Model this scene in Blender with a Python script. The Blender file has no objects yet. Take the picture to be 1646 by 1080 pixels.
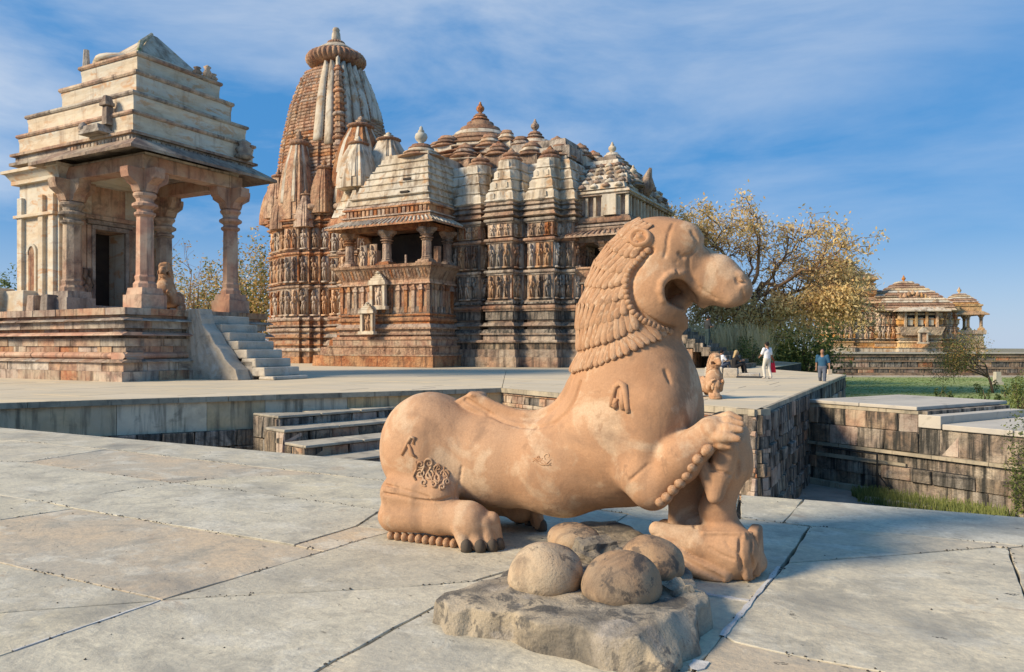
import bpy, bmesh, math, random
import numpy as np
from mathutils import Vector, Matrix, noise

C = bpy.context.scene
COL = C.collection
R = math.radians

# ------------------------------------------------------------------ camera
EYE, FPX, HZ, CX = 1.5, 1216.0, 556.0, 823.0        # eye height, focal length and horizon measured in the 1646 px photograph
cam_d = bpy.data.cameras.new('camera')
cam = bpy.data.objects.new('camera', cam_d); COL.objects.link(cam)
cam.location = (0, 0, EYE); cam.rotation_euler = (R(90), 0, 0)
cam_d.sensor_width = 36.0; cam_d.lens = 36.0 * FPX / 1646.0
cam_d.shift_y = (HZ - 540.0) / 1646.0
cam_d.clip_start = 0.1; cam_d.clip_end = 3000
C.camera = cam

# ------------------------------------------------------------------ light
SUN_EL, SUN_AZ = 31.0, -74.0          # azimuth measured from +Y (view direction), negative = left of the camera
EXPOSURE = 0.84
sv = Vector((math.sin(R(SUN_AZ)) * math.cos(R(SUN_EL)), math.cos(R(SUN_AZ)) * math.cos(R(SUN_EL)) - 0.0, math.sin(R(SUN_EL))))
sv = Vector((-0.90, -0.36, 0.0)).normalized() * math.cos(R(SUN_EL)) + Vector((0, 0, math.sin(R(SUN_EL))))
sd = bpy.data.lights.new('sun', 'SUN'); sd.energy = 3.3; sd.angle = R(14); sd.color = (1.0, 0.82, 0.60)
sun = bpy.data.objects.new('sun', sd); COL.objects.link(sun)
sun.rotation_euler = sv.to_track_quat('Z', 'Y').to_euler()
W = bpy.data.worlds.new('World'); C.world = W; W.use_nodes = True
nt = W.node_tree; nt.nodes.clear()
def wn(t, **k):
    n = nt.nodes.new(t)
    for a, b in k.items(): setattr(n, a, b)
    return n
sky = wn('ShaderNodeTexSky'); sky.sky_type = 'NISHITA'; sky.sun_disc = False
sky.sun_elevation = R(SUN_EL); sky.sun_rotation = math.atan2(sv.x, sv.y)
sky.altitude = 200; sky.air_density = 1.0; sky.dust_density = 0.6; sky.ozone_density = 2.2
tc = wn('ShaderNodeTexCoord'); mp = wn('ShaderNodeMapping'); mp.inputs['Scale'].default_value = (1.0, 1.0, 3.4)
mp.inputs['Rotation'].default_value = (R(8), R(-14), R(20))
nt.links.new(tc.outputs['Generated'], mp.inputs['Vector'])
n1 = wn('ShaderNodeTexNoise'); n1.inputs['Scale'].default_value = 2.1; n1.inputs['Detail'].default_value = 7; n1.inputs['Roughness'].default_value = 0.58; n1.inputs['Distortion'].default_value = 0.35
n2 = wn('ShaderNodeTexNoise'); n2.inputs['Scale'].default_value = 0.9; n2.inputs['Detail'].default_value = 2
nt.links.new(mp.outputs['Vector'], n1.inputs['Vector']); nt.links.new(tc.outputs['Generated'], n2.inputs['Vector'])
mul = wn('ShaderNodeMath', operation='MULTIPLY'); nt.links.new(n1.outputs['Fac'], mul.inputs[0]); nt.links.new(n2.outputs['Fac'], mul.inputs[1])
cr = wn('ShaderNodeValToRGB'); cr.color_ramp.elements[0].position = 0.225; cr.color_ramp.elements[1].position = 0.43
cr.color_ramp.elements[0].color = (0, 0, 0, 1); cr.color_ramp.elements[1].color = (0.75, 0.75, 0.75, 1)
nt.links.new(mul.outputs[0], cr.inputs['Fac'])
hs = wn('ShaderNodeHueSaturation'); hs.inputs['Saturation'].default_value = 1.25; hs.inputs['Value'].default_value = 1.0
nt.links.new(sky.outputs[0], hs.inputs['Color'])
mx = wn('ShaderNodeMix', data_type='RGBA'); sx = wn('ShaderNodeSeparateXYZ'); nt.links.new(tc.outputs['Generated'], sx.inputs[0])
side_ = wn('ShaderNodeMapRange'); side_.inputs[1].default_value = -0.35; side_.inputs[2].default_value = 0.45; side_.inputs[3].default_value = 1.0; side_.inputs[4].default_value = 0.32; nt.links.new(sx.outputs[0], side_.inputs[0])
low_ = wn('ShaderNodeMapRange'); low_.inputs[1].default_value = 0.0; low_.inputs[2].default_value = 0.16; low_.inputs[3].default_value = 0.42; low_.inputs[4].default_value = 0.0; nt.links.new(sx.outputs[2], low_.inputs[0])
cm = wn('ShaderNodeMath', operation='MULTIPLY'); nt.links.new(cr.outputs['Color'], cm.inputs[0]); nt.links.new(side_.outputs[0], cm.inputs[1])
cmx = wn('ShaderNodeMath', operation='MAXIMUM'); nt.links.new(cm.outputs[0], cmx.inputs[0]); nt.links.new(low_.outputs[0], cmx.inputs[1])
nt.links.new(cmx.outputs[0], mx.inputs['Factor'])
tint = wn('ShaderNodeMix', data_type='RGBA'); tint.inputs[0].default_value = 0.86; nt.links.new(hs.outputs[0], tint.inputs[6]); tint.inputs[7].default_value = (0.25, 1.14, 2.6, 1)
nt.links.new(tint.outputs[2], mx.inputs[6]); mx.inputs[7].default_value = (3.9, 4.0, 4.1, 1)
bg = wn('ShaderNodeBackground'); bg.inputs['Strength'].default_value = 0.128
out = wn('ShaderNodeOutputWorld'); nt.links.new(mx.outputs[2], bg.inputs['Color']); nt.links.new(bg.outputs[0], out.inputs['Surface'])
C.view_settings.view_transform = 'Standard'; C.view_settings.look = 'None'
C.view_settings.exposure = EXPOSURE; C.view_settings.gamma = 1.0; C.view_settings.use_curve_mapping = False

# ------------------------------------------------------------------ helpers
def G(px, py, z=0.0):
    """point at height z seen at photograph pixel (px, py)"""
    d = (EYE - z) * FPX / (py - HZ)
    return Vector(((px - CX) / FPX * d, d, z))

def tag(o, label=None, cat=None, group=None, kind=None):
    if label: o['label'] = label
    if cat: o['category'] = cat
    if group: o['group'] = group
    if kind: o['kind'] = kind
    return o

def empty(name, loc=(0, 0, 0), rz=0.0, parent=None):
    o = bpy.data.objects.new(name, None); COL.objects.link(o)
    o.empty_display_size = 0.3
    o.location = loc; o.rotation_euler = (0, 0, rz)
    if parent: o.parent = parent
    return o

def link(name, me, parent=None, loc=(0, 0, 0), rot=(0, 0, 0), scale=(1, 1, 1)):
    o = bpy.data.objects.new(name, me); COL.objects.link(o)
    o.location = loc; o.rotation_euler = rot; o.scale = scale
    if parent: o.parent = parent
    return o

class MB:
    def __init__(s): s.v = []; s.f = []
    def add(s, vs, fs):
        n = len(s.v); s.v += [tuple(v) for v in vs]; s.f += [tuple(i + n for i in f) for f in fs]; return s
    def box(s, x0, x1, y0, y1, z0, z1, tx=0, ty=0):
        """tx, ty: how far the top is pulled in"""
        return s.add([(x0, y0, z0), (x1, y0, z0), (x1, y1, z0), (x0, y1, z0),
               (x0 + tx, y0 + ty, z1), (x1 - tx, y0 + ty, z1), (x1 - tx, y1 - ty, z1), (x0 + tx, y1 - ty, z1)],
              [(3, 2, 1, 0), (4, 5, 6, 7), (0, 1, 5, 4), (1, 2, 6, 5), (2, 3, 7, 6), (3, 0, 4, 7)])
    def prism(s, poly, z0, z1, poly_top=None):
        n = len(poly); pt = poly_top or poly
        vs = [(p[0], p[1], z0) for p in poly] + [(p[0], p[1], z1) for p in pt]
        return s.add(vs, [tuple(range(n))[::-1], tuple(range(n, 2 * n))] + [(i, (i + 1) % n, n + (i + 1) % n, n + i) for i in range(n)])
    def loft(s, rings, cap=True):
        """rings: lists of 3D points, same count each"""
        n = len(rings[0]); vs = [p for r in rings for p in r]; fs = []
        for k in range(len(rings) - 1):
            for i in range(n):
                j = (i + 1) % n
                fs.append((k * n + i, k * n + j, (k + 1) * n + j, (k + 1) * n + i))
        if cap:
            fs.append(tuple(range(n))[::-1]); fs.append(tuple((len(rings) - 1) * n + i for i in range(n)))
        return s.add(vs, fs)
    def lathe(s, prof, cx=0, cy=0, seg=16, lobes=0, lobe=0.0, sx=1, sy=1):
        rings = []
        for r, z in prof:
            ring = []
            for i in range(seg):
                a = 2 * math.pi * i / seg
                rr = r * (1 + (lobe * abs(math.cos(a * lobes / 2)) - lobe * .5 if lobes else 0))
                ring.append((cx + rr * sx * math.cos(a), cy + rr * sy * math.sin(a), z))
            rings.append(ring)
        return s.loft(rings)
    def tube(s, pts, rads, seg=6):
        pts = [Vector(p) for p in pts]
        if not hasattr(rads, '__len__'): rads = [rads] * len(pts)
        rings = []
        for i, p in enumerate(pts):
            d = (pts[min(i + 1, len(pts) - 1)] - pts[max(i - 1, 0)])
            if d.length < 1e-6: d = Vector((0, 0, 1))
            d.normalize()
            a = d.cross(Vector((0.13, 0.31, 0.94))); 
            if a.length < 1e-3: a = d.cross(Vector((1, 0, 0)))
            a.normalize(); b = d.cross(a)
            rings.append([p + (a * math.cos(t) + b * math.sin(t)) * rads[i] for t in [2 * math.pi * k / seg for k in range(seg)]])
        return s.loft(rings)
    def mesh(s, name, mat, smooth=False):
        me = bpy.data.meshes.new(name); me.from_pydata(s.v, [], s.f); me.update()
        if mat: me.materials.append(mat)
        bm = bmesh.new(); bm.from_mesh(me); bmesh.ops.recalc_face_normals(bm, faces=bm.faces); bm.to_mesh(me); bm.free()
        if smooth: me.polygons.foreach_set('use_smooth', [True] * len(me.polygons))
        return me
    def build(s, name, mat, parent=None, smooth=False, loc=(0, 0, 0), rot=(0, 0, 0)):
        return link(name, s.mesh(name, mat, smooth), parent, loc, rot)

def bevel(o, w=0.02, seg=2):
    m = o.modifiers.new('bevel', 'BEVEL'); m.width = w; m.segments = seg; m.limit_method = 'ANGLE'; m.angle_limit = R(40)
    return o

def clip_poly(poly, a, b):
    """keep the part of convex poly on the left of line a->b"""
    out = []
    def side(p): return (b[0] - a[0]) * (p[1] - a[1]) - (b[1] - a[1]) * (p[0] - a[0])
    n = len(poly)
    for i in range(n):
        p, q = poly[i], poly[(i + 1) % n]; sp, sq = side(p), side(q)
        if sp >= 0: out.append(p)
        if (sp > 0) != (sq > 0) and abs(sp - sq) > 1e-12:
            t = sp / (sp - sq); out.append((p[0] + t * (q[0] - p[0]), p[1] + t * (q[1] - p[1])))
    return out
def area(poly):
    return 0.5 * sum(poly[i][0] * poly[(i + 1) % len(poly)][1] - poly[(i + 1) % len(poly)][0] * poly[i][1] for i in range(len(poly)))
def inset(poly, d):
    """convex ccw polygon pulled in by d"""
    out = list(poly); n = len(poly)
    for i in range(n):
        a, b = poly[i], poly[(i + 1) % n]
        e = Vector((b[0] - a[0], b[1] - a[1]))
        if e.length < 1e-4: continue
        nrm = Vector((-e.y, e.x)).normalized() * d
        out = clip_poly(out, (a[0] + nrm.x, a[1] + nrm.y), (b[0] + nrm.x, b[1] + nrm.y))
        if len(out) < 3: return []
    res = []
    for p in out:
        if not res or (Vector(p) - Vector(res[-1])).length > 1e-3: res.append(p)
    if len(res) > 2 and (Vector(res[0]) - Vector(res[-1])).length < 1e-3: res.pop()
    return res

# ------------------------------------------------------------------ materials
def mat(name, c1, c2=None, c3=None, scale=1.0, rough=0.9, bump=0.3, bump_scale=14.0, bump_dist=0.02, vary=0.25,
        grime=0.0, grime_col=(0.03, 0.028, 0.025), streak=0.0, stretch=(1, 1, 1), patch=None, patch_amt=0.5, patch_scale=0.5,
        blot=None, hue=0.0, local=False, speck=0.0, grain=0.0):
    m = bpy.data.materials.new(name); m.use_nodes = True; t = m.node_tree; t.nodes.clear()
    N = t.nodes.new; L = t.links.new
    o = N('ShaderNodeOutputMaterial'); b = N('ShaderNodeBsdfPrincipled'); L(b.outputs[0], o.inputs[0])
    b.inputs['Roughness'].default_value = rough; b.inputs['Specular IOR Level'].default_value = 0.25
    if local:
        src = N('ShaderNodeTexCoord').outputs['Object']
    else:
        src = N('ShaderNodeNewGeometry').outputs['Position']
    oi = N('ShaderNodeObjectInfo')
    off = N('ShaderNodeVectorMath'); off.operation = 'MULTIPLY_ADD'
    cv = N('ShaderNodeCombineXYZ')
    ml = N('ShaderNodeMath'); ml.operation = 'MULTIPLY'; ml.inputs[1].default_value = 37.0; L(oi.outputs['Random'], ml.inputs[0])
    L(ml.outputs[0], cv.inputs[0]); L(ml.outputs[0], cv.inputs[1])
    add = N('ShaderNodeVectorMath'); add.operation = 'ADD'; L(src, add.inputs[0])
    if local: L(cv.outputs[0], add.inputs[1])
    pos = add.outputs[0]
    def noise_(sc, det=5, rg=0.55, st=(1, 1, 1), dist=0.0):
        mpn = N('ShaderNodeMapping'); mpn.inputs['Scale'].default_value = st; L(pos, mpn.inputs['Vector'])
        n = N('ShaderNodeTexNoise'); n.inputs['Scale'].default_value = sc; n.inputs['Detail'].default_value = det
        n.inputs['Roughness'].default_value = rg; n.inputs['Distortion'].default_value = dist; L(mpn.outputs[0], n.inputs['Vector']); return n.outputs['Fac']
    def ramp(f, p0, p1, v0=0.0, v1=1.0):
        r = N('ShaderNodeMapRange'); r.inputs[1].default_value = p0; r.inputs[2].default_value = p1
        r.inputs[3].default_value = v0; r.inputs[4].default_value = v1; L(f, r.inputs[0]); return r.outputs[0]
    def mixc(f, a, bb, mode='MIX'):
        x = N('ShaderNodeMix'); x.data_type = 'RGBA'; x.blend_type = mode
        if isinstance(f, float): x.inputs[0].default_value = f
        else: L(f, x.inputs[0])
        for i, cc in ((6, a), (7, bb)):
            if isinstance(cc, tuple): x.inputs[i].default_value = (*cc, 1)
            else: L(cc, x.inputs[i])
        return x.outputs[2]
    c2 = c2 or tuple(x * 0.8 for x in c1); c3 = c3 or c1
    col = mixc(ramp(noise_(1.6 * scale, 6, 0.6, stretch, 0.4), 0.38, 0.62), c1, c2)
    col = mixc(ramp(noise_(0.5 * scale, 4, 0.6, stretch), 0.42, 0.66), col, c3)
    if patch:
        col = mixc(ramp(noise_(patch_scale, 6, 0.62, stretch, 0.6), 0.62 - 0.24 * patch_amt, 0.70 - 0.20 * patch_amt), col, patch)
    if vary:
        v = ramp(oi.outputs['Random'], 0, 1, 1 - vary, 1 + vary * 0.7)
        hsv = N('ShaderNodeHueSaturation'); L(v, hsv.inputs['Value']); L(col, hsv.inputs['Color'])
        if hue:
            wnn = N('ShaderNodeTexWhiteNoise'); wnn.noise_dimensions = '1D'; L(ml.outputs[0], wnn.inputs['W'])
            L(ramp(wnn.outputs['Value'], 0, 1, 0.5 - hue, 0.5 + hue), hsv.inputs['Hue'])
            L(ramp(wnn.outputs['Value'], 0, 1, 1.25, 0.55), hsv.inputs['Saturation'])
        col = hsv.outputs[0]
    if grain:
        col = mixc(ramp(noise_(55 * scale, 3, 0.7), 0.3, 0.7, 0.0, grain), col, tuple(x * .45 for x in c1))
    if speck:
        col = mixc(ramp(noise_(9 * scale, 6, 0.7, stretch), 0.66, 0.72, 0, speck), col, (0.02, 0.02, 0.02))
    if blot:
        ba, bc, bs = blot
        col = mixc(ramp(noise_(bs, 8, 0.66, (1, 1, 1), 0.5), 0.60 - 0.18 * ba, 0.64 - 0.18 * ba, 0, 0.85), col, bc)
        col = mixc(ramp(noise_(bs * 2.7, 8, 0.7, (1, 1, 0.5), 0.3), 0.62 - 0.12 * ba, 0.66 - 0.12 * ba, 0, 0.7), col, bc)
    if grime:
        col = mixc(ramp(noise_(0.9 * scale, 9, 0.68, stretch, 0.8), 0.60 - 0.2 * grime, 0.74 - 0.12 * grime, 0, min(1, 0.5 + grime * .5)), col, grime_col)
    if streak:
        col = mixc(ramp(noise_(2.4 * scale, 6, 0.62, (1, 1, 0.09), 0.15), 0.60 - 0.16 * streak, 0.72 - 0.10 * streak, 0, min(1, 0.45 + streak * .5)), col, grime_col)
    L(col, b.inputs['Base Color'])
    if bump:
        bp = N('ShaderNodeBump'); bp.inputs['Strength'].default_value = bump; bp.inputs['Distance'].default_value = bump_dist
        hsum = N('ShaderNodeMath'); hsum.operation = 'ADD'
        L(noise_(bump_scale * scale, 8, 0.65, stretch), hsum.inputs[0])
        L(noise_(bump_scale * scale * 0.22, 4, 0.6, stretch), hsum.inputs[1])
        L(hsum.outputs[0], bp.inputs['Height']); L(bp.outputs[0], b.inputs['Normal'])
    return m

M = {}
M['lion'] = mat('lion_sandstone', (0.52, 0.30, 0.165), (0.41, 0.225, 0.12), (0.54, 0.345, 0.21), scale=1.5, bump=0.5, bump_scale=24, bump_dist=0.007, blot=(.06, (.30, .18, .105), 1.3),
                vary=0, grime=0.24, grime_col=(0.22, 0.14, 0.09), patch=(0.60, 0.43, 0.28), patch_amt=0.38, patch_scale=2.6, local=True, grain=0.35, streak=.30, speck=.22)
M['claw'] = mat('dark_claw_stone', (0.09, 0.075, 0.06), (0.16, 0.12, 0.09), vary=0, bump_scale=30, bump_dist=0.004)
M['mouth'] = mat('mouth_stone', (0.05, 0.03, 0.02), (0.09, 0.05, 0.03), vary=0)
def slab_material():
    m = bpy.data.materials.new('paving_stone'); m.use_nodes = True; t = m.node_tree; t.nodes.clear(); N = t.nodes.new; L = t.links.new
    o = N('ShaderNodeOutputMaterial'); b = N('ShaderNodeBsdfPrincipled'); L(b.outputs[0], o.inputs[0]); b.inputs['Specular IOR Level'].default_value = .2
    g = N('ShaderNodeNewGeometry'); oi = N('ShaderNodeObjectInfo')
    ad = N('ShaderNodeVectorMath'); ad.operation = 'MULTIPLY_ADD'; ad.inputs[1].default_value = (9, 17, 5)
    cv = N('ShaderNodeCombineXYZ'); [L(oi.outputs['Random'], cv.inputs[k]) for k in range(3)]; L(cv.outputs[0], ad.inputs[0]); L(g.outputs['Position'], ad.inputs[2])
    rt = N('ShaderNodeMapping'); rt.inputs['Rotation'].default_value = (0, 0, R(28)); L(ad.outputs[0], rt.inputs['Vector'])
    def nz(sc, det=6, rg=.6, st=(1, 1, 1), dist=0., free=False):
        mp_ = N('ShaderNodeMapping'); mp_.inputs['Scale'].default_value = st; L(g.outputs['Position'] if free else rt.outputs[0], mp_.inputs[0])
        n = N('ShaderNodeTexNoise'); n.inputs['Scale'].default_value = sc; n.inputs['Detail'].default_value = det; n.inputs['Roughness'].default_value = rg; n.inputs['Distortion'].default_value = dist; L(mp_.outputs[0], n.inputs['Vector']); return n.outputs['Fac']
    def rg_(f, a, c, lo=0., hi=1.):
        q = N('ShaderNodeMapRange'); q.inputs[1].default_value = a; q.inputs[2].default_value = c; q.inputs[3].default_value = lo; q.inputs[4].default_value = hi; L(f, q.inputs[0]); return q.outputs[0]
    def mx_(f, a, c, mode='MIX'):
        x = N('ShaderNodeMix'); x.data_type = 'RGBA'; x.blend_type = mode
        (L(f, x.inputs[0]) if not isinstance(f, float) else setattr(x.inputs[0], 'default_value', f))
        for k, v in ((6, a), (7, c)): (setattr(x.inputs[k], 'default_value', (*v, 1)) if isinstance(v, tuple) else L(v, x.inputs[k]))
        return x.outputs[2]
    def mul_(a, c):
        q = N('ShaderNodeMath'); q.operation = 'MULTIPLY'; L(a, q.inputs[0]); L(c, q.inputs[1]); return q.outputs[0]
    ramp = N('ShaderNodeValToRGB'); ramp.color_ramp.interpolation = 'CONSTANT'; e = ramp.color_ramp.elements
    cols = [(.67, .60, .42), (.66, .555, .38), (.65, .60, .45), (.61, .55, .40), (.71, .63, .45), (.61, .485, .325)]
    e[0].position = 0; e[0].color = (*cols[0], 1); e[1].position = .17; e[1].color = (*cols[1], 1)
    for k in range(2, 6): q = e.new(k / 6); q.color = (*cols[k], 1)
    L(oi.outputs['Random'], ramp.inputs[0]); col = ramp.outputs[0]
    col = mx_(rg_(nz(1.1, 8, .66, (1, .8, 1), .35), .40, .62, 0, .75), col, (.44, .42, .34), 'MIX')
    col = mx_(rg_(nz(2.4, 8, .66, (.8, 1, 1), .3), .53, .61, 0, .6), col, (.68, .65, .53))             # pale worn patches
    col = mx_(rg_(nz(.75, 5, .6, (1, 1, 1), .4, True), .56, .70, 0, .8), col, (.20, .20, .18))             # broad grey damp stains
    col = mx_(rg_(nz(3.1, 7, .7, (.6, 1, 1), .6), .60, .70, 0, .7), col, (.40, .29, .19))                  # rusty bedding
    col = mx_(rg_(nz(3.4, 9, .74, (.8, 1, 1), .5), .50, .64, 0, .65), col, (.31, .295, .24))
    col = mx_(rg_(nz(26, 5, .75), .35, .75, 0, .6), col, (.27, .255, .22))
    spots = mul_(rg_(nz(14, 6, .72, (.55, 1, 1), .4), .635, .675), rg_(nz(1.3, 3), .44, .58)); col = mx_(spots, col, (.035, .035, .034))
    L(col, b.inputs['Base Color']); L(rg_(nz(5), .3, .7, .78, .98), b.inputs['Roughness'])
    bp = N('ShaderNodeBump'); bp.inputs['Strength'].default_value = .55; bp.inputs['Distance'].default_value = .012
    h1 = N('ShaderNodeMath'); h1.operation = 'MULTIPLY_ADD'; L(nz(2.4, 8, .66, (.8, 1, 1), .3), h1.inputs[0]); h1.inputs[1].default_value = 3.; L(nz(22, 8, .7), h1.inputs[2])
    sb = N('ShaderNodeMath'); sb.operation = 'SUBTRACT'; L(h1.outputs[0], sb.inputs[0]); L(spots, sb.inputs[1]); L(sb.outputs[0], bp.inputs['Height']); L(bp.outputs[0], b.inputs['Normal']); return m
M['slab'] = slab_material()
M['joint'] = mat('dark_joint_earth', (0.035, 0.033, 0.03), (0.08, 0.075, 0.065), vary=0)
M['mortar'] = mat('white_mortar', (0.62, 0.61, 0.57), (0.45, 0.44, 0.42), scale=6, vary=0, bump_scale=30)
M['rock'] = mat('rough_slab_stone', (0.46, 0.40, 0.30), (0.30, 0.265, 0.21), (0.50, 0.41, 0.28), scale=2.5, bump=0.8, bump_scale=26, bump_dist=0.012, blot=(.34, (.10, .095, .085), 2.6),
                vary=0, speck=.5, grain=.5, grime=0.75, grime_col=(0.07, 0.068, 0.062), patch=(0.45, 0.40, 0.33), patch_amt=0.3, patch_scale=4)
M['ball'] = mat('carved_ball_stone', (0.52, 0.33, 0.18), (0.40, 0.265, 0.16), (0.52, 0.43, 0.30), scale=3.0, bump=0.6, bump_scale=20, bump_dist=0.010, blot=(.24, (.085, .075, .065), 3.2),
                vary=0.12, grime=0.62, grime_col=(0.07, 0.06, 0.055), speck=0.6, grain=.4)
M['far_floor'] = mat('terrace_paving', (0.64, 0.53, 0.35), (0.52, 0.46, 0.34), (0.60, 0.52, 0.38), scale=0.5, bump=0.15, vary=0.05, stretch=(0.5, 1, 1))
M['tread'] = mat('worn_tread', (0.44, 0.40, 0.31), (0.26, 0.24, 0.20), scale=2, vary=.15, grime=.3)
M['coping'] = mat('coping_stone', (0.40, 0.35, 0.25), (0.26, 0.235, 0.18), (0.46, 0.40, 0.29), scale=2, vary=0.18, grime=0.25, streak=0.2)
M['plaster'] = mat('limewashed_stone', (0.72, 0.56, 0.32), (0.52, 0.40, 0.23), (0.62, 0.53, 0.36), scale=1.5, vary=0.15, streak=0.55, grime=0.15, grime_col=(0.08, 0.075, 0.06), hue=0.01)
M['block'] = mat('weathered_block', (0.36, 0.27, 0.19), (0.24, 0.19, 0.15), (0.45, 0.38, 0.28), scale=2.2, bump=0.9, bump_scale=9, bump_dist=0.05,
                 vary=0.28, hue=0.008, grime=0.72, grime_col=(0.045, 0.045, 0.04), streak=1.1)
M['block_warm'] = mat('warm_sandstone_block', (0.46, 0.29, 0.18), (0.36, 0.19, 0.12), (0.50, 0.40, 0.27), scale=2.0, bump=0.8, bump_scale=9, bump_dist=0.04,
                 vary=0.25, hue=0.010, grime=0.42, grime_col=(0.08, 0.055, 0.045), streak=0.6)
M['temple'] = mat('temple_sandstone', (0.50, 0.285, 0.155), (0.36, 0.175, 0.095), (0.54, 0.36, 0.21), scale=1.3, bump=1.0, bump_scale=3.0, bump_dist=0.22,
                  vary=0.26, hue=0.012, grime=0.46, grime_col=(0.09, 0.055, 0.042), streak=0.55)
M['temple_dark'] = mat('temple_sandstone_lichened', (0.38, 0.25, 0.16), (0.25, 0.16, 0.11), (0.45, 0.37, 0.27), scale=1.0, bump=1.0, bump_scale=3.4, bump_dist=0.16,
                  vary=0.28, hue=0.015, grime=0.50, grime_col=(0.08, 0.065, 0.055), streak=0.7)
M['temple_fig'] = mat('carved_figure_stone', (0.56, 0.41, 0.27), (0.45, 0.29, 0.18), scale=2, bump=.8, bump_scale=6, bump_dist=.1, vary=.3, hue=.01, grime=.3, grime_col=(.12, .08, .06))
M['temple_white'] = mat('temple_limewash', (0.62, 0.54, 0.41), (0.50, 0.42, 0.30), (0.60, 0.57, 0.48), scale=0.8, bump=0.5, bump_scale=3, bump_dist=0.08,
                  vary=0.12, grime=0.36, grime_col=(0.19, 0.14, 0.095), streak=0.75, patch=(0.50, 0.33, 0.19), patch_amt=0.28, patch_scale=0.9)
M['pav_white'] = mat('shrine_limewash', (0.66, 0.57, 0.42), (0.56, 0.45, 0.31), (0.60, 0.60, 0.52), scale=0.9, bump=0.4, bump_scale=4, bump_dist=0.04,
                  vary=0.08, grime=0.22, grime_col=(0.30, 0.20, 0.13), streak=0.25, patch=(0.56, 0.37, 0.22), patch_amt=0.35, patch_scale=0.9, stretch=(1, 1, 2.5))
M['pav_stone'] = mat('shrine_sandstone', (0.47, 0.34, 0.235), (0.27, 0.185, 0.14), (0.57, 0.48, 0.35), scale=1.2, bump=0.8, bump_scale=6, bump_dist=0.06,
                  vary=0.32, hue=0.014, grime=0.52, grime_col=(0.09, 0.07, 0.058), streak=0.45)
M['pav_pink'] = mat('shrine_pink_column_stone', (0.52, 0.30, 0.20), (0.42, 0.23, 0.16), (0.56, 0.42, 0.30), scale=1.5, bump=0.5, bump_scale=8, bump_dist=0.03, vary=0.12, grime=0.38, grime_col=(0.16, 0.10, 0.08), streak=0.4)
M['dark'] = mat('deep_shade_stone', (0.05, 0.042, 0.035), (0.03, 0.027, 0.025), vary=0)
M['wall_far'] = mat('distant_terrace_wall', (0.30, 0.20, 0.13), (0.20, 0.14, 0.10), (0.38, 0.29, 0.2), scale=0.6, bump=0.8, bump_scale=3, bump_dist=0.1, vary=0.2, grime=0.45, streak=0.5)
M['bark'] = mat('tree_bark', (0.16, 0.11, 0.07), (0.10, 0.075, 0.055), scale=3, vary=0.1)
def leafmat(name, c1, c2, c3=None):
    m = bpy.data.materials.new(name); m.use_nodes = True; t = m.node_tree; b = t.nodes['Principled BSDF']
    b.inputs['Roughness'].default_value = 0.7; b.inputs['Specular IOR Level'].default_value = 0.2
    g = t.nodes.new('ShaderNodeNewGeometry'); r = t.nodes.new('ShaderNodeValToRGB')
    r.color_ramp.elements[0].color = (*c1, 1); r.color_ramp.elements[1].color = (*c2, 1)
    if c3: e = r.color_ramp.elements.new(0.5); e.color = (*c3, 1)
    t.links.new(g.outputs['Random Per Island'], r.inputs[0]); t.links.new(r.outputs[0], b.inputs['Base Color'])
    tr = t.nodes.new('ShaderNodeBsdfTranslucent'); t.links.new(r.outputs[0], tr.inputs[0])
    ms = t.nodes.new('ShaderNodeMixShader'); ms.inputs[0].default_value = 0.38
    t.links.new(b.outputs[0], ms.inputs[1]); t.links.new(tr.outputs[0], ms.inputs[2])
    t.links.new(ms.outputs[0], t.nodes['Material Output'].inputs[0]); return m
M['leaf_gold'] = leafmat('golden_leaf', (0.72, 0.47, 0.20), (0.85, 0.66, 0.34), (0.64, 0.50, 0.22))
M['leaf_dark'] = leafmat('dark_leaf', (0.05, 0.08, 0.028), (0.13, 0.17, 0.05))
M['leaf_mid'] = leafmat('green_leaf', (0.12, 0.16, 0.05), (0.28, 0.31, 0.10), (0.19, 0.22, 0.07))
M['leaf_rust'] = leafmat('rusty_leaf', (0.40, 0.22, 0.08), (0.26, 0.25, 0.09), (0.52, 0.35, 0.13))
M['leaf_dry'] = leafmat('dry_grass_leaf', (0.72, 0.57, 0.30), (0.80, 0.68, 0.42))
M['leaf_lawn'] = leafmat('lawn_blade', (0.19, 0.26, 0.08), (0.28, 0.33, 0.12))
M['grass'] = mat('lawn', (0.24, 0.31, 0.10), (0.19, 0.26, 0.08), (0.32, 0.34, 0.14), scale=0.4, vary=0, bump=0.6, bump_scale=10)
M['earth'] = mat('dry_ground', (0.25, 0.22, 0.15), (0.15, 0.16, 0.08), (0.3, 0.26, 0.18), scale=0.2, vary=0)
M['pit'] = mat('pit_pavement', (0.33, 0.30, 0.26), (0.24, 0.23, 0.2), (0.38, 0.34, 0.28), scale=1.0, vary=0.08, grime=0.25)
M['iron'] = mat('black_iron', (0.02, 0.022, 0.022), vary=0, rough=0.5)
def plain(name, c, rough=0.8):
    return mat(name, c, tuple(x * .85 for x in c), scale=6, vary=0, rough=rough, bump=0.2, bump_scale=8)
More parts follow.
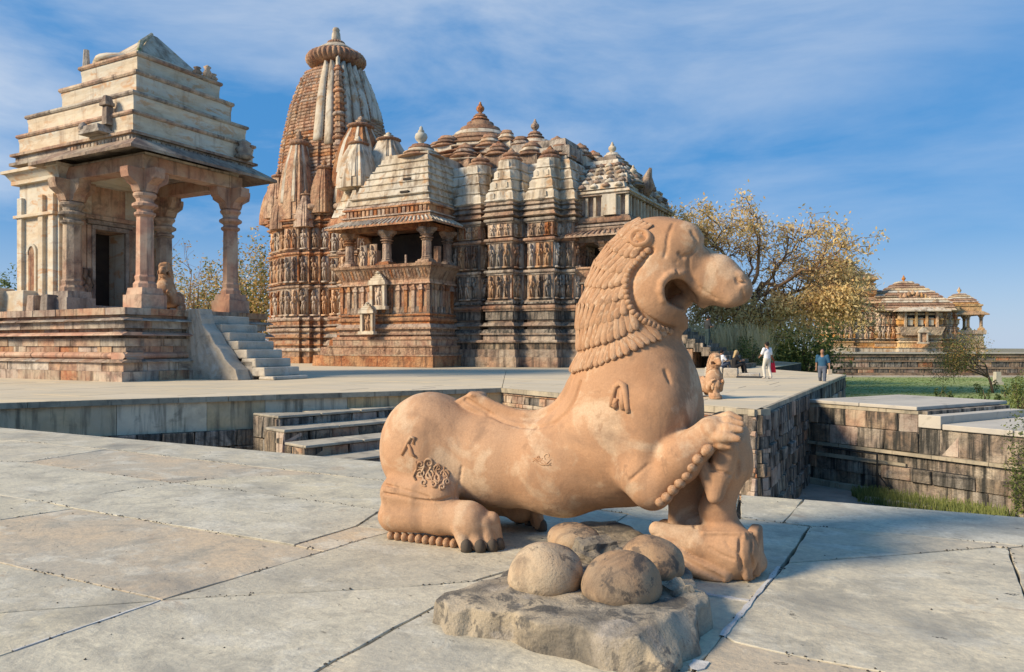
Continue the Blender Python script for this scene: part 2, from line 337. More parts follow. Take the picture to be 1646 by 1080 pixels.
# ------------------------------------------------------------------ sculpting with signed distances
class Field:
    def __init__(s, lo, hi, h):
        s.lo = np.array(lo, float); s.h = h
        s.n = np.ceil((np.array(hi, float) - s.lo) / h).astype(int) + 1
        s.D = np.full(s.n, 1.0, np.float32)
    def _reg(s, blo, bhi):
        i0 = np.clip(np.floor((np.array(blo) - s.lo) / s.h).astype(int), 0, s.n); i1 = np.clip(np.ceil((np.array(bhi) - s.lo) / s.h).astype(int) + 1, 0, s.n)
        sl = tuple(slice(a, b) for a, b in zip(i0, i1))
        ax = [(s.lo[k] + s.h * np.arange(i0[k], i1[k])).astype(np.float32) for k in range(3)]
        return sl, ax[0][:, None, None], ax[1][None, :, None], ax[2][None, None, :]
    def _blend(s, sl, d, k, sub):
        a = s.D[sl]
        if a.size == 0: return
        if sub:
            d = -d; h = np.maximum(k - np.abs(a - d), 0) / k; s.D[sl] = np.maximum(a, d) + h * h * k * .25
        else:
            h = np.maximum(k - np.abs(a - d), 0) / k; s.D[sl] = np.minimum(a, d) - h * h * k * .25
    def ell(s, c, r, rot=None, k=0.05, sub=False):
        m = max(r) + k + 3 * s.h
        sl, X, Y, Z = s._reg([c[i] - m for i in range(3)], [c[i] + m for i in range(3)])
        x, y, z = X - c[0], Y - c[1], Z - c[2]
        if rot is not None:
            Q = np.array(rot.transposed()) if isinstance(rot, Matrix) else rot
            x, y, z = [Q[i][0] * x + Q[i][1] * y + Q[i][2] * z for i in range(3)]
        k0 = np.sqrt((x / r[0]) ** 2 + (y / r[1]) ** 2 + (z / r[2]) ** 2) + 1e-6
        k1 = np.sqrt((x / r[0] ** 2) ** 2 + (y / r[1] ** 2) ** 2 + (z / r[2] ** 2) ** 2) + 1e-6
        s._blend(sl, (k0 * (k0 - 1) / k1).astype(np.float32), k, sub)
    def cone(s, a, b, ra, rb, k=0.04, sub=False, flat=(1, 1, 1)):
        a = np.array(a, float); b = np.array(b, float); m = max(ra, rb) * max(1, max(flat)) + k + 3 * s.h
        sl, X, Y, Z = s._reg(np.minimum(a, b) - m, np.maximum(a, b) + m)
        f = np.array(flat, float); A = a / f; ba = (b - a) / f; L = float(ba @ ba) + 1e-9
        x, y, z = X / f[0] - A[0], Y / f[1] - A[1], Z / f[2] - A[2]
        t = np.clip((x * ba[0] + y * ba[1] + z * ba[2]) / L, 0, 1)
        d = np.sqrt((x - t * ba[0]) ** 2 + (y - t * ba[1]) ** 2 + (z - t * ba[2]) ** 2) - (ra + (rb - ra) * t)
        s._blend(sl, (d * min(1, min(flat))).astype(np.float32), k, sub)
    def chain(s, pts, rads, k=0.04, sub=False, flat=(1, 1, 1)):
        for i in range(len(pts) - 1): s.cone(pts[i], pts[i + 1], rads[i], rads[i + 1], k, sub, flat)
    def floor(s, z):
        sl, X, Y, Z = s._reg(s.lo, s.lo + s.n * s.h)
        s.D = np.maximum(s.D, (z - Z) + 0 * s.D)
    def sample(s, p):
        q = (np.array(p) - s.lo) / s.h; i = np.clip(q.astype(int), 0, s.n - 2); f = q - i
        c = s.D[i[0]:i[0] + 2, i[1]:i[1] + 2, i[2]:i[2] + 2]
        c = c[0] * (1 - f[0]) + c[1] * f[0]; c = c[0] * (1 - f[1]) + c[1] * f[1]; return float(c[0] * (1 - f[2]) + c[1] * f[2])
    def normal(s, p):
        e = 1.5 * s.h; p = np.array(p, float)
        g = np.array([s.sample(p + e * np.eye(3)[i]) - s.sample(p - e * np.eye(3)[i]) for i in range(3)])
        return Vector(g / (np.linalg.norm(g) + 1e-9))
    def cast(s, p, d, n=400):
        """march from p along d to the surface"""
        p = np.array(p, float); d = np.array(d, float); d /= np.linalg.norm(d)
        for _ in range(n):
            v = s.sample(p)
            if v < 0.002: return p
            p = p + d * min(max(v * .7, s.h * .3), 0.03)
            if np.any(p < s.lo) or np.any(p > s.lo + (s.n - 1) * s.h): return None
        return None
    def nets(s):
        D = s.D; S = D < 0; nx, ny, nz = D.shape
        c = np.zeros((nx - 1, ny - 1, nz - 1), np.int8)
        for i in (0, 1):
            for j in (0, 1):
                for k in (0, 1): c += S[i:nx - 1 + i, j:ny - 1 + j, k:nz - 1 + k]
        act = np.argwhere((c > 0) & (c < 8)); I = np.full(c.shape, -1, np.int32); I[tuple(act.T)] = np.arange(len(act))
        V = np.zeros((len(act), 3)); cnt = np.zeros(len(act))
        cor = {(i, j, k): D[act[:, 0] + i, act[:, 1] + j, act[:, 2] + k] for i in (0, 1) for j in (0, 1) for k in (0, 1)}
        for ax in range(3):
            for u in (0, 1):
                for v in (0, 1):
                    a = [0, 0, 0]; o = [x for x in range(3) if x != ax]; a[o[0]] = u; a[o[1]] = v; b = list(a); b[ax] = 1
                    da, db = cor[tuple(a)], cor[tuple(b)]; m = (da < 0) != (db < 0)
                    t = np.where(m, da / np.where(m, da - db, 1), 0); P = np.tile(np.array(a, float), (len(act), 1)); P[:, ax] = t
                    V[m] += P[m]; cnt[m] += 1
        V = (V / cnt[:, None] + act) * s.h + s.lo
        F = []
        for ax in range(3):
            o = [x for x in range(3) if x != ax]
            s0 = [slice(None)] * 3; s1 = [slice(None)] * 3; s0[ax] = slice(0, -1); s1[ax] = slice(1, None)
            A = S[tuple(s0)]; B = S[tuple(s1)]; e = np.argwhere(A != B)
            e = e[(e[:, o[0]] > 0) & (e[:, o[1]] > 0) & (e[:, o[0]] < D.shape[o[0]] - 1) & (e[:, o[1]] < D.shape[o[1]] - 1)]
            ins = A[tuple(e.T)]
            q = []
            for du, dv in ((0, 0), (-1, 0), (-1, -1), (0, -1)):
                w = e.copy(); w[:, o[0]] += du; w[:, o[1]] += dv; q.append(I[tuple(w.T)])
            q = np.stack(q, 1)
            fl = ins if ax != 1 else ~ins
            q[~fl] = q[~fl][:, ::-1]
            F.append(q)
        return V, np.concatenate(F)
    def build(s, name, mat_, parent=None, xf=None, rough=0.0, rscale=8.0, smooth_iter=0):
        V, F = s.nets()
        if rough:
            for i in range(len(V)):
                p = Vector(V[i]) * rscale; V[i] += np.array(noise.noise_vector(p)) * rough + np.array(noise.noise_vector(p * 3.1)) * rough * .35
        me = bpy.data.meshes.new(name)
        me.vertices.add(len(V)); me.vertices.foreach_set('co', V.astype(np.float32).ravel())
        me.loops.add(4 * len(F)); me.loops.foreach_set('vertex_index', F.astype(np.int32).ravel())
        me.polygons.add(len(F)); me.polygons.foreach_set('loop_start', np.arange(0, 4 * len(F), 4, dtype=np.int32))
        me.polygons.foreach_set('loop_total', np.full(len(F), 4, np.int32))
        me.update(calc_edges=True); me.validate()
        me.polygons.foreach_set('use_smooth', [True] * len(me.polygons))
        me.materials.append(mat_)
        return link(name, me, parent)
# ------------------------------------------------------------------ ground, terraces, walls
PIT = -3.1
gb = MB(); gb.box(-900, 900, -60, 1600, PIT - 1.0, PIT - .03); tag(gb.build('ground', M['earth']), kind='structure')

def gp(lst, z=0.0): return [(G(a, b, z).x, G(a, b, z).y) for a, b in lst]
def ccw(p): return p if area(p) > 0 else p[::-1]

# near terrace: solid mass below, every paving slab its own piece above
nb = ccw([(-17.0, 18.0)] + gp([(0, 687), (613, 742), (1190, 795), (1646, 832)]) + [(9.5, 4.1), (9.5, -5), (-17, -5)])
m = MB(); m.prism(inset(nb, .02), PIT, -.045)
near_t = m.build('near_terrace', M['joint']); tag(near_t, kind='structure')
slabs_px = [
 [(-140, 748), (0, 742), (40, 743), (172, 722), (0, 706), (-140, 694)],
 [(-140, 694), (0, 706), (172, 722), (417, 750), (613, 772), (700, 781), (700, 750), (613, 742), (306, 714), (0, 687), (-140, 675)],
 [(-140, 748), (0, 742), (40, 743), (281, 776), (76, 808), (0, 796), (-140, 776)],
 [(40, 743), (172, 722), (417, 750), (521, 762), (369, 766), (281, 776)],
 [(281, 776), (369, 766), (521, 762), (613, 772), (760, 788), (830, 800), (613, 820), (369, 787)],
 [(76, 808), (281, 776), (369, 787), (613, 820), (573, 846), (473, 876.5), (120, 817.5)],
 [(-140, 776), (0, 796), (76, 808), (120, 817.5), (0, 836), (-140, 857)],
 [(-140, 857), (0, 836), (120, 817.5), (521, 886.5), (260.6, 964.7), (0, 904.5), (-140, 873)],
 [(-140, 873), (0, 904.5), (260.6, 964.7), (0, 985), (-200, 1000)],
 [(-200, 1000), (0, 985), (260.6, 964.7), (0, 1055), (-150, 1110)],
 [(473, 876.5), (573, 846), (640, 852), (587, 866), (521, 886.5)],
 [(260.6, 964.7), (521, 886.5), (587, 866), (640, 852), (905, 893), (760, 935), (660, 943)],
 [(573, 846), (613, 820), (830, 800), (1010, 826), (905, 893), (640, 852)],
 [(260.6, 964.7), (660, 943), (760, 935), (900, 922), (700, 975), (660, 997), (509, 1080), (420, 1130), (-200, 1230), (-150, 1110), (0, 1055)],
 [(509, 1080), (660, 997), (700, 975), (900, 922), (1020, 1080), (1116, 1078), (1060, 1180), (700, 1400), (200, 1500), (420, 1130)],
 [(760, 788), (870, 800), (1000, 812), (1070, 819), (1190, 833), (1110, 860), (1010, 826), (830, 800)],
 [(700, 750), (870, 766), (1190, 795), (1180, 833), (1070, 819), (760, 788)],
 [(1190, 795), (1292, 803), (1259, 840), (1190, 833)],
 [(1292, 803), (1646, 832), (1800, 843), (1800, 893), (1646, 878), (1306, 846), (1259, 840)],
 [(1190, 833), (1259, 840), (1302, 846), (1266, 896), (1209, 966), (1110, 951), (1000, 935), (1110, 860)],
 [(1302, 846), (1306, 846), (1646, 878), (1621, 881), (1601, 879.5), (1432, 893), (1266, 905)],
 [(1266, 905), (1432, 893), (1601, 879.5), (1621, 881), (1646, 952), (1720, 1150), (1415, 1080), (1299, 1059), (1180, 1032), (1160, 1020), (1209, 966)],
 [(1621, 881), (1646, 878), (1800, 893), (2100, 1100), (1720, 1150), (1646, 952)],
 [(900, 922), (1000, 935), (1110, 951), (1209, 966), (1116, 1078), (1020, 1080)],
 [(1160, 1020), (1180, 1032), (1299, 1059), (1415, 1080), (1720, 1150), (1500, 1500), (900, 1700), (1060, 1180), (1116, 1078)],
 [(760, 935), (905, 893), (1010, 826), (1110, 860), (1000, 935), (900, 922)],
]
def shrink(poly, d):
    n = len(poly); out = []
    for i in range(n):
        a, b, c2 = Vector(poly[i - 1]), Vector(poly[i]), Vector(poly[(i + 1) % n])
        e1 = (b - a).normalized(); e2 = (c2 - b).normalized(); n1 = Vector((-e1.y, e1.x)); n2 = Vector((-e2.y, e2.x))
        bi = (n1 + n2); bi = bi / max(bi.length_squared * .5, .35); out.append(tuple(b + bi * d))
    return out
def wobble(poly, step=.11, amp=.012, seed=0):
    out = []; n = len(poly)
    for i in range(n):
        a, b = Vector(poly[i]), Vector(poly[(i + 1) % n]); L = (b - a).length; k = max(1, min(24, int(L / step)))
        e = (b - a).normalized(); nn = Vector((-e.y, e.x))
        for j in range(k):
            p = a.lerp(b, j / k); out.append(tuple(p + nn * ((noise.noise(Vector((p.x * 3.1, p.y * 3.1, seed))) + .5 * noise.noise(Vector((p.x * 11, p.y * 11, seed)))) * amp if j else 0)))
    return out
rs = random.Random(3)
def paving_slab(poly, z, parent, mt, gap=.0075, th=.05, name='paving_slab', bev=.004):
    if area(poly) < 0: poly = poly[::-1]
    p = wobble(shrink(poly, gap), seed=rs.random() * 50)
    pt = shrink(p, bev)
    mm = MB(); n = len(p)
    vs = [(x, y, z - th) for x, y in p] + [(x, y, z - bev) for x, y in p] + [(x, y, z) for x, y in pt]
    fs = [tuple(range(2 * n, 3 * n))] + [(i, (i + 1) % n, n + (i + 1) % n, n + i) for i in range(n)] + [(n + i, n + (i + 1) % n, 2 * n + (i + 1) % n, 2 * n + i) for i in range(n)]
    mm.add(vs, fs); return mm.build(name, mt, parent)
for q in slabs_px:
    paving_slab(gp(q), rs.uniform(-.003, .004), near_t, M['slab'])
# the same paving carried on beyond the frame
chain = gp([(-140, 675), (-140, 694), (-140, 748), (-140, 776), (-140, 857), (-140, 873), (-200, 1000), (-150, 1110), (-200, 1230), (200, 1500), (700, 1400), (1060, 1180)][:10]) + gp([(900, 1700), (1500, 1500), (1720, 1150), (2100, 1100), (1800, 893), (1800, 843)])
hub_ = Vector((0.3, 5.5))
for k in range(len(chain) - 1):
    if k == 9: continue
    a, b_ = Vector(chain[k]), Vector(chain[k + 1])
    for f0, f1 in ((1, 1.6), (1.6, 2.6), (2.6, 4.5)):
        c = ccw([tuple(hub_ + (a - hub_) * f0), tuple(hub_ + (b_ - hub_) * f0), tuple(hub_ + (b_ - hub_) * f1), tuple(hub_ + (a - hub_) * f1)])
        for i in range(len(nb)): c = clip_poly(c, nb[i], nb[(i + 1) % len(nb)]) if len(c) > 2 else c
        if len(c) > 2 and area(c) > .08: paving_slab(c, rs.uniform(-.003, .003), near_t, M['slab'], name='paving_slab')
c = ccw(gp([(200, 1500), (700, 1400), (1060, 1180), (900, 1700)]) ); paving_slab(c, 0.0, near_t, M['slab'])
c = ccw([chain[9], chain[10], (1.5, -5), (-3, -5)])
paving_slab(c, 0.001, near_t, M['slab'])
# white mortar runs in two of the joints
def mortar(px, w=.02):
    pts = [G(a, b) for a, b in px]; mm = MB(); L = []; Rr = []
    for i, p in enumerate(pts):
        e = (pts[min(i + 1, len(pts) - 1)] - pts[max(i - 1, 0)]).normalized(); nn = Vector((-e.y, e.x, 0)); ww = w * rs.uniform(.4, 1.3)
        L.append(p + nn * ww); Rr.append(p - nn * ww)
    n = len(pts); vs = [(p.x, p.y, .0085) for p in L + Rr] + [(p.x, p.y, -.02) for p in L + Rr]
    fs = [(i, i + 1, n + i + 1, n + i) for i in range(n - 1)] + [(i, 2 * n + i, 2 * n + i + 1, i + 1) for i in range(n - 1)] + [(n + i, n + i + 1, 3 * n + i + 1, 3 * n + i) for i in range(n - 1)]
    mm.add(vs, fs); mm.build('mortar_strip', M['mortar'], near_t)
def seg(a, b, n): return [(a[0] + (b[0] - a[0]) * k / n + rs.uniform(-1, 1), a[1] + (b[1] - a[1]) * k / n) for k in range(n + 1)]
mortar(seg((1253, 912), (1209, 966), 8) + seg((1207, 969), (1160, 1024), 8), .016)
mortar(seg((1120, 954), (1205, 967), 8), .022)
mortar(seg((1116, 1079), (1128, 1064), 3), .03)
mortar(seg((258, 966), (20, 1048), 14), .007)

# far terrace
E0, E1, E2, E3, E4 = (-18.6, 17.2), (-.36, 27.2), (5.8, 17.9), (17.44, 39.65), (16.6, 50.0)
regions = [[(-60, 17.4), (-18.6, 17.4), (-.36, 27.4), (-3, 112), (-60, 112)], [(-.36, 27.4), (5.8, 18.2), (17.2, 39.65), (16.4, 50.0), (26, 68), (26, 112), (-3, 112)]]
far_mb = MB()
for rg in regions: far_mb.prism(ccw(rg), -.6, -.05)
E1i = (-.36, 27.9)
far_mb.prism(ccw([(-60, 18.2), (-18.9, 17.9), E1i, (-3, 112), (-60, 112)]), PIT, -.601); far_mb.prism(ccw([E1i, (5.7, 18.6), (17.0, 39.9), (16.3, 50), (26, 68), (26, 112), (-3, 112)]), PIT, -.601)
far_t = far_mb.build('far_terrace', M['joint']); tag(far_t, kind='structure')
AX, AY = .4726, .8813            # direction of the temple grid (long lines running away)
def dirA(a, b=0.0): return (a * AX + b * AY, a * AY - b * AX)
def floor_grid(rg, su, sv, mt, ymax):
    rg = ccw(rg); n = 0
    us = [p[0] * AX + p[1] * AY for p in rg]; vs_ = [p[0] * AY - p[1] * AX for p in rg]
    u = min(us); row = 0
    while u < max(us):
        du = su * (1 if u < 30 else 1.6 if u < 45 else 3); v = min(vs_) - rs.random() * sv; row += 1
        while v < max(vs_):
            dv = sv * rs.uniform(.8, 1.25) * (1 if u < 45 else 2.2)
            c = [(a * AX + b * AY, a * AY - b * AX) for a, b in ((u, v), (u + du, v), (u + du, v + dv), (u, v + dv))]
            c = ccw(c)
            if min(p[1] for p in c) < ymax and min(p[1] for p in c) > 12 and max(p[0] / max(p[1], 1) for p in c) > -.72:
                for i in range(len(rg)): c = clip_poly(c, rg[i], rg[(i + 1) % len(rg)]) if len(c) > 2 else c
                if len(c) > 2 and area(c) > .05:
                    c2 = inset(c, .012)
                    if len(c2) > 2:
                        z = rs.uniform(-.004, .004); b = MB(); b.prism(c2, z - .06, z); b.build('terrace_slab', mt, far_t); n += 1
            v += dv
        u += du
    return n
k1 = floor_grid([(-60, 17.2), E0, E1, (-.36, 60), (-60, 60)], 1.5, 2.8, M['far_floor'], 46)
k2 = floor_grid([E1, E2, E3, E4, (-.36, 50)], 1.5, 2.8, M['far_floor'], 46)
print('info: terrace slabs', k1, k2)
b = MB(); b.prism(ccw([(-60, 46.5), (-.36, 46.5), (16.9, 46.5), E4, (26, 68), (26, 112), (-60, 112)]), -.06, -.012); b.build('terrace_floor', M['far_floor'], far_t)

# block walls -----------------------------------------------------------------
blk_meshes = []
for k in range(6):
    b = MB(); rr = random.Random(k); N = 3
    b.box(-.5, .5, -.5, .5, -.5, .5)
    me = b.mesh('wall_block', M['block']); bm = bmesh.new(); bm.from_mesh(me); bmesh.ops.bevel(bm, geom=bm.edges[:], offset=.045, segments=1, affect='EDGES')
    for v in bm.verts: v.co += Vector((rr.uniform(-.02, .02), rr.uniform(-.035, .035), rr.uniform(-.02, .02)))
    bm.to_mesh(me); bm.free(); blk_meshes.append(me)
blk_warm = []
for me in blk_meshes:
    c = me.copy(); c.materials[0] = M['block_warm']; blk_warm.append(c)
def block_wall(parent, p0, p1, z0, z1, courses, lmin, lmax, depth=.5, seed=0, warm=0.2, proud=.05, name='stone_block', taper=None):
    """p0->p1 with the outside on the right; courses: number of rows"""
    rr = random.Random(seed); p0 = Vector(p0[:2]); p1 = Vector(p1[:2]); e = (p1 - p0); L = e.length; e.normalize(); nn = Vector((e.y, -e.x))
    ang = math.atan2(e.y, e.x); hts = [rr.uniform(.75, 1.3) for _ in range(courses)]; S_ = sum(hts); z = z0
    for hh in hts:
        h = hh / S_ * (z1 - z0); x = -rr.random() * lmin * .5; off = rr.uniform(0, proud)
        while x < L - .02:
            w = rr.uniform(lmin, lmax); a = max(0, x); b_ = min(L, x + w)
            if L - b_ < lmin * .3: b_ = L
            if b_ - a > .06:
                o2 = off + rr.uniform(-.5, .5) * proud; c = p0 + e * (a + b_) / 2 + nn * (o2 - depth / 2)
                me = rr.choice(blk_warm if rr.random() < warm else blk_meshes)
                link(name, me, parent, (c.x, c.y, z + h / 2), (0, 0, ang), (b_ - a - .012, depth, h - .012))
            x = b_ if b_ == L else x + w
        z += h
def band(parent, p0, p1, z0, z1, out_, mt, name='moulding', depth=.5, seglen=None, seed=0, ztaper=0.0):
    """a projecting course; split into stones of seglen"""
    rr = random.Random(seed); p0 = Vector(p0[:2]); p1 = Vector(p1[:2]); e = (p1 - p0); L = e.length; e.normalize(); nn = Vector((e.y, -e.x)); ang = math.atan2(e.y, e.x)
    x = 0
    while x < L - .01:
        w = (seglen * rr.uniform(.7, 1.3)) if seglen else L; b_ = min(L, x + w)
        if seglen and L - b_ < seglen * .4: b_ = L
        m_ = MB(); hl = (b_ - x) / 2 - (.006 if seglen else 0); j = rr.uniform(-.01, .01) if seglen else 0
        h = z1 - z0
        m_.loft([[( -hl, out_ - ztaper + j, 0), (hl, out_ - ztaper + j, 0), (hl, -depth, 0), (-hl, -depth, 0)],
                 [( -hl, out_ + j, h * .25), (hl, out_ + j, h * .25), (hl, -depth, h * .25), (-hl, -depth, h * .25)],
                 [( -hl, out_ + j, h * .75), (hl, out_ + j, h * .75), (hl, -depth, h * .75), (-hl, -depth, h * .75)],
                 [( -hl, out_ - ztaper * .6 + j, h), (hl, out_ - ztaper * .6 + j, h), (hl, -depth, h), (-hl, -depth, h)]])
        for i, v in enumerate(m_.v): m_.v[i] = (v[0], -v[1], v[2])
        c = p0 + e * (x + b_) / 2
        m_.build(name, mt, parent, loc=(c.x, c.y, z0), rot=(0, 0, ang)); x = b_

wl = empty('left_pit_wall'); wl.name = 'retaining_wall'
tag(wl, 'long pale limewashed retaining wall over dark blocks, below the terrace at left', 'wall')
band(wl, E0, E1, -.16, -.004, .10, M['coping'], 'coping_stone', seglen=1.7, seed=4)
band(wl, E0, E1, -1.02, -.165, .0, M['plaster'], 'limewashed_block', seglen=2.3, seed=9)
block_wall(wl, E0, E1, PIT, -1.02, 4, .5, 1.3, seed=11, warm=.12, proud=.12)
# broad steps down into the pit
st = empty('pit_steps', (-6.8, 21.9, PIT)); tag(st, 'flight of dark worn steps with pale treads going down beside the pale wall', 'steps')
corners = [(-6.8, 21.9, 1.45, 4.3), (-6.35, 21.0, 1.05, 5.4), (-5.53, 20.1, 1.0, 5.6), (-4.55, 19.5, 1.0, 5.6), (-3.9, 18.6, 1.0, 5.6), (-3.2, 17.7, 1.0, 5.4)]
sdir = Vector((.69, .725)).normalized(); nn = Vector((sdir.y, -sdir.x))
for k, (x, y, back, ln) in enumerate(corners):
    z1 = -.517 - .31 * k; A1 = Vector((x + 6.8, y - 21.9)); A2 = A1 + sdir * ln
    for j in range(3):
        a = A1.lerp(A2, j / 3); b2 = A1.lerp(A2, (j + 1) / 3 - .003); dz = rs.uniform(-.015, .01)
        p = [tuple(a + nn * (.07 + rs.uniform(-.02, .02))), tuple(b2 + nn * .06), tuple(b2 - nn * back * (.25 if k == 0 else 1)), tuple(a - nn * back)]
        mm = MB(); mm.prism(ccw(p), z1 - .085 - PIT, z1 + dz - PIT); bevel(mm.build('tread', M['tread'], st), .025, 2)
    block_wall(st, tuple(A1), tuple(A2), (0 if k == 5 else z1 - .42 - PIT), z1 - .09 - PIT, 1 if k < 5 else 3, .6, 1.5, depth=1.0, seed=20 + k, warm=.15, proud=.03, name='riser_block')
    b2 = A1 - nn * (back + .0)
    block_wall(st, tuple(b2), tuple(A1), 0, z1 - .09 - PIT, 4, .5, .9, depth=.6, seed=120 + k, warm=.1, proud=.02, name='side_block')
# short carved return wall behind the lion, and the wall facing us at the terrace corner
wc = empty('carved_terrace_wall'); wc.name = 'retaining_wall'
tag(wc, 'orange carved terrace wall with stacked mouldings behind the lion, ending at the pit corner', 'wall')
band(wc, E1, E2, -.16, -.004, .10, M['coping'], 'coping_stone', seglen=1.6, seed=5)
zz = -.16
for k, (h, o) in enumerate([(.10, .03), (.26, -.02), (.14, .06), (.30, -.01), (.10, .08), (.34, -.02), (.12, .07), (.12, .02), (.32, .03), (.12, .09), (.32, .0), (.14, .10), (.34, .06), (.4, .1)]):
    if k in (1, 3, 5, 8, 10, 12): block_wall(wc, E1, E2, zz - h, zz, 1, .28, .55, seed=60 + k, warm=.8, proud=.05, name='carved_block')
    else: band(wc, E1, E2, zz - h, zz, o, M['block_warm'], 'moulding', seglen=1.1, seed=k, ztaper=.03)
    zz -= h
# wall under the long edge running away
ws = empty('side_wall'); ws.name = 'retaining_wall'
tag(ws, 'dark grey weathered retaining wall running away along the right edge of the terrace', 'wall')
Q = Vector(E2) + Vector((AX, AY)) * 9.2
band(ws, E2, E3, -.13, -.004, .08, M['coping'], 'coping_stone', seglen=1.8, seed=6)
block_wall(ws, E2, tuple(Q), PIT, -.13, 8, .35, .95, seed=31, warm=.06, proud=.14)
block_wall(ws, tuple(Q), E3, PIT, -.13, 6, .8, 1.6, seed=32, warm=.2, proud=.08)

# low causeway to the right with a wall facing us
D = Vector((.529, -.849)); Wp = Vector((10.05, 25.55))
def wpt(k): return tuple(Wp + D * k)
cw = empty('causeway_wall'); cw.name = 'retaining_wall'
tag(cw, 'stained block wall with two ledges below the stepped causeway, at far right', 'wall')
bk = Vector((.86, .51))
def topslab(k0, k1, back, z, th, mt=None, nseg=2, name='cap_slab'):
    for j in range(nseg):
        a = Wp + D * (k0 + (k1 - k0) * j / nseg); b2 = Wp + D * (k0 + (k1 - k0) * (j + 1) / nseg - .02); f = -bk * .08
        mm = MB(); mm.prism(ccw([tuple(a + f), tuple(b2 + f), tuple(b2 + bk * back), tuple(a + bk * back)]), z - th, z); bevel(mm.build(name, mt or M['slab_far'], cw), .02, 2)
M['slab_far'] = mat('causeway_top_stone', (0.50, 0.46, 0.38), (0.40, 0.38, 0.33), scale=.8, vary=.08, grime=.15)
core = MB()
core.prism(ccw([wpt(.05), wpt(4.0), tuple(Vector(wpt(4.0)) + bk * 4.6), tuple(Vector(wpt(.05)) + bk * 5.2)]), PIT, -.42)
core.prism(ccw([wpt(4.02), wpt(12), tuple(Vector(wpt(12)) + bk * 4.6), tuple(Vector(wpt(4.02)) + bk * 4.6)]), PIT, -.92)
core.build('wall_core', M['block'], cw)
topslab(0, 3.75, 5.0, -.30, .11, nseg=2); topslab(3.77, 4.45, 4.6, -.52, .38, nseg=1); topslab(4.47, 12, 4.6, -.75, .16, nseg=4)
band(cw, wpt(0), wpt(3.75), -.53, -.42, .03, M['coping'], 'cornice_stone', seglen=1.2, seed=46)
block_wall(cw, wpt(0), wpt(3.75), -1.68, -.53, 2, .45, 1.1, seed=41, warm=.12, proud=.06)
block_wall(cw, wpt(3.75), wpt(12), -1.68, -.92, 1, .45, 1.3, seed=42, warm=.15, proud=.05)
band(cw, wpt(0), wpt(12), -1.78, -1.68, .12, M['coping'], 'ledge_stone', seglen=1.6, seed=43)
band(cw, wpt(0), wpt(12), -2.02, -1.80, -.08, M['block'], 'recess_stone', seglen=1.4, seed=47)
band(cw, wpt(.3), wpt(3.4), -2.14, -2.025, .10, M['coping'], 'ledge_stone', seglen=1.5, seed=48)
block_wall(cw, wpt(0), wpt(12), -2.92, -2.145, 2, .4, 1.2, seed=44, warm=.2, proud=.09)
band(cw, wpt(0), wpt(12), PIT, -2.92, .22, M['coping'], 'footing_stone', seglen=1.3, seed=45)
# pit pavement, lawn
m = MB(); m.prism(ccw([(-22, 8), (-22, 20), (4, 26), (10.5, 27), tuple(Vector(wpt(12)) ), (13, 3), (-6, 5)]), PIT - .06, PIT); tag(m.build('pit_floor', M['pit']), kind='structure')
m = MB(); m.prism(ccw([(17.6, 39), (14.2, 31.5), (16.8, 22), (24, 5), (140, 20), (140, 101), (20, 101), (20, 50)]), PIT, -2.6); tag(m.build('lawn', M['grass']), kind='structure')
kb = MB(); a, b2 = G(1392, 806, PIT), G(1640, 846, PIT)
e = (b2 - a).normalized(); nn = Vector((-e.y, e.x, 0)) * .12
kb.prism(ccw([(p.x, p.y) for p in (a - nn, b2 - nn, b2 + nn, a + nn)]), PIT, PIT + .16); ko = kb.build('low_kerb', M['coping']); tag(ko, 'low stone kerb with weeds growing along it on the pit floor', 'kerb')
# iron rail standing in the pit
rl = empty('iron_rail', G(1410, 800, PIT)); tag(rl, 'thin black iron post with a slanting stay standing in the pit at right', 'railing')
h = 2.35
q = MB(); q.tube([(0, 0, 0), (0, 0, 1.35)], .028, 6); q.build('post', M['iron'], rl)
q = MB(); q.tube([(0, 0, .75), (.42, -.5, 0)], .022, 6); q.build('stay', M['iron'], rl)
q = MB(); q.tube([(0, 0, 1.32), (-.95, 1.7, 1.32)], .028, 6); q.build('rail', M['iron'], rl)
q = MB(); q.tube([(0, 0, 1.05), (1.6, -2.0, 1.0)], .014, 6); q.build('cable', M['iron'], rl)

# distant terrace with its wall
fw = empty('distant_terrace', (0, 0, 0)); tag(fw, 'long brown terrace wall with pale top edge beyond the lawn, under the distant temple', 'wall')
m = MB(); m.box(16, 130, 101.5, 150, PIT, .42); m.build('terrace_mass', M['earth'], fw)
zb = PIT + .4
for k, (h, o) in enumerate([(.35, .5), (.25, .2), (.55, .0), (.18, .15), (.75, -.02), (.18, .15), (.5, 0), (.16, .25), (.25, .05)]):
    if k in (2, 4, 6): block_wall(fw, (16, 101.4), (90, 101.4), zb, zb + h, 1, 1.2, 2.6, depth=.5, seed=80 + k, warm=.4, proud=.1)
    else: band(fw, (16, 101.4), (90, 101.4), zb, zb + h, o, M['wall_far'], 'moulding', seglen=9, seed=k)
    zb += h
m = MB(); m.box(16, 90, 101.0, 106, .44, .60); m.build('pale_edge', M['slab_far'], fw)
m = MB(); m.box(20, 130, 98.6, 101.0, -2.6, -2.45); tag(m.build('path', M['slab_far']), kind='structure')

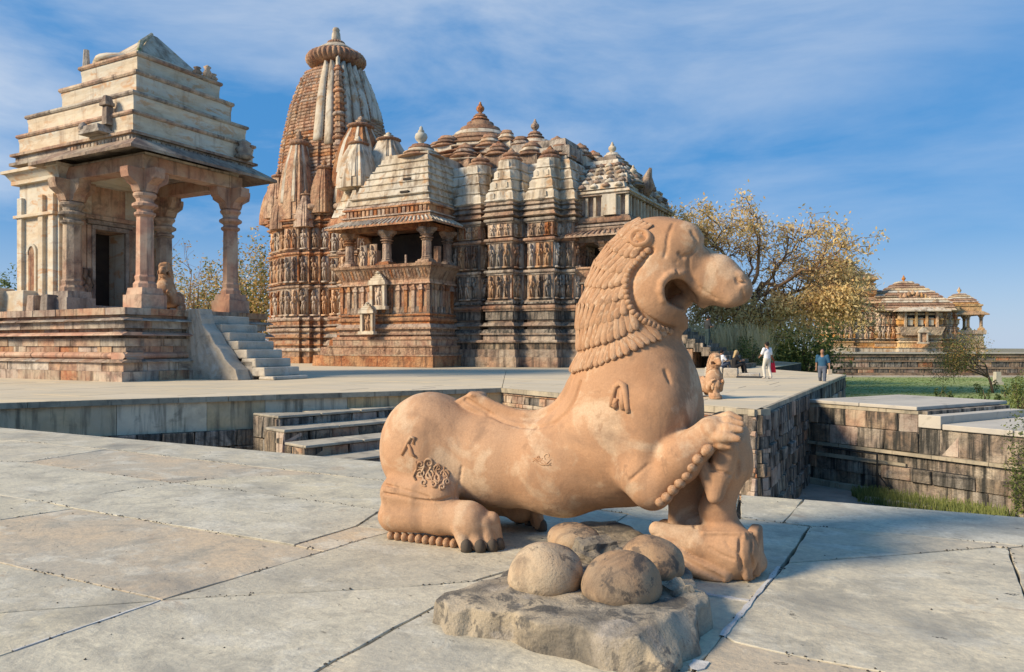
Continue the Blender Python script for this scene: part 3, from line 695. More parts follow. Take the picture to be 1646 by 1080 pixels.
# grit and dry crumbs caught along the joints and scattered on the paving
rg2 = random.Random(77); gm = MB()
def crumb(x, y, r_):
    a = rg2.uniform(0, 6.28); z = .004
    pts = [(x + r_ * rg2.uniform(.6, 1.2) * math.cos(a + k * 1.571), y + r_ * rg2.uniform(.6, 1.2) * math.sin(a + k * 1.571)) for k in range(4)]
    gm.add([(p[0], p[1], z) for p in pts] + [(x + rg2.uniform(-.3, .3) * r_, y + rg2.uniform(-.3, .3) * r_, z + r_ * rg2.uniform(.4, .9))], [(0, 1, 4), (1, 2, 4), (2, 3, 4), (3, 0, 4)])
for q in slabs_px:
    P = gp(q)
    for i in range(len(P)):
        a, b_ = Vector(P[i]), Vector(P[(i + 1) % len(P)]); L_ = (b_ - a).length
        for _ in range(int(L_ * 16)):
            t = rg2.random()
            if noise.noise(Vector((*(a.lerp(b_, t) * 1.7), 0))) > -.02:
                p = a.lerp(b_, t) + Vector((rg2.gauss(0, .012), rg2.gauss(0, .012))); crumb(p.x, p.y, rg2.uniform(.003, .011))
for _ in range(260):
    y = rg2.uniform(2.8, 11); x = rg2.uniform(-.65, .65) * y
    if -1.2 < x < 2.2 and 3.2 < y < 7: continue
    crumb(x, y, rg2.uniform(.003, .009))
tag(gm.build('joint_grit', M['joint']), 'dark grit and dry crumbs along the joints of the foreground paving', 'grit', kind='stuff')
# ------------------------------------------------------------------ temple building kit
def stepped(w, steps, cx=0.0, cy=0.0, w2=None):
    """stepped square plan; steps: list of (half extent along the face, projection) from corner inwards"""
    w2 = w2 or w
    q = []
    # build one side (facing -y) from left to right, then rotate
    def side(wx, wy):
        pts = [(-wx, -wy)]; off = 0
        for hx, pr in steps:
            pts += [(-hx * wx, -wy - off), (-hx * wx, -wy - pr)]; off = pr
        mir = [(-x, y) for x, y in pts[::-1]]
        return pts + mir
    s0 = side(w, w2); s1 = side(w2, w)
    q += s0[:-1]
    q += [(-y, x) for x, y in s1][:-1]
    q += [(-x, -y) for x, y in s0][:-1]
    q += [(y, -x) for x, y in s1][:-1]
    out = []
    for p in q:
        if not out or abs(p[0] - out[-1][0]) + abs(p[1] - out[-1][1]) > 1e-6: out.append(p)
    return [(x + cx, y + cy) for x, y in out]
def offs(poly, d):
    """offset a rectilinear ccw polygon outwards by d"""
    n = len(poly); out = []
    for i in range(n):
        a, b, c = poly[i - 1], poly[i], poly[(i + 1) % n]
        e1 = (b[0] - a[0], b[1] - a[1]); e2 = (c[0] - b[0], c[1] - b[1])
        def nm(e):
            l = math.hypot(*e) or 1; return (e[1] / l, -e[0] / l)
        n1, n2 = nm(e1), nm(e2)
        if abs(n1[0] - n2[0]) + abs(n1[1] - n2[1]) < 1e-6: out.append((b[0] + n1[0] * d, b[1] + n1[1] * d))
        else: out.append((b[0] + (n1[0] + n2[0]) * d, b[1] + (n1[1] + n2[1]) * d))
    return out
def scl(poly, s, cx, cy, sy=None): return [(cx + (x - cx) * s, cy + (y - cy) * (sy or s)) for x, y in poly]
def mould(parent, poly, prof, mt, name='moulding'):
    """prof: [(z, offset), ...] lofted outline of the plan"""
    m = MB(); m.loft([[(x, y, z) for x, y in offs(poly, o)] for z, o in prof]); return m.build(name, mt, parent)
def stack(parent, poly, z, items, mats, name='moulding'):
    """items: (kind, height, out): kinds r=roll, s=slab, c=cyma, n=recess, f=flat wall, b=bell hood"""
    for k, (kd, h, o) in enumerate(items):
        mt = mats[k % len(mats)] if isinstance(mats, (list, tuple)) else mats
        if kd == 'r': pr = [(z, o - h * .35), (z + h * .2, o - h * .08), (z + h * .5, o), (z + h * .8, o - h * .08), (z + h, o - h * .35)]
        elif kd == 's': pr = [(z, o), (z + h, o)]
        elif kd == 'c': pr = [(z, o), (z + h * .25, o - .02), (z + h * .6, o - h * .25), (z + h, o - h * .6)]
        elif kd == 'i': pr = [(z, o - h * .6), (z + h * .5, o - h * .3), (z + h, o)]
        elif kd == 'h': pr = [(z, o - .10), (z + h * .18, o), (z + h * .30, o - .03), (z + h * .55, o - h * .35), (z + h, o - h * .55)]
        else: pr = [(z, o), (z + h, o)]
        mould(parent, poly, pr, mt, name if kd not in 'nf' else ('recess' if kd == 'n' else 'wall_course')); z += h
    return z
def edges_visible(poly, mn=.5):
    """edges facing -y or +x (towards the photograph's side)"""
    out = []; n = len(poly)
    for i in range(n):
        a, b = poly[i], poly[(i + 1) % n]; L = math.hypot(b[0] - a[0], b[1] - a[1])
        if L < mn: continue
        nx, ny = (b[1] - a[1]) / L, -(b[0] - a[0]) / L
        if ny < -.5 or nx > .5: out.append((a, b, L, (nx, ny)))
    return out
# carved figures: three postures, low polygon, shared meshes
fig_me = []
def figure_mesh(k, mt):
    rr = random.Random(k); b = MB(); sw = (-.10, .12, .05, -.06)[k % 4]
    def blob(x, z, rx, rz, y=-.06, ry=.14, sg=7):
        b.lathe([(.01, z - rz), (rx * .75, z - rz * .6), (rx, z), (rx * .75, z + rz * .6), (.01, z + rz)], x, y, sg, sy=ry / max(rx, .01))
    blob(sw, .86, .085, .10, -.10, .12); blob(sw, .97, .06, .06, -.08, .09)          # head with tall hair
    blob(sw * .4, .66, .13, .16, -.08, .13); blob(-sw * .8, .47, .14, .11, -.08, .14)    # chest and hips
    for s in (-1, 1):
        b.tube([(-sw * .8 + s * .07, -.08, .44), (-sw * .3 + s * .10, -.10, .24), (s * .10, -.06, .0)], [.085, .065, .045], 6)
        up = rr.random() < .4
        b.tube([(sw * .4 + s * .15, -.09, .74), (s * .27 + sw * .3, -.10, .58 if not up else .80), (s * .20, -.15, .46 if not up else 1.0)], [.05, .04, .03], 6)
    b.box(-.30, .30, -.02, .06, -.04, 1.06)
    b.box(-.32, .32, -.16, .04, -.10, -.03)
    return b.mesh('carved_figure', mt, True)
fig_warm = [figure_mesh(k, M['temple_fig'] if k < 3 else M['temple']) for k in range(4)]
fig_dark = [figure_mesh(k, M['temple_dark'] if k % 2 else M['temple_fig']) for k in range(4)]
def figures(parent, poly, z, h, dens=.75, mn=.45, mes=fig_warm, seed=0, cap=999, name='carved_figure', off=.02):
    rr = random.Random(seed); cnt = 0
    for a, b, L, nrm in edges_visible(poly, mn):
        n = max(1, int(L / dens)); ang = math.atan2(nrm[1], nrm[0]) + math.pi / 2
        for k in range(n):
            if cnt >= cap: return cnt
            t = (k + .5) / n; x = a[0] + (b[0] - a[0]) * t + nrm[0] * off; y = a[1] + (b[1] - a[1]) * t + nrm[1] * off
            sx = min(L / n / .62, h * 1.0) * .9
            link(name, rr.choice(mes), parent, (x, y, z + h * .09), (0, 0, ang), (sx * rr.choice((-1, 1)), .95 * h * .9, h * .86)); cnt += 1
    return cnt
def niche(parent, x, y, z, w, h, ang, mt, dark=None, name='niche', fig=True, roof=1.0):
    """a small framed shrine on a wall; local -y looks out"""
    o = empty(name, (x, y, z), ang, parent)
    b = MB(); b.box(-w * .62, w * .62, -.30, .1, 0, h * .10); b.box(-w * .5, -w * .33, -.22, .1, h * .10, h * .72); b.box(w * .33, w * .5, -.22, .1, h * .10, h * .72)
    b.box(-w * .6, w * .6, -.32, .1, h * .72, h * .80); b.build('frame', mt, o)
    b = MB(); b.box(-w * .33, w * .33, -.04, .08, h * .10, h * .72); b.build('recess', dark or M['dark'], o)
    b = MB(); zz = h * .80
    for k in range(4):
        ww = w * (.56 - .12 * k) * roof; b.box(-ww, ww, -.30 + .05 * k, .1, zz, zz + h * .055, .02, .02); zz += h * .062
    b.lathe([(.01, zz - .02), (w * .12, zz), (w * .14, zz + h * .03), (.01, zz + h * .08)], 0, -.08, 8); b.build('pediment', mt, o)
    if fig: link('carved_figure', fig_warm[1], o, (0, -.03, h * .14), (0, 0, 0), (w * .8, .7, h * .52))
    return o
def amalaka(parent, x, y, z, r, h, lobes, mt, seg=None, name='amalaka'):
    seg = seg or lobes * 4; b = MB()
    b.lathe([(r * .70, z), (r * .90, z + h * .10), (r, z + h * .35), (r * 1.0, z + h * .55), (r * .92, z + h * .80), (r * .72, z + h)], x, y, seg, lobes, .10)
    return b.build(name, mt, parent, True)
def pot(parent, x, y, z, h, mt, name='pot_finial', seg=14):
    b = MB(); r = h * .30
    b.lathe([(r * .9, z), (r * 1.0, z + h * .05), (r * .45, z + h * .10), (r * .45, z + h * .2), (r * .85, z + h * .30), (r * 1.05, z + h * .45), (r * .9, z + h * .60), (r * .40, z + h * .70), (r * .55, z + h * .74), (r * .30, z + h * .82), (r * .28, z + h * .92), (.01, z + h)], x, y, seg)
    return b.build(name, mt, parent, True)
def rings(parent, x, y, z, r, n, dz, mt, mt2=None, taper=.22, name='roof_disc', seg=24, sq=1.0):
    """stacked circular discs like the crown of a hall roof"""
    for k in range(n):
        rr = r * (1 - taper * k); b = MB()
        b.lathe([(rr * .82, z), (rr * .98, z + dz * .12), (rr, z + dz * .28), (rr * .94, z + dz * .42), (rr * .78, z + dz * .52), (rr * .72, z + dz)], x, y, seg, 0, 0)
        b.build(name, (mt2 if (mt2 and k % 2) else mt), parent, True); z += dz
    return z
def column(parent, x, y, z, h, r, mt, base_sq=True, br=1.9, name='pillar', ang=0.0):
    o = empty(name, (x, y, z), ang, parent); b = MB()
    b.box(-r * 1.75, r * 1.75, -r * 1.75, r * 1.75, 0, h * .10)
    b.box(-r * 1.5, r * 1.5, -r * 1.5, r * 1.5, h * .10, h * .15, .04, .04); b.build('plinth', mt, o)
    b = MB(); oc = lambda rr, zz: [(rr * math.cos(a + .3927) * 1.06, rr * math.sin(a + .3927) * 1.06, zz) for a in [math.pi / 4 * k for k in range(8)]]
    b.loft([oc(r * 1.3, h * .15), oc(r * 1.3, h * .18), oc(r * 1.05, h * .20), oc(r * 1.15, h * .23), oc(r, h * .245), oc(r * .95, h * .62), oc(r * .93, h * .66)]); b.build('shaft', mt, o)
    b = MB(); pr = [(r * .95, .66), (r * 1.25, .675), (r * 1.25, .69), (r * .95, .70), (r * .95, .715), (r * 1.5, .735), (r * 1.5, .752), (r * 1.0, .77), (r * 1.05, .79), (r * 1.35, .81), (r * 1.38, .825), (r * 1.1, .84)]
    b.lathe([(a, c * h) for a, c in pr], 0, 0, 16); b.build('capital', mt, o, False)
    b = MB(); z0 = h * .84; z1 = h
    for k in range(4):                                    # spreading brackets in four directions
        cs, sn = math.cos(k * math.pi / 2), math.sin(k * math.pi / 2)
        P = [(r * .6, z0), (r * 1.2, z0), (r * 1.5, z0 + (z1 - z0) * .3), (r * br, z0 + (z1 - z0) * .55), (r * (br + .15), z0 + (z1 - z0) * .8), (r * (br + .15), z1), (0, z1), (0, z0)]
        w = r * .72; vs = [(p[0] * cs - s * w * sn, p[0] * sn + s * w * cs, p[1]) for s in (-1, 1) for p in P]; n = len(P)
        b.add(vs, [tuple(range(n)), tuple(range(n, 2 * n))[::-1]] + [(i, n + i, n + (i + 1) % n, (i + 1) % n) for i in range(n)])
    b.build('bracket', mt, o)
    return o
def eave(parent, x0, x1, y0, y1, z, drop, out_, mt, ribs=0, name='eave', rib_mt=None, sides='fr', th=.12):
    """sloping stone awning round a rectangle; top edge at z, outer edge lower by drop"""
    a = [(x0, y0), (x1, y0), (x1, y1), (x0, y1)]; b_ = [(x0 - out_, y0 - out_), (x1 + out_, y0 - out_), (x1 + out_, y1 + out_), (x0 - out_, y1 + out_)]
    m = MB()
    m.loft([[(p[0], p[1], z - th) for p in a], [(p[0], p[1], z - drop - th) for p in b_], [(p[0], p[1], z - drop) for p in b_], [(p[0], p[1], z) for p in a]])
    e = m.build(name, mt, parent)
    if ribs:
        def rib(p, q):
            mm = MB(); mm.tube([p, q], [.07, .075], 6); return mm.build('eave_rib', rib_mt or mt, e)
        n = int((x1 - x0 + out_) / ribs)
        if 'f' in sides:
            for k in range(n + 1):
                t = k / n; rib((x0 + (x1 - x0) * t, y0, z + .02), (x0 - out_ + (x1 - x0 + 2 * out_) * t, y0 - out_, z - drop + .03))
        n = int((y1 - y0 + out_) / ribs)
        if 'r' in sides:
            for k in range(n + 1):
                t = k / n; rib((x1, y0 + (y1 - y0) * t, z + .02), (x1 + out_, y0 - out_ + (y1 - y0 + 2 * out_) * t, z - drop + .03))
    return e
GA = math.atan2(-AX, AY)        # grid rotation: local x runs right and nearer, local y runs away

# ------------------------------------------------------------------ small shrine at left
def curve_x(tab, z):
    for (xa, za), (xb, zb) in zip(tab, tab[1:]):
        if z <= zb: return xa + (xb - xa) * (z - za) / (zb - za)
    return tab[-1][0]
def make_shrine():
    root = empty('pavilion_shrine', (-16.34, 32.0, 0), GA)
    def rect(x0, x1, y0, y1): return [(x0, y0), (x1, y0), (x1, y1), (x0, y1)]
    rr = random.Random(8)
    W_, P_, K_ = M['pav_white'], M['pav_stone'], M['pav_pink']
    X0, X1, Y0, Y1 = -16.0, 0.0, 0.0, 7.6
    # plinth courses: real stones
    def course(z, h, o, seglen, mt, prof='s', name='plinth_stone', jit=.03):
        for (p, q) in (((X0, Y0 - o), (X1 + o, Y0 - o)), ((X1 + o, Y0 - o), (X1 + o, Y1 + o))):
            e = Vector((q[0] - p[0], q[1] - p[1])); L = e.length; e.normalize(); nn = Vector((e.y, -e.x)); ang = math.atan2(e.y, e.x); x = 0
            while x < L - .01:
                w = min(L - x, seglen * rr.uniform(.6, 1.4)); 
                if L - x - w < seglen * .35: w = L - x
                j = rr.uniform(-jit, jit); m = MB(); hl = w / 2 - .008; D_ = .9
                pf = {'s': [(0, 0), (h, 0)], 'r': [(0, -.14), (h * .25, -.03), (h * .5, 0), (h * .75, -.03), (h, -.14)], 'c': [(0, 0), (h * .35, -.02), (h, -.26)], 'i': [(0, -.22), (h * .6, -.03), (h, 0)]}[prof]
                m.loft([[(-hl, -(o2 + j), zz), (hl, -(o2 + j), zz), (hl, D_, zz), (-hl, D_, zz)] for zz, o2 in pf])
                c = Vector(p) + e * (x + w / 2); m.build(name, mt, root, loc=(c.x, c.y, z), rot=(0, 0, ang)); x += w
    b = MB(); b.box(X0, X1 - .5, .5, Y1 - .3, 0, 3.1); b.build('plinth_core', P_, root)
    z = 0
    for k, (pf, h, o, sl) in enumerate([('s', .42, .46, 1.9), ('s', .38, .34, 1.5), ('c', .13, .50, 1.2), ('r', .30, .20, 1.3), ('s', .26, .02, 1.1), ('s', .34, .08, 1.0), ('s', .12, -.10, 1.4), ('c', .15, .42, 1.5), ('s', .16, -.14, 1.3), ('s', .32, .12, 1.2), ('c', .12, .36, 1.6), ('s', .14, -.08, 1.2), ('s', .30, .16, 1.6)]):
        course(z, h - .006, o, sl, (P_, M['block_warm'], M['pav_pink'], P_)[(k * 7 + 1) % 4], pf); z += h
    TZ = z                                     # floor of the shrine
    # loose stones and the low wall at far left
    b = MB(); b.box(-9.9, -7.75, .1, .9, TZ, TZ + 1.0, .05, .05); bevel(b.build('loose_stone', W_, root), .04)
    b = MB(); b.box(-16, -9.4, -.35, .6, TZ - .4, TZ + 1.15); bevel(b.build('parapet_block', W_, root), .03)
    for x in (-7.3, -6.2): b = MB(); b.box(x - .3, x + .3, .15, .7, TZ, TZ + .75, .04, .04); bevel(b.build('loose_stone', P_, root), .04)
    # staircase on the right
    stp = empty('staircase', (0, 0, 0), 0, root); n = 8
    for k in range(n):
        zt = TZ * (1 - (k + .6) / n); x0 = .3 + k * .54; m = MB()
        m.box(x0 - .3, x0 + .62, 3.75, 5.9, zt - .40 if zt > .4 else 0, zt, .02, .0); bevel(m.build('step', M['slab_worn'], stp), .05, 2)
    m = MB()
    prof = [(3.35, .0), (3.2, .45), (2.65, .80), (2.35, 1.25), (1.85, 1.6), (1.5, 2.1), (1.1, 2.5), (.85, TZ + .05)]
    nz_ = 14; m = MB(); rg_ = []
    for k in range(nz_ + 1):
        zz = (TZ + .05) * k / nz_; xe = curve_x(prof, zz) + .07 * noise.noise(Vector((zz * 2.3, 1.7, 0))) + .05 * noise.noise(Vector((zz * 7, 3.7, 0))); row = []
        for q in range(13): row.append((xe * q / 12, 3.0 + .05 * noise.noise(Vector((q * .9, zz * 2.2, 5.1))) + .03 * noise.noise(Vector((q * 2.3, zz * 6, 2.1))), zz))
        for q in range(12, -1, -1): row.append((xe * q / 12, 3.73, zz))
        rg_.append(row)
    m.loft(rg_); bevel(m.build('flank_wall', M['slab_worn'], stp), .03, 2)
    m = MB(); m.box(0.1, 3.4, 3.75, 5.9, 0, .8); m.box(.1, 1.9, 3.75, 5.9, .8, 1.7); m.build('stair_core', P_, stp)
    # porch pillars
    CH = 10.05 - TZ
    cols = [(-.75, 1.45), (-.75, 6.2)]
    for x, y in cols: column(root, x, y, TZ, CH - .75, .36, K_, name='pillar', br=2.7)
    # half pillars in front of the shrine room
    for x, y in ((-5.75, 1.25), (-5.75, 6.2)): column(root, x, y, TZ, CH - .75, .40, P_, name='pillar', br=2.3)
    # shrine room
    b = MB(); b.box(-9.55, -6.3, .95, 2.55, TZ, TZ + 6.9); b.build('cella_wall', W_, root)
    b = MB(); b.box(-9.55, -6.3, 4.35, 6.8, TZ, TZ + 6.9); b.build('cella_wall', W_, root)
    b = MB(); b.box(-9.55, -6.3, 2.56, 4.34, TZ + 4.1, TZ + 6.9); b.build('cella_wall', P_, root)
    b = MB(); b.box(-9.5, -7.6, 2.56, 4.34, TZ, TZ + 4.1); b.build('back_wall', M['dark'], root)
    # doorway frame with carved jambs
    dr = empty('doorway', (-6.3, 3.45, TZ), 0, root)
    for k, (o, w) in enumerate(((.90, .18), (1.10, .22), (1.36, .28))):
        for s in (-1, 1):
            b = MB(); b.box(0, .10 + .05 * (2 - k), s * o - w / 2, s * o + w / 2, .35, 4.1 + .2 * k); bevel(b.build('jamb', P_, dr), .02)
        b = MB(); b.box(0, .11 + .05 * (2 - k), -o - w / 2, o + w / 2, 4.105 + .25 * k, 4.105 + .25 * k + .22); bevel(b.build('lintel', P_, dr), .02)
    for s in (-1, 1): link('carved_figure', fig_dark[0 if s > 0 else 1], dr, (.22, s * 1.3, .45), (0, 0, R(90)), (1.0, 1.1, 1.6))
    b = MB(); b.box(0, .45, -1.0, 1.0, 0, .34); bevel(b.build('threshold', P_, dr), .03)
    # left face niche and pilasters
    nz = TZ
    for x in (-9.3, -7.55, -6.7): b = MB(); b.box(x - .2, x + .2, .78, .97, TZ + .3, TZ + 5.6); bevel(b.build('pilaster', W_, root), .03)
    b = MB(); b.box(-9.75, -6.4, .66, .96, TZ, TZ + .32); bevel(b.build('pilaster_base', W_, root), .03)
    b = MB(); b.box(-9.7, -6.4, .70, .96, TZ + 4.6, TZ + 4.75); bevel(b.build('string_course', W_, root), .02)
    # arched recess
    ar = MB(); pts = [(-.28, 0), (.28, 0), (.28, 2.3)] + [(.28 * math.cos(a), 2.3 + .42 * math.sin(a)) for a in [math.pi * k / 8 for k in range(1, 8)]] + [(-.28, 2.3)]
    N = len(pts); ar.add([(x - 8.45, y, zz + TZ + .5) for y in (.90, .945) for x, zz in pts], [tuple(range(N)), tuple(range(N, 2 * N))[::-1]] + [(i, N + i, N + (i + 1) % N, (i + 1) % N) for i in range(N)])
    ar.build('niche_back', M['block_warm'], root)
    outer = [(x * 1.45, zz * 1.0 + (.12 if zz > 2.2 else 0)) for x, zz in pts]; fr = MB()
    vs = [(x - 8.45, .86, zz + TZ + .5) for x, zz in pts[1:]] + [(x - 8.45, .86, zz + TZ + .5) for x, zz in outer[1:]]; k = N - 1
    vs = vs + [(x, .96, zz) for x, y, zz in vs]; fs = []
    for i in range(k - 1):
        fs += [(i, i + 1, k + i + 1, k + i), (k + i, k + i + 1, 3 * k + i + 1, 3 * k + i), (i, 2 * k + i, 2 * k + i + 1, i + 1)]
    fr.add(vs, fs); fr.build('niche_frame', W_, root)
    # beams over the porch
    bz = TZ + CH - .75
    for x0, x1, y0, y1 in ((-6.3, -.35, 1.05, 1.85), (-6.3, -.35, 5.8, 6.6), (-1.15, -.36, 1.86, 5.79)):
        b = MB(); b.box(x0, x1, y0, y1, bz, bz + .62); bevel(b.build('beam', K_, root), .03)
    b = MB(); b.box(-6.2, -.4, 1.2, 6.4, bz + .63, bz + .75); b.build('porch_ceiling', P_, root)
    # eave over the porch, cornice over the room
    ez = bz + .72
    eave(root, -5.9, -.1, .55, 7.1, ez + .45, .52, .80, P_, name='eave', th=.13)
    stack(root, rect(-9.75, -6.0, .80, 7.0), TZ + 6.25, [('s', .18, .10), ('i', .34, .30), ('s', .14, .42)], W_, 'cornice')
    z = ez + .25
    z = stack(root, rect(-9.4, -.55, .7, 7.4), z, [('s', .14, .22), ('s', .32, .02), ('s', .12, .20)], [P_, P_, P_], 'frieze')
    # little lozenges on the frieze
    for k in range(26):
        b = MB(); b.box(-.09, .09, -.03, .03, -.10, .10); o = b.build('frieze_carving', P_, root, loc=(-.5, .95 + k * .245, z - .29), rot=(0, 0, R(90)))
    for k in range(18):
        b = MB(); b.box(-.09, .09, -.03, .03, -.10, .10); o = b.build('frieze_carving', P_, root, loc=(-.75 - k * .25, .65, z - .29))
    # receding roof tiers
    tiers = [(-9.3, -.60, .75, 7.55, .95), (-8.9, -.85, .95, 7.3, .95), (-8.1, -1.12, 1.25, 7.05, .02), (-6.8, -1.22, 1.35, 6.7, 1.10), (-5.9, -1.72, 1.75, 6.4, 1.02)]
    for i, (x0, x1, y0, y1, h) in enumerate(tiers):
        if h < .1: continue
        mould(root, rect(x0, x1, y0, y1), [(z, .02), (z + h * .12, -.03), (z + h * .55, -.03), (z + h * .72, .0), (z + h * .82, .0)], W_, 'roof_tier')
        mould(root, rect(x0, x1, y0, y1), [(z + h * .825, .05), (z + h * .90, .10), (z + h - .004, .08)], P_, 'tier_lip'); z += h
    b = MB(); b.box(-5.6, -2.3, 2.2, 6.0, z, z + .35); bevel(b.build('roof_tier', W_, root), .05)
    # broken blocks and pyramid cap
    b = MB(); b.loft([[(-5.2, 2.35, z + .35), (-2.45, 2.35, z + .35), (-2.45, 5.7, z + .35), (-5.2, 5.7, z + .35)], [(-3.72, 3.85, z + 1.85), (-3.5, 3.85, z + 1.85), (-3.5, 4.1, z + 1.85), (-3.72, 4.1, z + 1.85)]])
    b.build('pyramid_cap', M['temple_white'], root)
    b = MB(); b.tube([(-2.35, 2.25, z + .2), (-2.75, 2.7, z + .95), (-3.55, 3.85, z + 1.9)], [.10, .13, .08], 6); b.build('cap_ridge', M['leafy_stone'], root)
    b = MB(); b.tube([(-5.7, 1.9, z + .02), (-5.7, 1.9, z + .85)], [.18, .13], 6); b.build('broken_finial', P_, root)
    b = MB(); b.lathe([(.9, z), (1.35, z + .12), (1.25, z + .34), (.7, z + .55), (.1, z + .7)], -4.3, 2.9, 20); b.build('fluted_disc', W_, root, True)
    for y, hh in ((5.2, .5), (5.8, .75), (6.15, .45)):
        b = MB(); b.lathe([(.12, z), (.25, z + hh * .4), (.12, z + hh * .7), (.20, z + hh * .85), (.02, z + hh)], -1.95, y, 7); b.build('broken_finial', P_, root, True)
    # carved bracket figure sitting on the eave
    bf = empty('bracket_carving', (-2.6, .35, ez + .85), 0, root)
    b = MB(); b.box(-.75, .75, -.35, .5, 0, .16, .1, .05); b.box(-.9, .55, -.25, .4, .165, .42, .12, .05); bevel(b.build('ledge', P_, bf), .03)
    b = MB(); b.box(.25, .62, .1, .5, .425, 1.25, .03, .03); b.box(.20, .68, .02, .48, 1.255, 1.42); b.box(.3, .62, .05, .45, 1.425, 1.72, .06, .06); bevel(b.build('upright', P_, bf), .03)
    b = MB(); b.lathe([(.05, .2), (.22, .32), (.18, .5), (.05, .62)], -.72, -.1, 8); b.build('scroll', P_, bf, True)
    bf = empty('bracket_carving', (-.35, 6.7, ez + .85), 0, root)
    b = MB(); b.lathe([(.30, 0), (.5, .15), (.32, .3), (.45, .5), (.25, .7), (.35, .85), (.1, 1.0)], 0, 0, 8); b.build('tiered_finial', P_, bf, True)
    tag(root, 'small limewashed shrine with pillared porch and stepped pyramid roof at left', 'shrine')
    return root, TZ
M['slab_worn'] = mat('worn_step_stone', (0.50, 0.43, 0.33), (0.38, 0.34, 0.28), (0.55, 0.50, 0.41), scale=1.6, vary=.12, bump=.8, bump_scale=7, bump_dist=.05, grime=.25, grime_col=(.12, .10, .09), patch=(.58, .56, .5), patch_amt=.3)
M['leafy_stone'] = mat('lichened_ridge_stone', (0.42, 0.38, 0.28), (0.12, 0.16, 0.06), scale=3, vary=0)
shrine, SH_Z = make_shrine()
# ------------------------------------------------------------------ the great temple
TS, TD, TW = M['temple'], M['temple_dark'], M['temple_white']
M['temple_brown'] = mat('temple_brown_stone', (0.34, 0.19, 0.115), (0.24, 0.13, 0.085), (0.44, 0.29, 0.18), scale=1.5, bump=1.0, bump_scale=3, bump_dist=.15, vary=.2, grime=.4, grime_col=(.06, .045, .04))
def curve(tab, z):
    for (a, wa), (b, wb) in zip(tab, tab[1:]):
        if z <= b: 
            t = (z - a) / (b - a); return wa + (wb - wa) * t
    return tab[-1][1]
def mini_spire(parent, x, y, z, w, h, mt, strip=None, pot_m=None, lobes=16):
    o = empty('sub_spire', (x, y, z), 0, parent); pl = stepped(1.0, [(.72, .07), (.36, .15)]); m = MB(); rg = []
    tab = [(0, 1.0), (.25, .97), (.5, .87), (.75, .70), (.92, .50), (1.0, .42)]
    for k in range(13):
        t = k / 12; ww = curve(tab, t) * w; rg.append([(px * ww, py * ww, t * h * .82) for px, py in pl])
    m.loft(rg); m.build('spire_body', mt, o)
    if strip:
        for sx, sy in ((0, -1), (1, 0)):
            for q in (-.52, .52) if w > 1 else (0,):
                m = MB(); rg = []
                for k in range(11):
                    t = .22 + .78 * k / 10; ww = curve(tab, t) * w; c = q * ww * .9; d = ww * 1.12 + .02; hw = ww * .17
                    if sy: rg.append([(c - hw, -d, t * h * .82), (c + hw, -d, t * h * .82), (c + hw, -d + .25 * ww, t * h * .82), (c - hw, -d + .25 * ww, t * h * .82)])
                    else: rg.append([(d, c - hw, t * h * .82), (d, c + hw, t * h * .82), (d - .25 * ww, c + hw, t * h * .82), (d - .25 * ww, c - hw, t * h * .82)])
                m.loft(rg); m.build('spire_strip', strip, o)
    amalaka(o, 0, 0, h * .82, w * .66, h * .06, lobes, M['temple_brown'], lobes * 3)
    b = MB(); b.lathe([(w * .45, h * .875), (w * .2, h * .91), (w * .28, h * .93), (w * .12, h * .95), (w * .16, h * .97), (.01, h)], 0, 0, 12); b.build('finial', pot_m or TS, o, True)
    return o

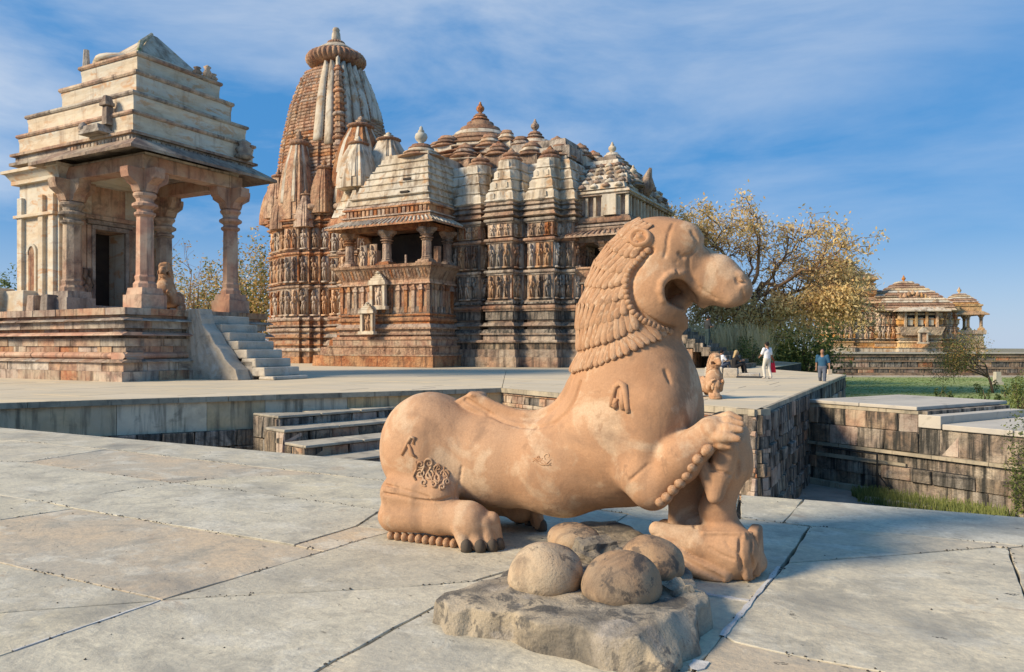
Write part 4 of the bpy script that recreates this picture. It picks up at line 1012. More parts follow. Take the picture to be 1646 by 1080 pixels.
def make_temple():
    root = empty('great_temple', (-5.87, 53.6, 0), GA)
    rr = random.Random(12)
    # ---------------- sanctum tower
    tw = empty('sanctum_tower', (-18.2, 11.0, 0), 0, root)
    plan = stepped(4.15, [(.80, .42), (.60, .80), (.40, 1.25), (.18, 1.55)])
    base = [('f', .55, .55), ('f', .45, .45), ('r', .30, .62), ('f', .25, .35), ('s', .14, .50), ('c', .30, .42), ('n', .18, .15), ('h', .35, .50), ('n', .22, .12), ('r', .32, .40), ('n', .16, .1), ('s', .12, .32), ('f', .40, .12), ('s', .10, .25), ('c', .28, .28)]
    z = stack(tw, plan, 0, base, [TS, TS, M['block_warm']])
    cap = 300
    for row in range(3):
        fh = (2.35, 2.35, 1.9)[row]
        mould(tw, plan, [(z, .0), (z + fh, .0)], TS, 'wall_course')
        for a, b2, L, nn in edges_visible(plan, .5):
            n = max(1, int(L / .62))
            for k in range(n + 1):
                if rr.random() < .15: continue
                t = k / n; x = a[0] + (b2[0] - a[0]) * t + nn[0] * .05; y = a[1] + (b2[1] - a[1]) * t + nn[1] * .05; b = MB(); b.box(x - .09, x + .09, y - .09, y + .09, z + .02, z + fh); b.build('pilaster', TS, tw)
        figures(tw, plan, z, fh, .62, .5, fig_warm, seed=row, off=.10)
        z += fh
        z = stack(tw, plan, z, [('s', .12, .16), ('r', .22, .30), ('n', .14, .06), ('s', .10, .22)], TS)
    z = stack(tw, plan, z, [('h', .40, .42), ('n', .12, .1), ('h', .34, .34)], TS)
    Z0 = z; Z1 = 27.4
    tab = [(Z0, 4.15), (17.2, 3.85), (20, 3.62), (23.8, 3.05), (26.0, 2.48), (Z1, 1.98)]
    sp = stepped(1.0, [(.74, .06), (.42, .13)])
    nb_ = 44
    for k in range(nb_):          # the curved body in thin horizontal stones
        za = Z0 + (Z1 - Z0) * k / nb_; zb = Z0 + (Z1 - Z0) * (k + 1) / nb_; wa, wb = curve(tab, za), curve(tab, zb); m = MB(); h = zb - za
        m.loft([[(x * wa * .985, y * wa * .985, za) for x, y in sp], [(x * wa, y * wa, za + h * .2) for x, y in sp], [(x * (wb + .01), y * (wb + .01), za + h * .72) for x, y in sp], [(x * wb * .978, y * wb * .978, za + h * .86) for x, y in sp], [(x * wb * .978, y * wb * .978, zb) for x, y in sp]])
        m.build('spire_course', TS, tw)
    # honeycomb carving on the big face: small horseshoe knobs
    knob = MB(); knob.lathe([(.02, .10), (.13, .07), (.16, 0)], 0, 0, 6); kme = knob.mesh('gavaksha', TS)
    cnt = 0
    for k in range(0, nb_ - 2):
        za = Z0 + (Z1 - Z0) * (k + .45) / nb_; w = curve(tab, za)
        for q in (-.80, -.58, -.34, -.12, .10):
            if cnt < 290:
                if za > 17.6: link('gavaksha', kme, tw, (q * w, -w * (1.12 if abs(q) < .4 else 1.06), za), (R(90), 0, 0), (1.0, .8, .7)); cnt += 1
                if k % 2: link('gavaksha', kme, tw, (w * (1.12 if abs(q) < .4 else 1.06), q * w, za), (0, R(90), 0), (1.1, 1.3, 1)); cnt += 1
    # white plastered ribs and the carved corner spine
    def ribbon(fx, fy, nx, ny, hw, za, zb, mt, name, dep=.28, n=16, point=True):
        m = MB(); rg = []
        for k in range(n + 1):
            z = za + (zb - za) * k / n; w = curve(tab, min(z, Z1)); cx, cy = fx * w + nx * .02, fy * w + ny * .02; ww = hw * w / 3.6 * (1 if not point or k < n else .15); tx, ty = -ny, nx
            bul = .14
            rg.append([(cx - tx * ww, cy - ty * ww, z), (cx - tx * ww * .6 + nx * bul, cy - ty * ww * .6 + ny * bul, z), (cx + tx * ww * .6 + nx * bul, cy + ty * ww * .6 + ny * bul, z), (cx + tx * ww, cy + ty * ww, z), (cx + tx * ww - nx * dep, cy + ty * ww - ny * dep, z), (cx - tx * ww - nx * dep, cy - ty * ww - ny * dep, z)])
        m.loft(rg); return m.build(name, mt, tw, True)
    for fx, hw, za in ((.36, .50, 19.9), (.66, .46, 19.5)):
        ribbon(fx, -1.11 if fx < .4 else -1.04, 0, -1, hw, za, Z1 + .35, TW, 'white_rib')
    for fy, hw, za in ((-.68, .50, 19.6), (-.38, .50, 20.0), (0.0, .62, 22.4), (.40, .55, 22.8), (.75, .46, 22.8)):
        ribbon(1.05 if abs(fy) > .5 else 1.12, fy, 1, 0, hw, za, Z1 + .35, TW, 'white_rib')
    for k in range(24):
        za = Z0 + .3 + k * .56; w = curve(tab, za); c = w * .93; rdd = .50 * w / 3.6
        if za > Z1 - .3: break
        b = MB(); b.lathe([(rdd * .8, 0), (rdd * 1.08, .10), (rdd * 1.08, .30), (rdd * .8, .36), (rdd * .8, .54)], c, -c, 8); b.build('spine_tier', TS, tw, False, loc=(0, 0, za))
        if k % 4 == 3: amalaka(tw, c, -c, za + .05, rdd * 1.25, .36, 10, TS, 30)
    ribbon(.92, -.92, .707, -.707, .34, 25.9, Z1 + .7, TW, 'white_rib')
    for k in range(16):        # left silhouette corner tiers
        za = Z0 + .2 + k * .85; w = curve(tab, za); c = w * .93
        if za > Z1 - .6: break
        amalaka(tw, -c, -c, za, .27 * w / 3.6, .40, 8, TS, 24); amalaka(tw, c, c, za, .27 * w / 3.6, .40, 8, TS, 24)
    # crown
    b = MB(); b.lathe([(1.7, Z1 - .2), (1.6, Z1 + .2), (1.75, Z1 + .55)], 0, 0, 28); b.build('neck', TS, tw, True)
    amalaka(tw, 0, 0, Z1 + .50, 2.70, 1.40, 34, M['temple_brown'], 204)
    b = MB(); b.lathe([(1.9, Z1 + 1.95), (1.75, Z1 + 2.12), (1.35, Z1 + 2.4), (1.0, Z1 + 2.62)], 0, 0, 32); b.build('cap_disc', TW, tw, True)
    amalaka(tw, 0, 0, Z1 + 2.6, .82, .42, 20, M['temple_brown'], 80)
    b = MB(); b.lathe([(.38, Z1 + 3.0), (.44, Z1 + 3.2), (.40, Z1 + 3.7), (.30, Z1 + 4.0), (.36, Z1 + 4.1), (.25, Z1 + 4.3)], 0, 0, 14); b.build('pot_finial', TW, tw, True)
    # sub-spires hugging the tower
    mini_spire(tw, -.3, -4.55, Z0 - .6, 1.35, 8.2, TS, TW)
    mini_spire(tw, -3.0, -4.4, Z0 - .2, .95, 4.6, TS, None); mini_spire(tw, 2.6, -4.5, Z0 - .2, .95, 4.8, TS, None)
    mini_spire(tw, -4.6, -3.3, Z0 - .5, 1.0, 4.2, TS, None); mini_spire(tw, -4.9, -.6, Z0 - .5, 1.0, 5.0, TS, None)
    mini_spire(tw, 4.5, -3.4, Z0 - .3, 1.15, 5.6, TS, TW); mini_spire(tw, 4.9, -1.2, Z0 - .3, 1.3, 7.4, TS, TW)
    mini_spire(tw, -1.7, -5.3, Z0 - 1.4, .75, 3.4, TS, None); mini_spire(tw, 1.2, -5.3, Z0 - 1.4, .75, 3.4, TS, None)
    for x, y in ((-4.2, -4.2), (-2.0, -5.1), (1.9, -5.2), (4.2, -4.3)): column_like = amalaka(tw, x, y, Z0 + .1, .62, .5, 10, TS, 30)
    # ---------------- vestibule between tower and hall
    vb = empty('vestibule', (0, 0, 0), 0, root)
    vp = [(-13.6, 5.2), (-11.9, 5.2), (-11.9, 4.4), (-10.2, 4.4), (-10.2, 5.0), (-7.6, 5.0), (-7.6, 17), (-13.6, 17)]
    z = stack(vb, vp, 0, base, [TS, TD, M['block_warm']])
    for row in range(3):
        fh = (2.2, 2.2, 1.7)[row]; mould(vb, vp, [(z, 0), (z + fh, 0)], TS, 'wall_course'); figures(vb, vp, z, fh, .62, .5, fig_warm, 5 + row, off=.06); z += fh; z = stack(vb, vp, z, [('s', .12, .16), ('r', .22, .28), ('n', .12, .06)], TS)
    zv = z
    for k in range(6):
        o = .15 - .26 * k; mould(vb, vp, [(z, o), (z + .08, o + .12), (z + .55, o - .02), (z + .72, o - .04)], TW if k else TS, 'roof_tier'); z += .74
    mini_spire(vb, -11.6, 6.3, z - 1.2, 1.35, 4.6, TW, TW, TW); mini_spire(vb, -12.9, 8.2, z - .6, 1.8, 6.4, TS, TW, TS); mini_spire(vb, -10.3, 8.8, z - .6, 1.6, 4.8, TW, TW, TW); mini_spire(vb, -8.6, 9.8, z - 1.4, 1.4, 4.0, TW, None, TW)
    for k, (x, y) in enumerate(((-9.3, 8.0), (-8.6, 8.7), (-10.2, 7.3), (-8.0, 9.6))): link('carved_figure', fig_warm[k], vb, (x, y, z - .5), (0, 0, 0), (1.1, 1.1, 1.3))
    # ---------------- main hall
    hl = empty('main_hall', (0, 0, 0), 0, root)
    hp = [(-8.6, 4.2), (-6.0, 4.2), (-6.0, 3.7), (.3, 3.7), (.3, 3.45), (2.1, 3.45), (2.1, 5.1), (2.65, 5.1), (2.65, 4.1), (3.15, 4.1), (3.15, 3.1), (4.95, 3.1), (4.95, 4.0), (5.45, 4.0), (5.45, 5.2), (5.95, 5.2), (5.95, 3.9), (7.8, 3.9), (7.8, 5.0), (8.9, 5.0), (8.9, 18), (-8.6, 18)]
    hbase = [('f', .70, .75), ('f', .55, .62), ('f', .45, .52), ('r', .22, .70), ('f', .38, .35), ('s', .12, .52), ('c', .26, .46), ('n', .20, .1), ('h', .30, .46), ('n', .20, .1), ('f', .62, .22), ('s', .10, .34), ('r', .30, .40), ('n', .12, .1), ('s', .12, .26), ('c', .2, .24)]
    z = stack(hl, hp, 0, hbase, [TD, TD, M['block'], TD])
    # visible blocks of the lowest courses
    z2 = z
    for row in range(3):
        fh = (1.75, 1.8, .95)[row]; mould(hl, hp, [(z, 0), (z + fh, 0)], TD, 'wall_course')
        for a, b2, L, nn in edges_visible(hp, .5):
            n = max(1, int(L / .55))
            for k in range(n + 1):
                t = k / n; x = a[0] + (b2[0] - a[0]) * t + nn[0] * .05; y = a[1] + (b2[1] - a[1]) * t + nn[1] * .05
                if y < 5 or x > 8: b = MB(); b.box(x - .07, x + .07, y - .07, y + .07, z + .02, z + fh); b.build('pilaster', TS if rr.random() < .4 else TD, hl)
        figures(hl, hp, z, fh, .55, .5, fig_dark if row < 2 else fig_warm, 10 + row, off=.10); z += fh
        z = stack(hl, hp, z, [('s', .11, .18), ('r', .24, .32), ('n', .12, .06)], [TD, TD])
    z = stack(hl, hp, z, [('h', .34, .42), ('n', .10, .1), ('h', .30, .36), ('n', .08, .1), ('h', .26, .30)], [TD])
    zt = z
    for k in range(4):
        o = .22 - .22 * k; h = .80
        mould(hl, hp, [(z, o - .08), (z + .10, o + .07), (z + .16, o + .05), (z + .22, o - .02), (z + .6, o - .02), (z + h, o - .16)], TW, 'roof_tier'); z += h
    # a rounded hood with ribbed fronts over each bay
    for cx, wd, y in ((1.2, 1.05, 3.75), (4.12, .95, 3.3), (6.9, .95, 4.1), (-7.3, 1.0, 4.4)):
        for k in range(4):
            zz = zt + .80 * k; r0 = wd * (1.10 - .06 * k); b = MB(); cy = y + .50 + .20 * k
            b.lathe([(r0, zz + .02), (r0 * 1.10, zz + .10), (r0 * 1.10, zz + .20), (r0 * 1.03, zz + .26), (r0 * .98, zz + .78)], cx, cy, 20, 0, 0, 1, .95); b.build('bay_tier', TW, hl, False)
            if cx > 3:
                for q in (-.45, 0, .45):
                    if rr.random() < .5: b = MB(); b.box(cx + q * r0 - .09, cx + q * r0 + .09, cy - r0 * .97, cy - r0 * .7, zz + .26, zz + .62, .03, 0); b.build('tier_bracket', TW, hl)
        zz = z - .05; amalaka(hl, cx, y + 1.3, zz, wd * .85, .38, 14, M['temple_brown'], 42); amalaka(hl, cx, y + 1.35, zz + .40, wd * .66, .34, 12, M['temple_brown'], 36)
        b = MB(); b.lathe([(wd * .4, zz + .7), (wd * .25, zz + .9), (.02, zz + 1.15)], cx, y + 1.35, 10); b.build('finial', TS, hl, True)
    # upper roof: steep stack of round discs with clusters round it
    zr = z + .35
    def roof(cx, cy, r0, z0, z1, n, ptop, potm=TS):
        dz = (z1 - z0) / n
        for k in range(n):
            t = k / n; r_ = r0 * (1 - t) ** .85 + .55; zz = z0 + dz * k; b = MB()
            b.lathe([(r_ * .9, zz), (r_ * .99, zz + dz * .10), (r_, zz + dz * .26), (r_ * .95, zz + dz * .40), (r_ * .86, zz + dz * .50), (r_ * .84, zz + dz)], cx, cy, 36, 12 if k < n - 3 else 0, .05)
            b.build('roof_disc', M['temple_brown'] if k % 3 else TW, hl, True)
        rings(hl, cx, cy, z1, .95, 3, .26, M['temple_brown'], TS, .18, seg=20); pot(hl, cx, cy, z1 + .75, ptop, potm)
    hallroof_c = (-2.3, 11.0)
    mould(hl, [(-7, 6.4), (8, 6.4), (8, 16), (-7, 16)], [(zr, 0), (zr + .9, 0), (zr + 1.0, -.5), (zr + 1.6, -.6)], TD, 'roof_mass')
    roof(-2.3, 11.0, 5.3, zr + .6, 20.4, 9, 1.15)
    roof(2.9, 11.0, 4.6, zr + .2, 18.2, 7, 1.15)
    # clusters of small crowned turrets stepping up the roof
    for x, y, zz, r_ in ((-5.2, 6.6, zr + 1.2, 1.25), (-1.0, 6.5, zr + .9, 1.2), (1.9, 6.7, zr + .7, 1.15), (.4, 7.9, zr + 1.9, 1.1), (-3.4, 7.6, zr + 2.2, 1.3), (4.7, 6.8, zr + .4, 1.15), (6.9, 7.2, zr + .1, 1.2), (3.0, 8.3, zr + 1.5, 1.0), (5.9, 8.8, zr + 1.1, 1.1), (7.4, 9.8, zr + .6, 1.1), (-5.3, 9.2, zr + 2.3, 1.4), (7.6, 12, zr + .5, 1.2), (1.2, 9.3, zr + 2.5, .9)):
        b = MB(); b.box(x - r_ * .8, x + r_ * .8, y - r_ * .8, y + r_ * .8, zz - 1.6, zz, .05, .05); b.build('turret_block', TW if rr.random() < .5 else TD, hl)
        rings(hl, x, y, zz, r_ * 1.05, 3, .34, M['temple_brown'], TW if rr.random() < .4 else TD, .20, 'turret_disc', 18)
        if rr.random() < .5: b = MB(); b.lathe([(r_ * .3, zz + .9), (r_ * .34, zz + 1.05), (.02, zz + 1.3)], x, y, 10); b.build('finial', TS, hl, True)
    # right shoulder descending to the entrance
    for k in range(6):
        m = MB(); x1 = 10.6 - .55 * k; m.box(5.5, x1, 7.0 + .25 * k, 15 - .25 * k, 11.0 + .70 * k, 11.0 + .70 * k + .68, .16, .16); m.build('shoulder_tier', TW if k % 2 else TD, hl)
    # ---------------- side porch with balcony
    pc = empty('side_porch', (0, 0, 0), 0, root)
    pp = [(-7.9, 0), (0, 0), (0, 3.6), (-7.9, 3.6)]
    z = stack(pc, pp, 0, [('f', .78, .95), ('s', .10, 1.0), ('f', .55, .72), ('s', .10, .80), ('f', .42, .52), ('c', .22, .60), ('n', .14, .16), ('s', .14, .34), ('f', .26, .20), ('s', .12, .42), ('c', .26, .36), ('n', .16, .08), ('r', .30, .25), ('n', .14, .06), ('s', .12, .20), ('n', .10, .08)], [TS, M['block_warm'], TS])
    # extra stepped wedge on the left side
    for k, (e, h) in enumerate([(2.3, .8), (1.8, .62), (1.2, .55), (.7, .6)]):
        zz = [0, .8, 1.42, 1.97][k]; m = MB(); m.box(-7.9 - e, -7.0, .05 * k + .1 - .9 + .25 * k, 3.5, zz, zz + h, .05, .05); m.build('base_step', TS, pc)
    zb = z
    mould(pc, pp, [(z, 0), (z + 2.05, 0)], M['block_warm'], 'wall_course')
    for side in ('f', 'r'):
        L = 7.9 if side == 'f' else 3.6; n = 12 if side == 'f' else 5
        for k in range(n + 1):
            u = L * k / n; x, y = (-7.9 + u, 0) if side == 'f' else (0, u)
            b = MB(); b.box(x - .13, x + .13, y - .13, y + .13, z, z + 1.85); b.build('pilaster', TS, pc)
            b = MB(); b.box(x - .20, x + .20, y - .20, y + .20, z + 1.62, z + 1.80, .02, .02); b.box(x - .15, x + .15, y - .17, y + .17, z + 1.82, z + 2.1, .1, .1); b.build('pilaster_cap', TS, pc)
            b = MB(); 
            if k < n:
                uu = u + L / n / 2; x, y = (-7.9 + uu, 0) if side == 'f' else (0, uu); b.box(x - .18, x + .18, y - .10, y + .10, z - .02, z + .42, .03, .03); b.build('small_panel', TD if k % 3 else TS, pc)
    z += 2.05
    z = stack(pc, pp, z, [('s', .12, .18), ('f', .20, .05)], TS)
    mould(pc, pp, [(z, .04), (z + .15, .10), (z + .75, .42), (z + .90, .55)], TS, 'sloping_seat_back')
    for k in range(26):
        b = MB(); t = -7.7 + k * .3; b.add([(t, -.12, z + .15), (t + .14, -.12, z + .15), (t + .14, -.45, z + .74), (t, -.45, z + .74), (t, 0, z + .15), (t + .14, 0, z + .15), (t + .14, -.3, z + .80), (t, -.3, z + .80)], [(0, 1, 2, 3), (4, 7, 6, 5), (0, 4, 5, 1), (3, 2, 6, 7), (0, 3, 7, 4), (1, 5, 6, 2)]); b.build('seat_back_slat', TS, pc)
    mould(pc, pp, [(z + .905, .60), (z + 1.10, .64), (z + 1.12, .2)], TS, 'seat_back_rail'); zs = z + 1.1
    # interior shade and the columns
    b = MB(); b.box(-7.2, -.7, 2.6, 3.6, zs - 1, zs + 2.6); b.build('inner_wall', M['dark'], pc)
    b = MB(); b.box(-7.6, -.25, .25, 3.5, zs - .9, zs - .62); b.build('porch_floor', TD, pc)
    ch = 9.95 - zs
    for x, y in ((-7.5, .35), (-4.0, .35), (-.45, .35), (-.45, 3.0), (-7.5, 3.0)): column(pc, x, y, zs - .1, ch + .1, .33, TS, br=2.1)
    for x, y, w in ((-6.35, .55, .3), (-5.2, .3, .28)): 
        link('carved_figure', fig_warm[0], pc, (x, y, zs), (0, 0, 0), (1.1, 1.2, 1.6))
    b = MB(); b.box(-5.4, -4.9, .3, .8, zs, zs + 1.25); b.build('broken_pier', TS, pc)
    b = MB(); b.box(-2.35, -2.22, .3, .42, zs, zs + .75); b.build('railing_stub', TS, pc)
    b = MB(); b.box(-.62, -.25, 1.5, 1.9, zs, zs + 1.4); b.build('broken_pier', TS, pc)
    z = 9.95
    b = MB(); b.box(-7.95, .05, -.05, .6, z, z + .35); b.box(-.6, .05, .61, 3.6, z, z + .35); b.box(-7.95, -7.3, .61, 3.6, z, z + .35); b.build('beam', TS, pc)
    b = MB(); b.box(-7.3, -.6, .61, 3.5, z + .15, z + .33); b.build('porch_ceiling', TD, pc)
    eave(pc, -7.7, -.2, .2, 3.6, z + .95, .62, 1.15, TS, ribs=.34, rib_mt=TW, name='eave')
    z += .75
    z = stack(pc, [(-7.7, .2), (-.15, .2), (-.15, 3.6), (-7.7, 3.6)], z, [('r', .32, .25), ('s', .10, .30), ('f', .50, .05), ('s', .12, .22), ('c', .2, .16)], [TS, TS, TS])
    for k in range(20):
        b = MB(); x = -7.45 + k * .37; b.box(x - .12, x + .12, .05, .2, z - .78, z - .36); b.build('frieze_carving', TS, pc)
    n = 7; zt2 = 15.45; dz = (zt2 - z) / n
    for k in range(n):
        e = .42 * k; ee = .25 * k if k > 1 else 0
        r_ = [(-7.7 + e * 1.02, .2 + ee * .5), (-.15 - .10 * k, .2 + ee * .5), (-.15 - .10 * k, 6), (-7.7 + e * 1.02, 6)]
        mould(pc, r_, [(z, .0), (z + dz * .12, .09), (z + dz * .24, .09), (z + dz * .36, -.04), (z + dz, -.12)], TW, 'roof_tier'); z += dz
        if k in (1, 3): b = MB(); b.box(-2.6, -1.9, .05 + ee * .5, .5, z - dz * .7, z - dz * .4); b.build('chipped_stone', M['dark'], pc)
    rings(pc, -2.3, 2.3, z, 1.75, 3, .36, M['temple_brown'], TW, .22, seg=28); b = MB(); b.box(-4.8, -.9, 1.2, 6, z, z + .3); b.build('roof_tier', TW, pc)
    pot(pc, -2.3, 2.3, z + 1.0, 1.55, M['pot_pale'])
    # two little roofed niches on the front of the base
    niche(pc, -4.7, -.95, 2.35, 1.15, 2.1, 0, TW, TS); niche(pc, -4.15, -.42, 4.15, 1.35, 2.5, 0, TW, M['block_warm'])
    # ---------------- entrance porch at right
    ep = empty('entrance_porch', (0, 0, 0), 0, root)
    e0 = [(8.6, 5.4), (13.0, 5.4), (13.0, 16.6), (8.6, 16.6)]
    z = stack(ep, e0, 0, hbase[:13], [TD, M['block'], TD])
    mould(ep, e0, [(z, 0), (z + 1.6, 0)], TD, 'wall_course')
    for k in range(8): b = MB(); x = 8.9 + k * .56; b.box(x - .07, x + .07, 5.30, 5.4, z, z + 1.45); b.build('pilaster', TS if k % 2 else TD, ep)
    z += 1.5; z = stack(ep, e0, z, [('s', .14, .16), ('f', .22, .03)], TD)
    mould(ep, e0, [(z, .02), (z + .6, .22), (z + .7, .35), (z + .82, .35)], TS, 'sloping_seat_back'); z += .82; zs = z
    for x, y in ((8.9, 5.7), (11.0, 5.7), (12.8, 5.7), (12.8, 9.0), (12.8, 13.0)): column(ep, x, y, zs - .1, 8.95 - zs, .30, TD, br=2.2)
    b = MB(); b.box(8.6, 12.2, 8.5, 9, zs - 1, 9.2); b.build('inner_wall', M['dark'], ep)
    b = MB(); b.box(8.6, 13.1, 5.35, 16.6, 8.85, 9.2); b.build('beam', TD, ep)
    eave(ep, 8.3, 12.9, 5.5, 16.6, 9.75, .50, 1.0, TS, ribs=.34, rib_mt=TD, name='eave')
    z = 9.6
    e1 = [(8.3, 5.6), (12.8, 5.6), (12.8, 16.4), (8.3, 16.4)]
    z = stack(ep, e1, z, [('r', .30, .45), ('s', .14, .50), ('n', .16, .1), ('s', .14, .30), ('c', .22, .26), ('f', .12, .0)], TD)
    mould(ep, [(8.6, 6.0), (12.5, 6.0), (12.5, 16), (8.6, 16)], [(z, 0), (z + 1.45, 0)], M['block_warm'], 'wall_course')
    for k in range(8): b = MB(); x = 8.45 + k * .61; b.box(x - .09, x + .09, 5.66, 5.84, z, z + 1.4); b.build('colonnette', TW, ep)
    for k in range(14): b = MB(); y = 5.8 + k * .75; b.box(12.55, 12.72, y - .09, y + .09, z, z + 1.4); b.build('colonnette', TW, ep)
    b = MB(); b.box(11.0, 12.0, 5.3, 6.0, z, z + 1.44); b.build('turret_block', TW, ep)
    z += 1.45
    z = stack(ep, e1, z, [('s', .12, .10), ('h', .22, .22), ('s', .10, .02)], [TD, TW])
    cx, cy = 9.6, 11.0
    for k in range(8):
        t = k / 8; hx = 4.4 * (1 - t) + .55; hy = 5.0 * (1 - t) + .55; b = MB()
        x0 = max(8.0, cx - hx)
        b.box(x0, min(12.6, cx + hx * .72), cy - hy, cy + hy, z + k * .43, z + k * .43 + .40, .10, .10); b.build('roof_tier', TD if k % 2 else TW, ep)
        for q in range(5):
            if k < 6:
                xx = x0 + (min(12.6, cx + hx * .72) - x0) * (q + .5) / 5; b = MB(); b.lathe([(.30, 0), (.34, .10), (.20, .22), (.02, .34)], xx, cy - hy + .12, 7); b.build('small_turret', TD if (q + k) % 2 else TW, ep, True, loc=(0, 0, z + k * .43 + .12))
                yy = cy - hy + 2 * hy * (q + .5) / 5; b = MB(); b.lathe([(.30, 0), (.34, .10), (.20, .22), (.02, .34)], min(12.6, cx + hx * .72) - .1, yy, 7); b.build('small_turret', TD if (q + k) % 2 else TW, ep, True, loc=(0, 0, z + k * .43 + .12))
    zc = z + 8 * .43 - .2
    rings(ep, cx, cy, zc - .55, 1.6, 4, .30, TD, TW, .2, seg=24); pot(ep, cx, cy, zc + .55, 1.0, TW)
    rings(ep, 12.2, 8.4, z + .5, .9, 3, .3, TD, TW, .22, seg=16); pot(ep, 12.2, 8.4, z + 1.35, .8, TW)
    rings(ep, 8.4, 7.2, z + .9, .8, 3, .3, TS, TW, .22, seg=16)
    b = MB(); b.tube([(12.4, 10.0, z + .1), (12.9, 9.8, z + .9), (12.8, 9.9, z + 1.5), (13.1, 9.7, z + 2.1)], [.45, .5, .35, .1], 8); b.build('horned_beast', TD, ep, True)
    # entrance stair
    sr = empty('entrance_stair', (0, 0, 0), 0, root)
    for k in range(11):
        b = MB(); zt_ = 3.1 - .28 * k; b.box(14.5 + .52 * k, 15.12 + .52 * k, 6.6, 11.5, max(0, zt_ - .6), zt_); b.build('step', M['block'], sr)
    m = MB(); m.box(12.6, 17, 6.7, 11.4, 0, 1.3); m.build('stair_core', TD, sr)
    tag(root, 'huge carved sandstone temple with tall ribbed spire, tiered white roofs and balconies', 'temple')
    return root
M['pot_pale'] = mat('pale_pot_stone', (.50, .47, .38), (.40, .37, .30), vary=0, scale=2)
temple = make_temple()

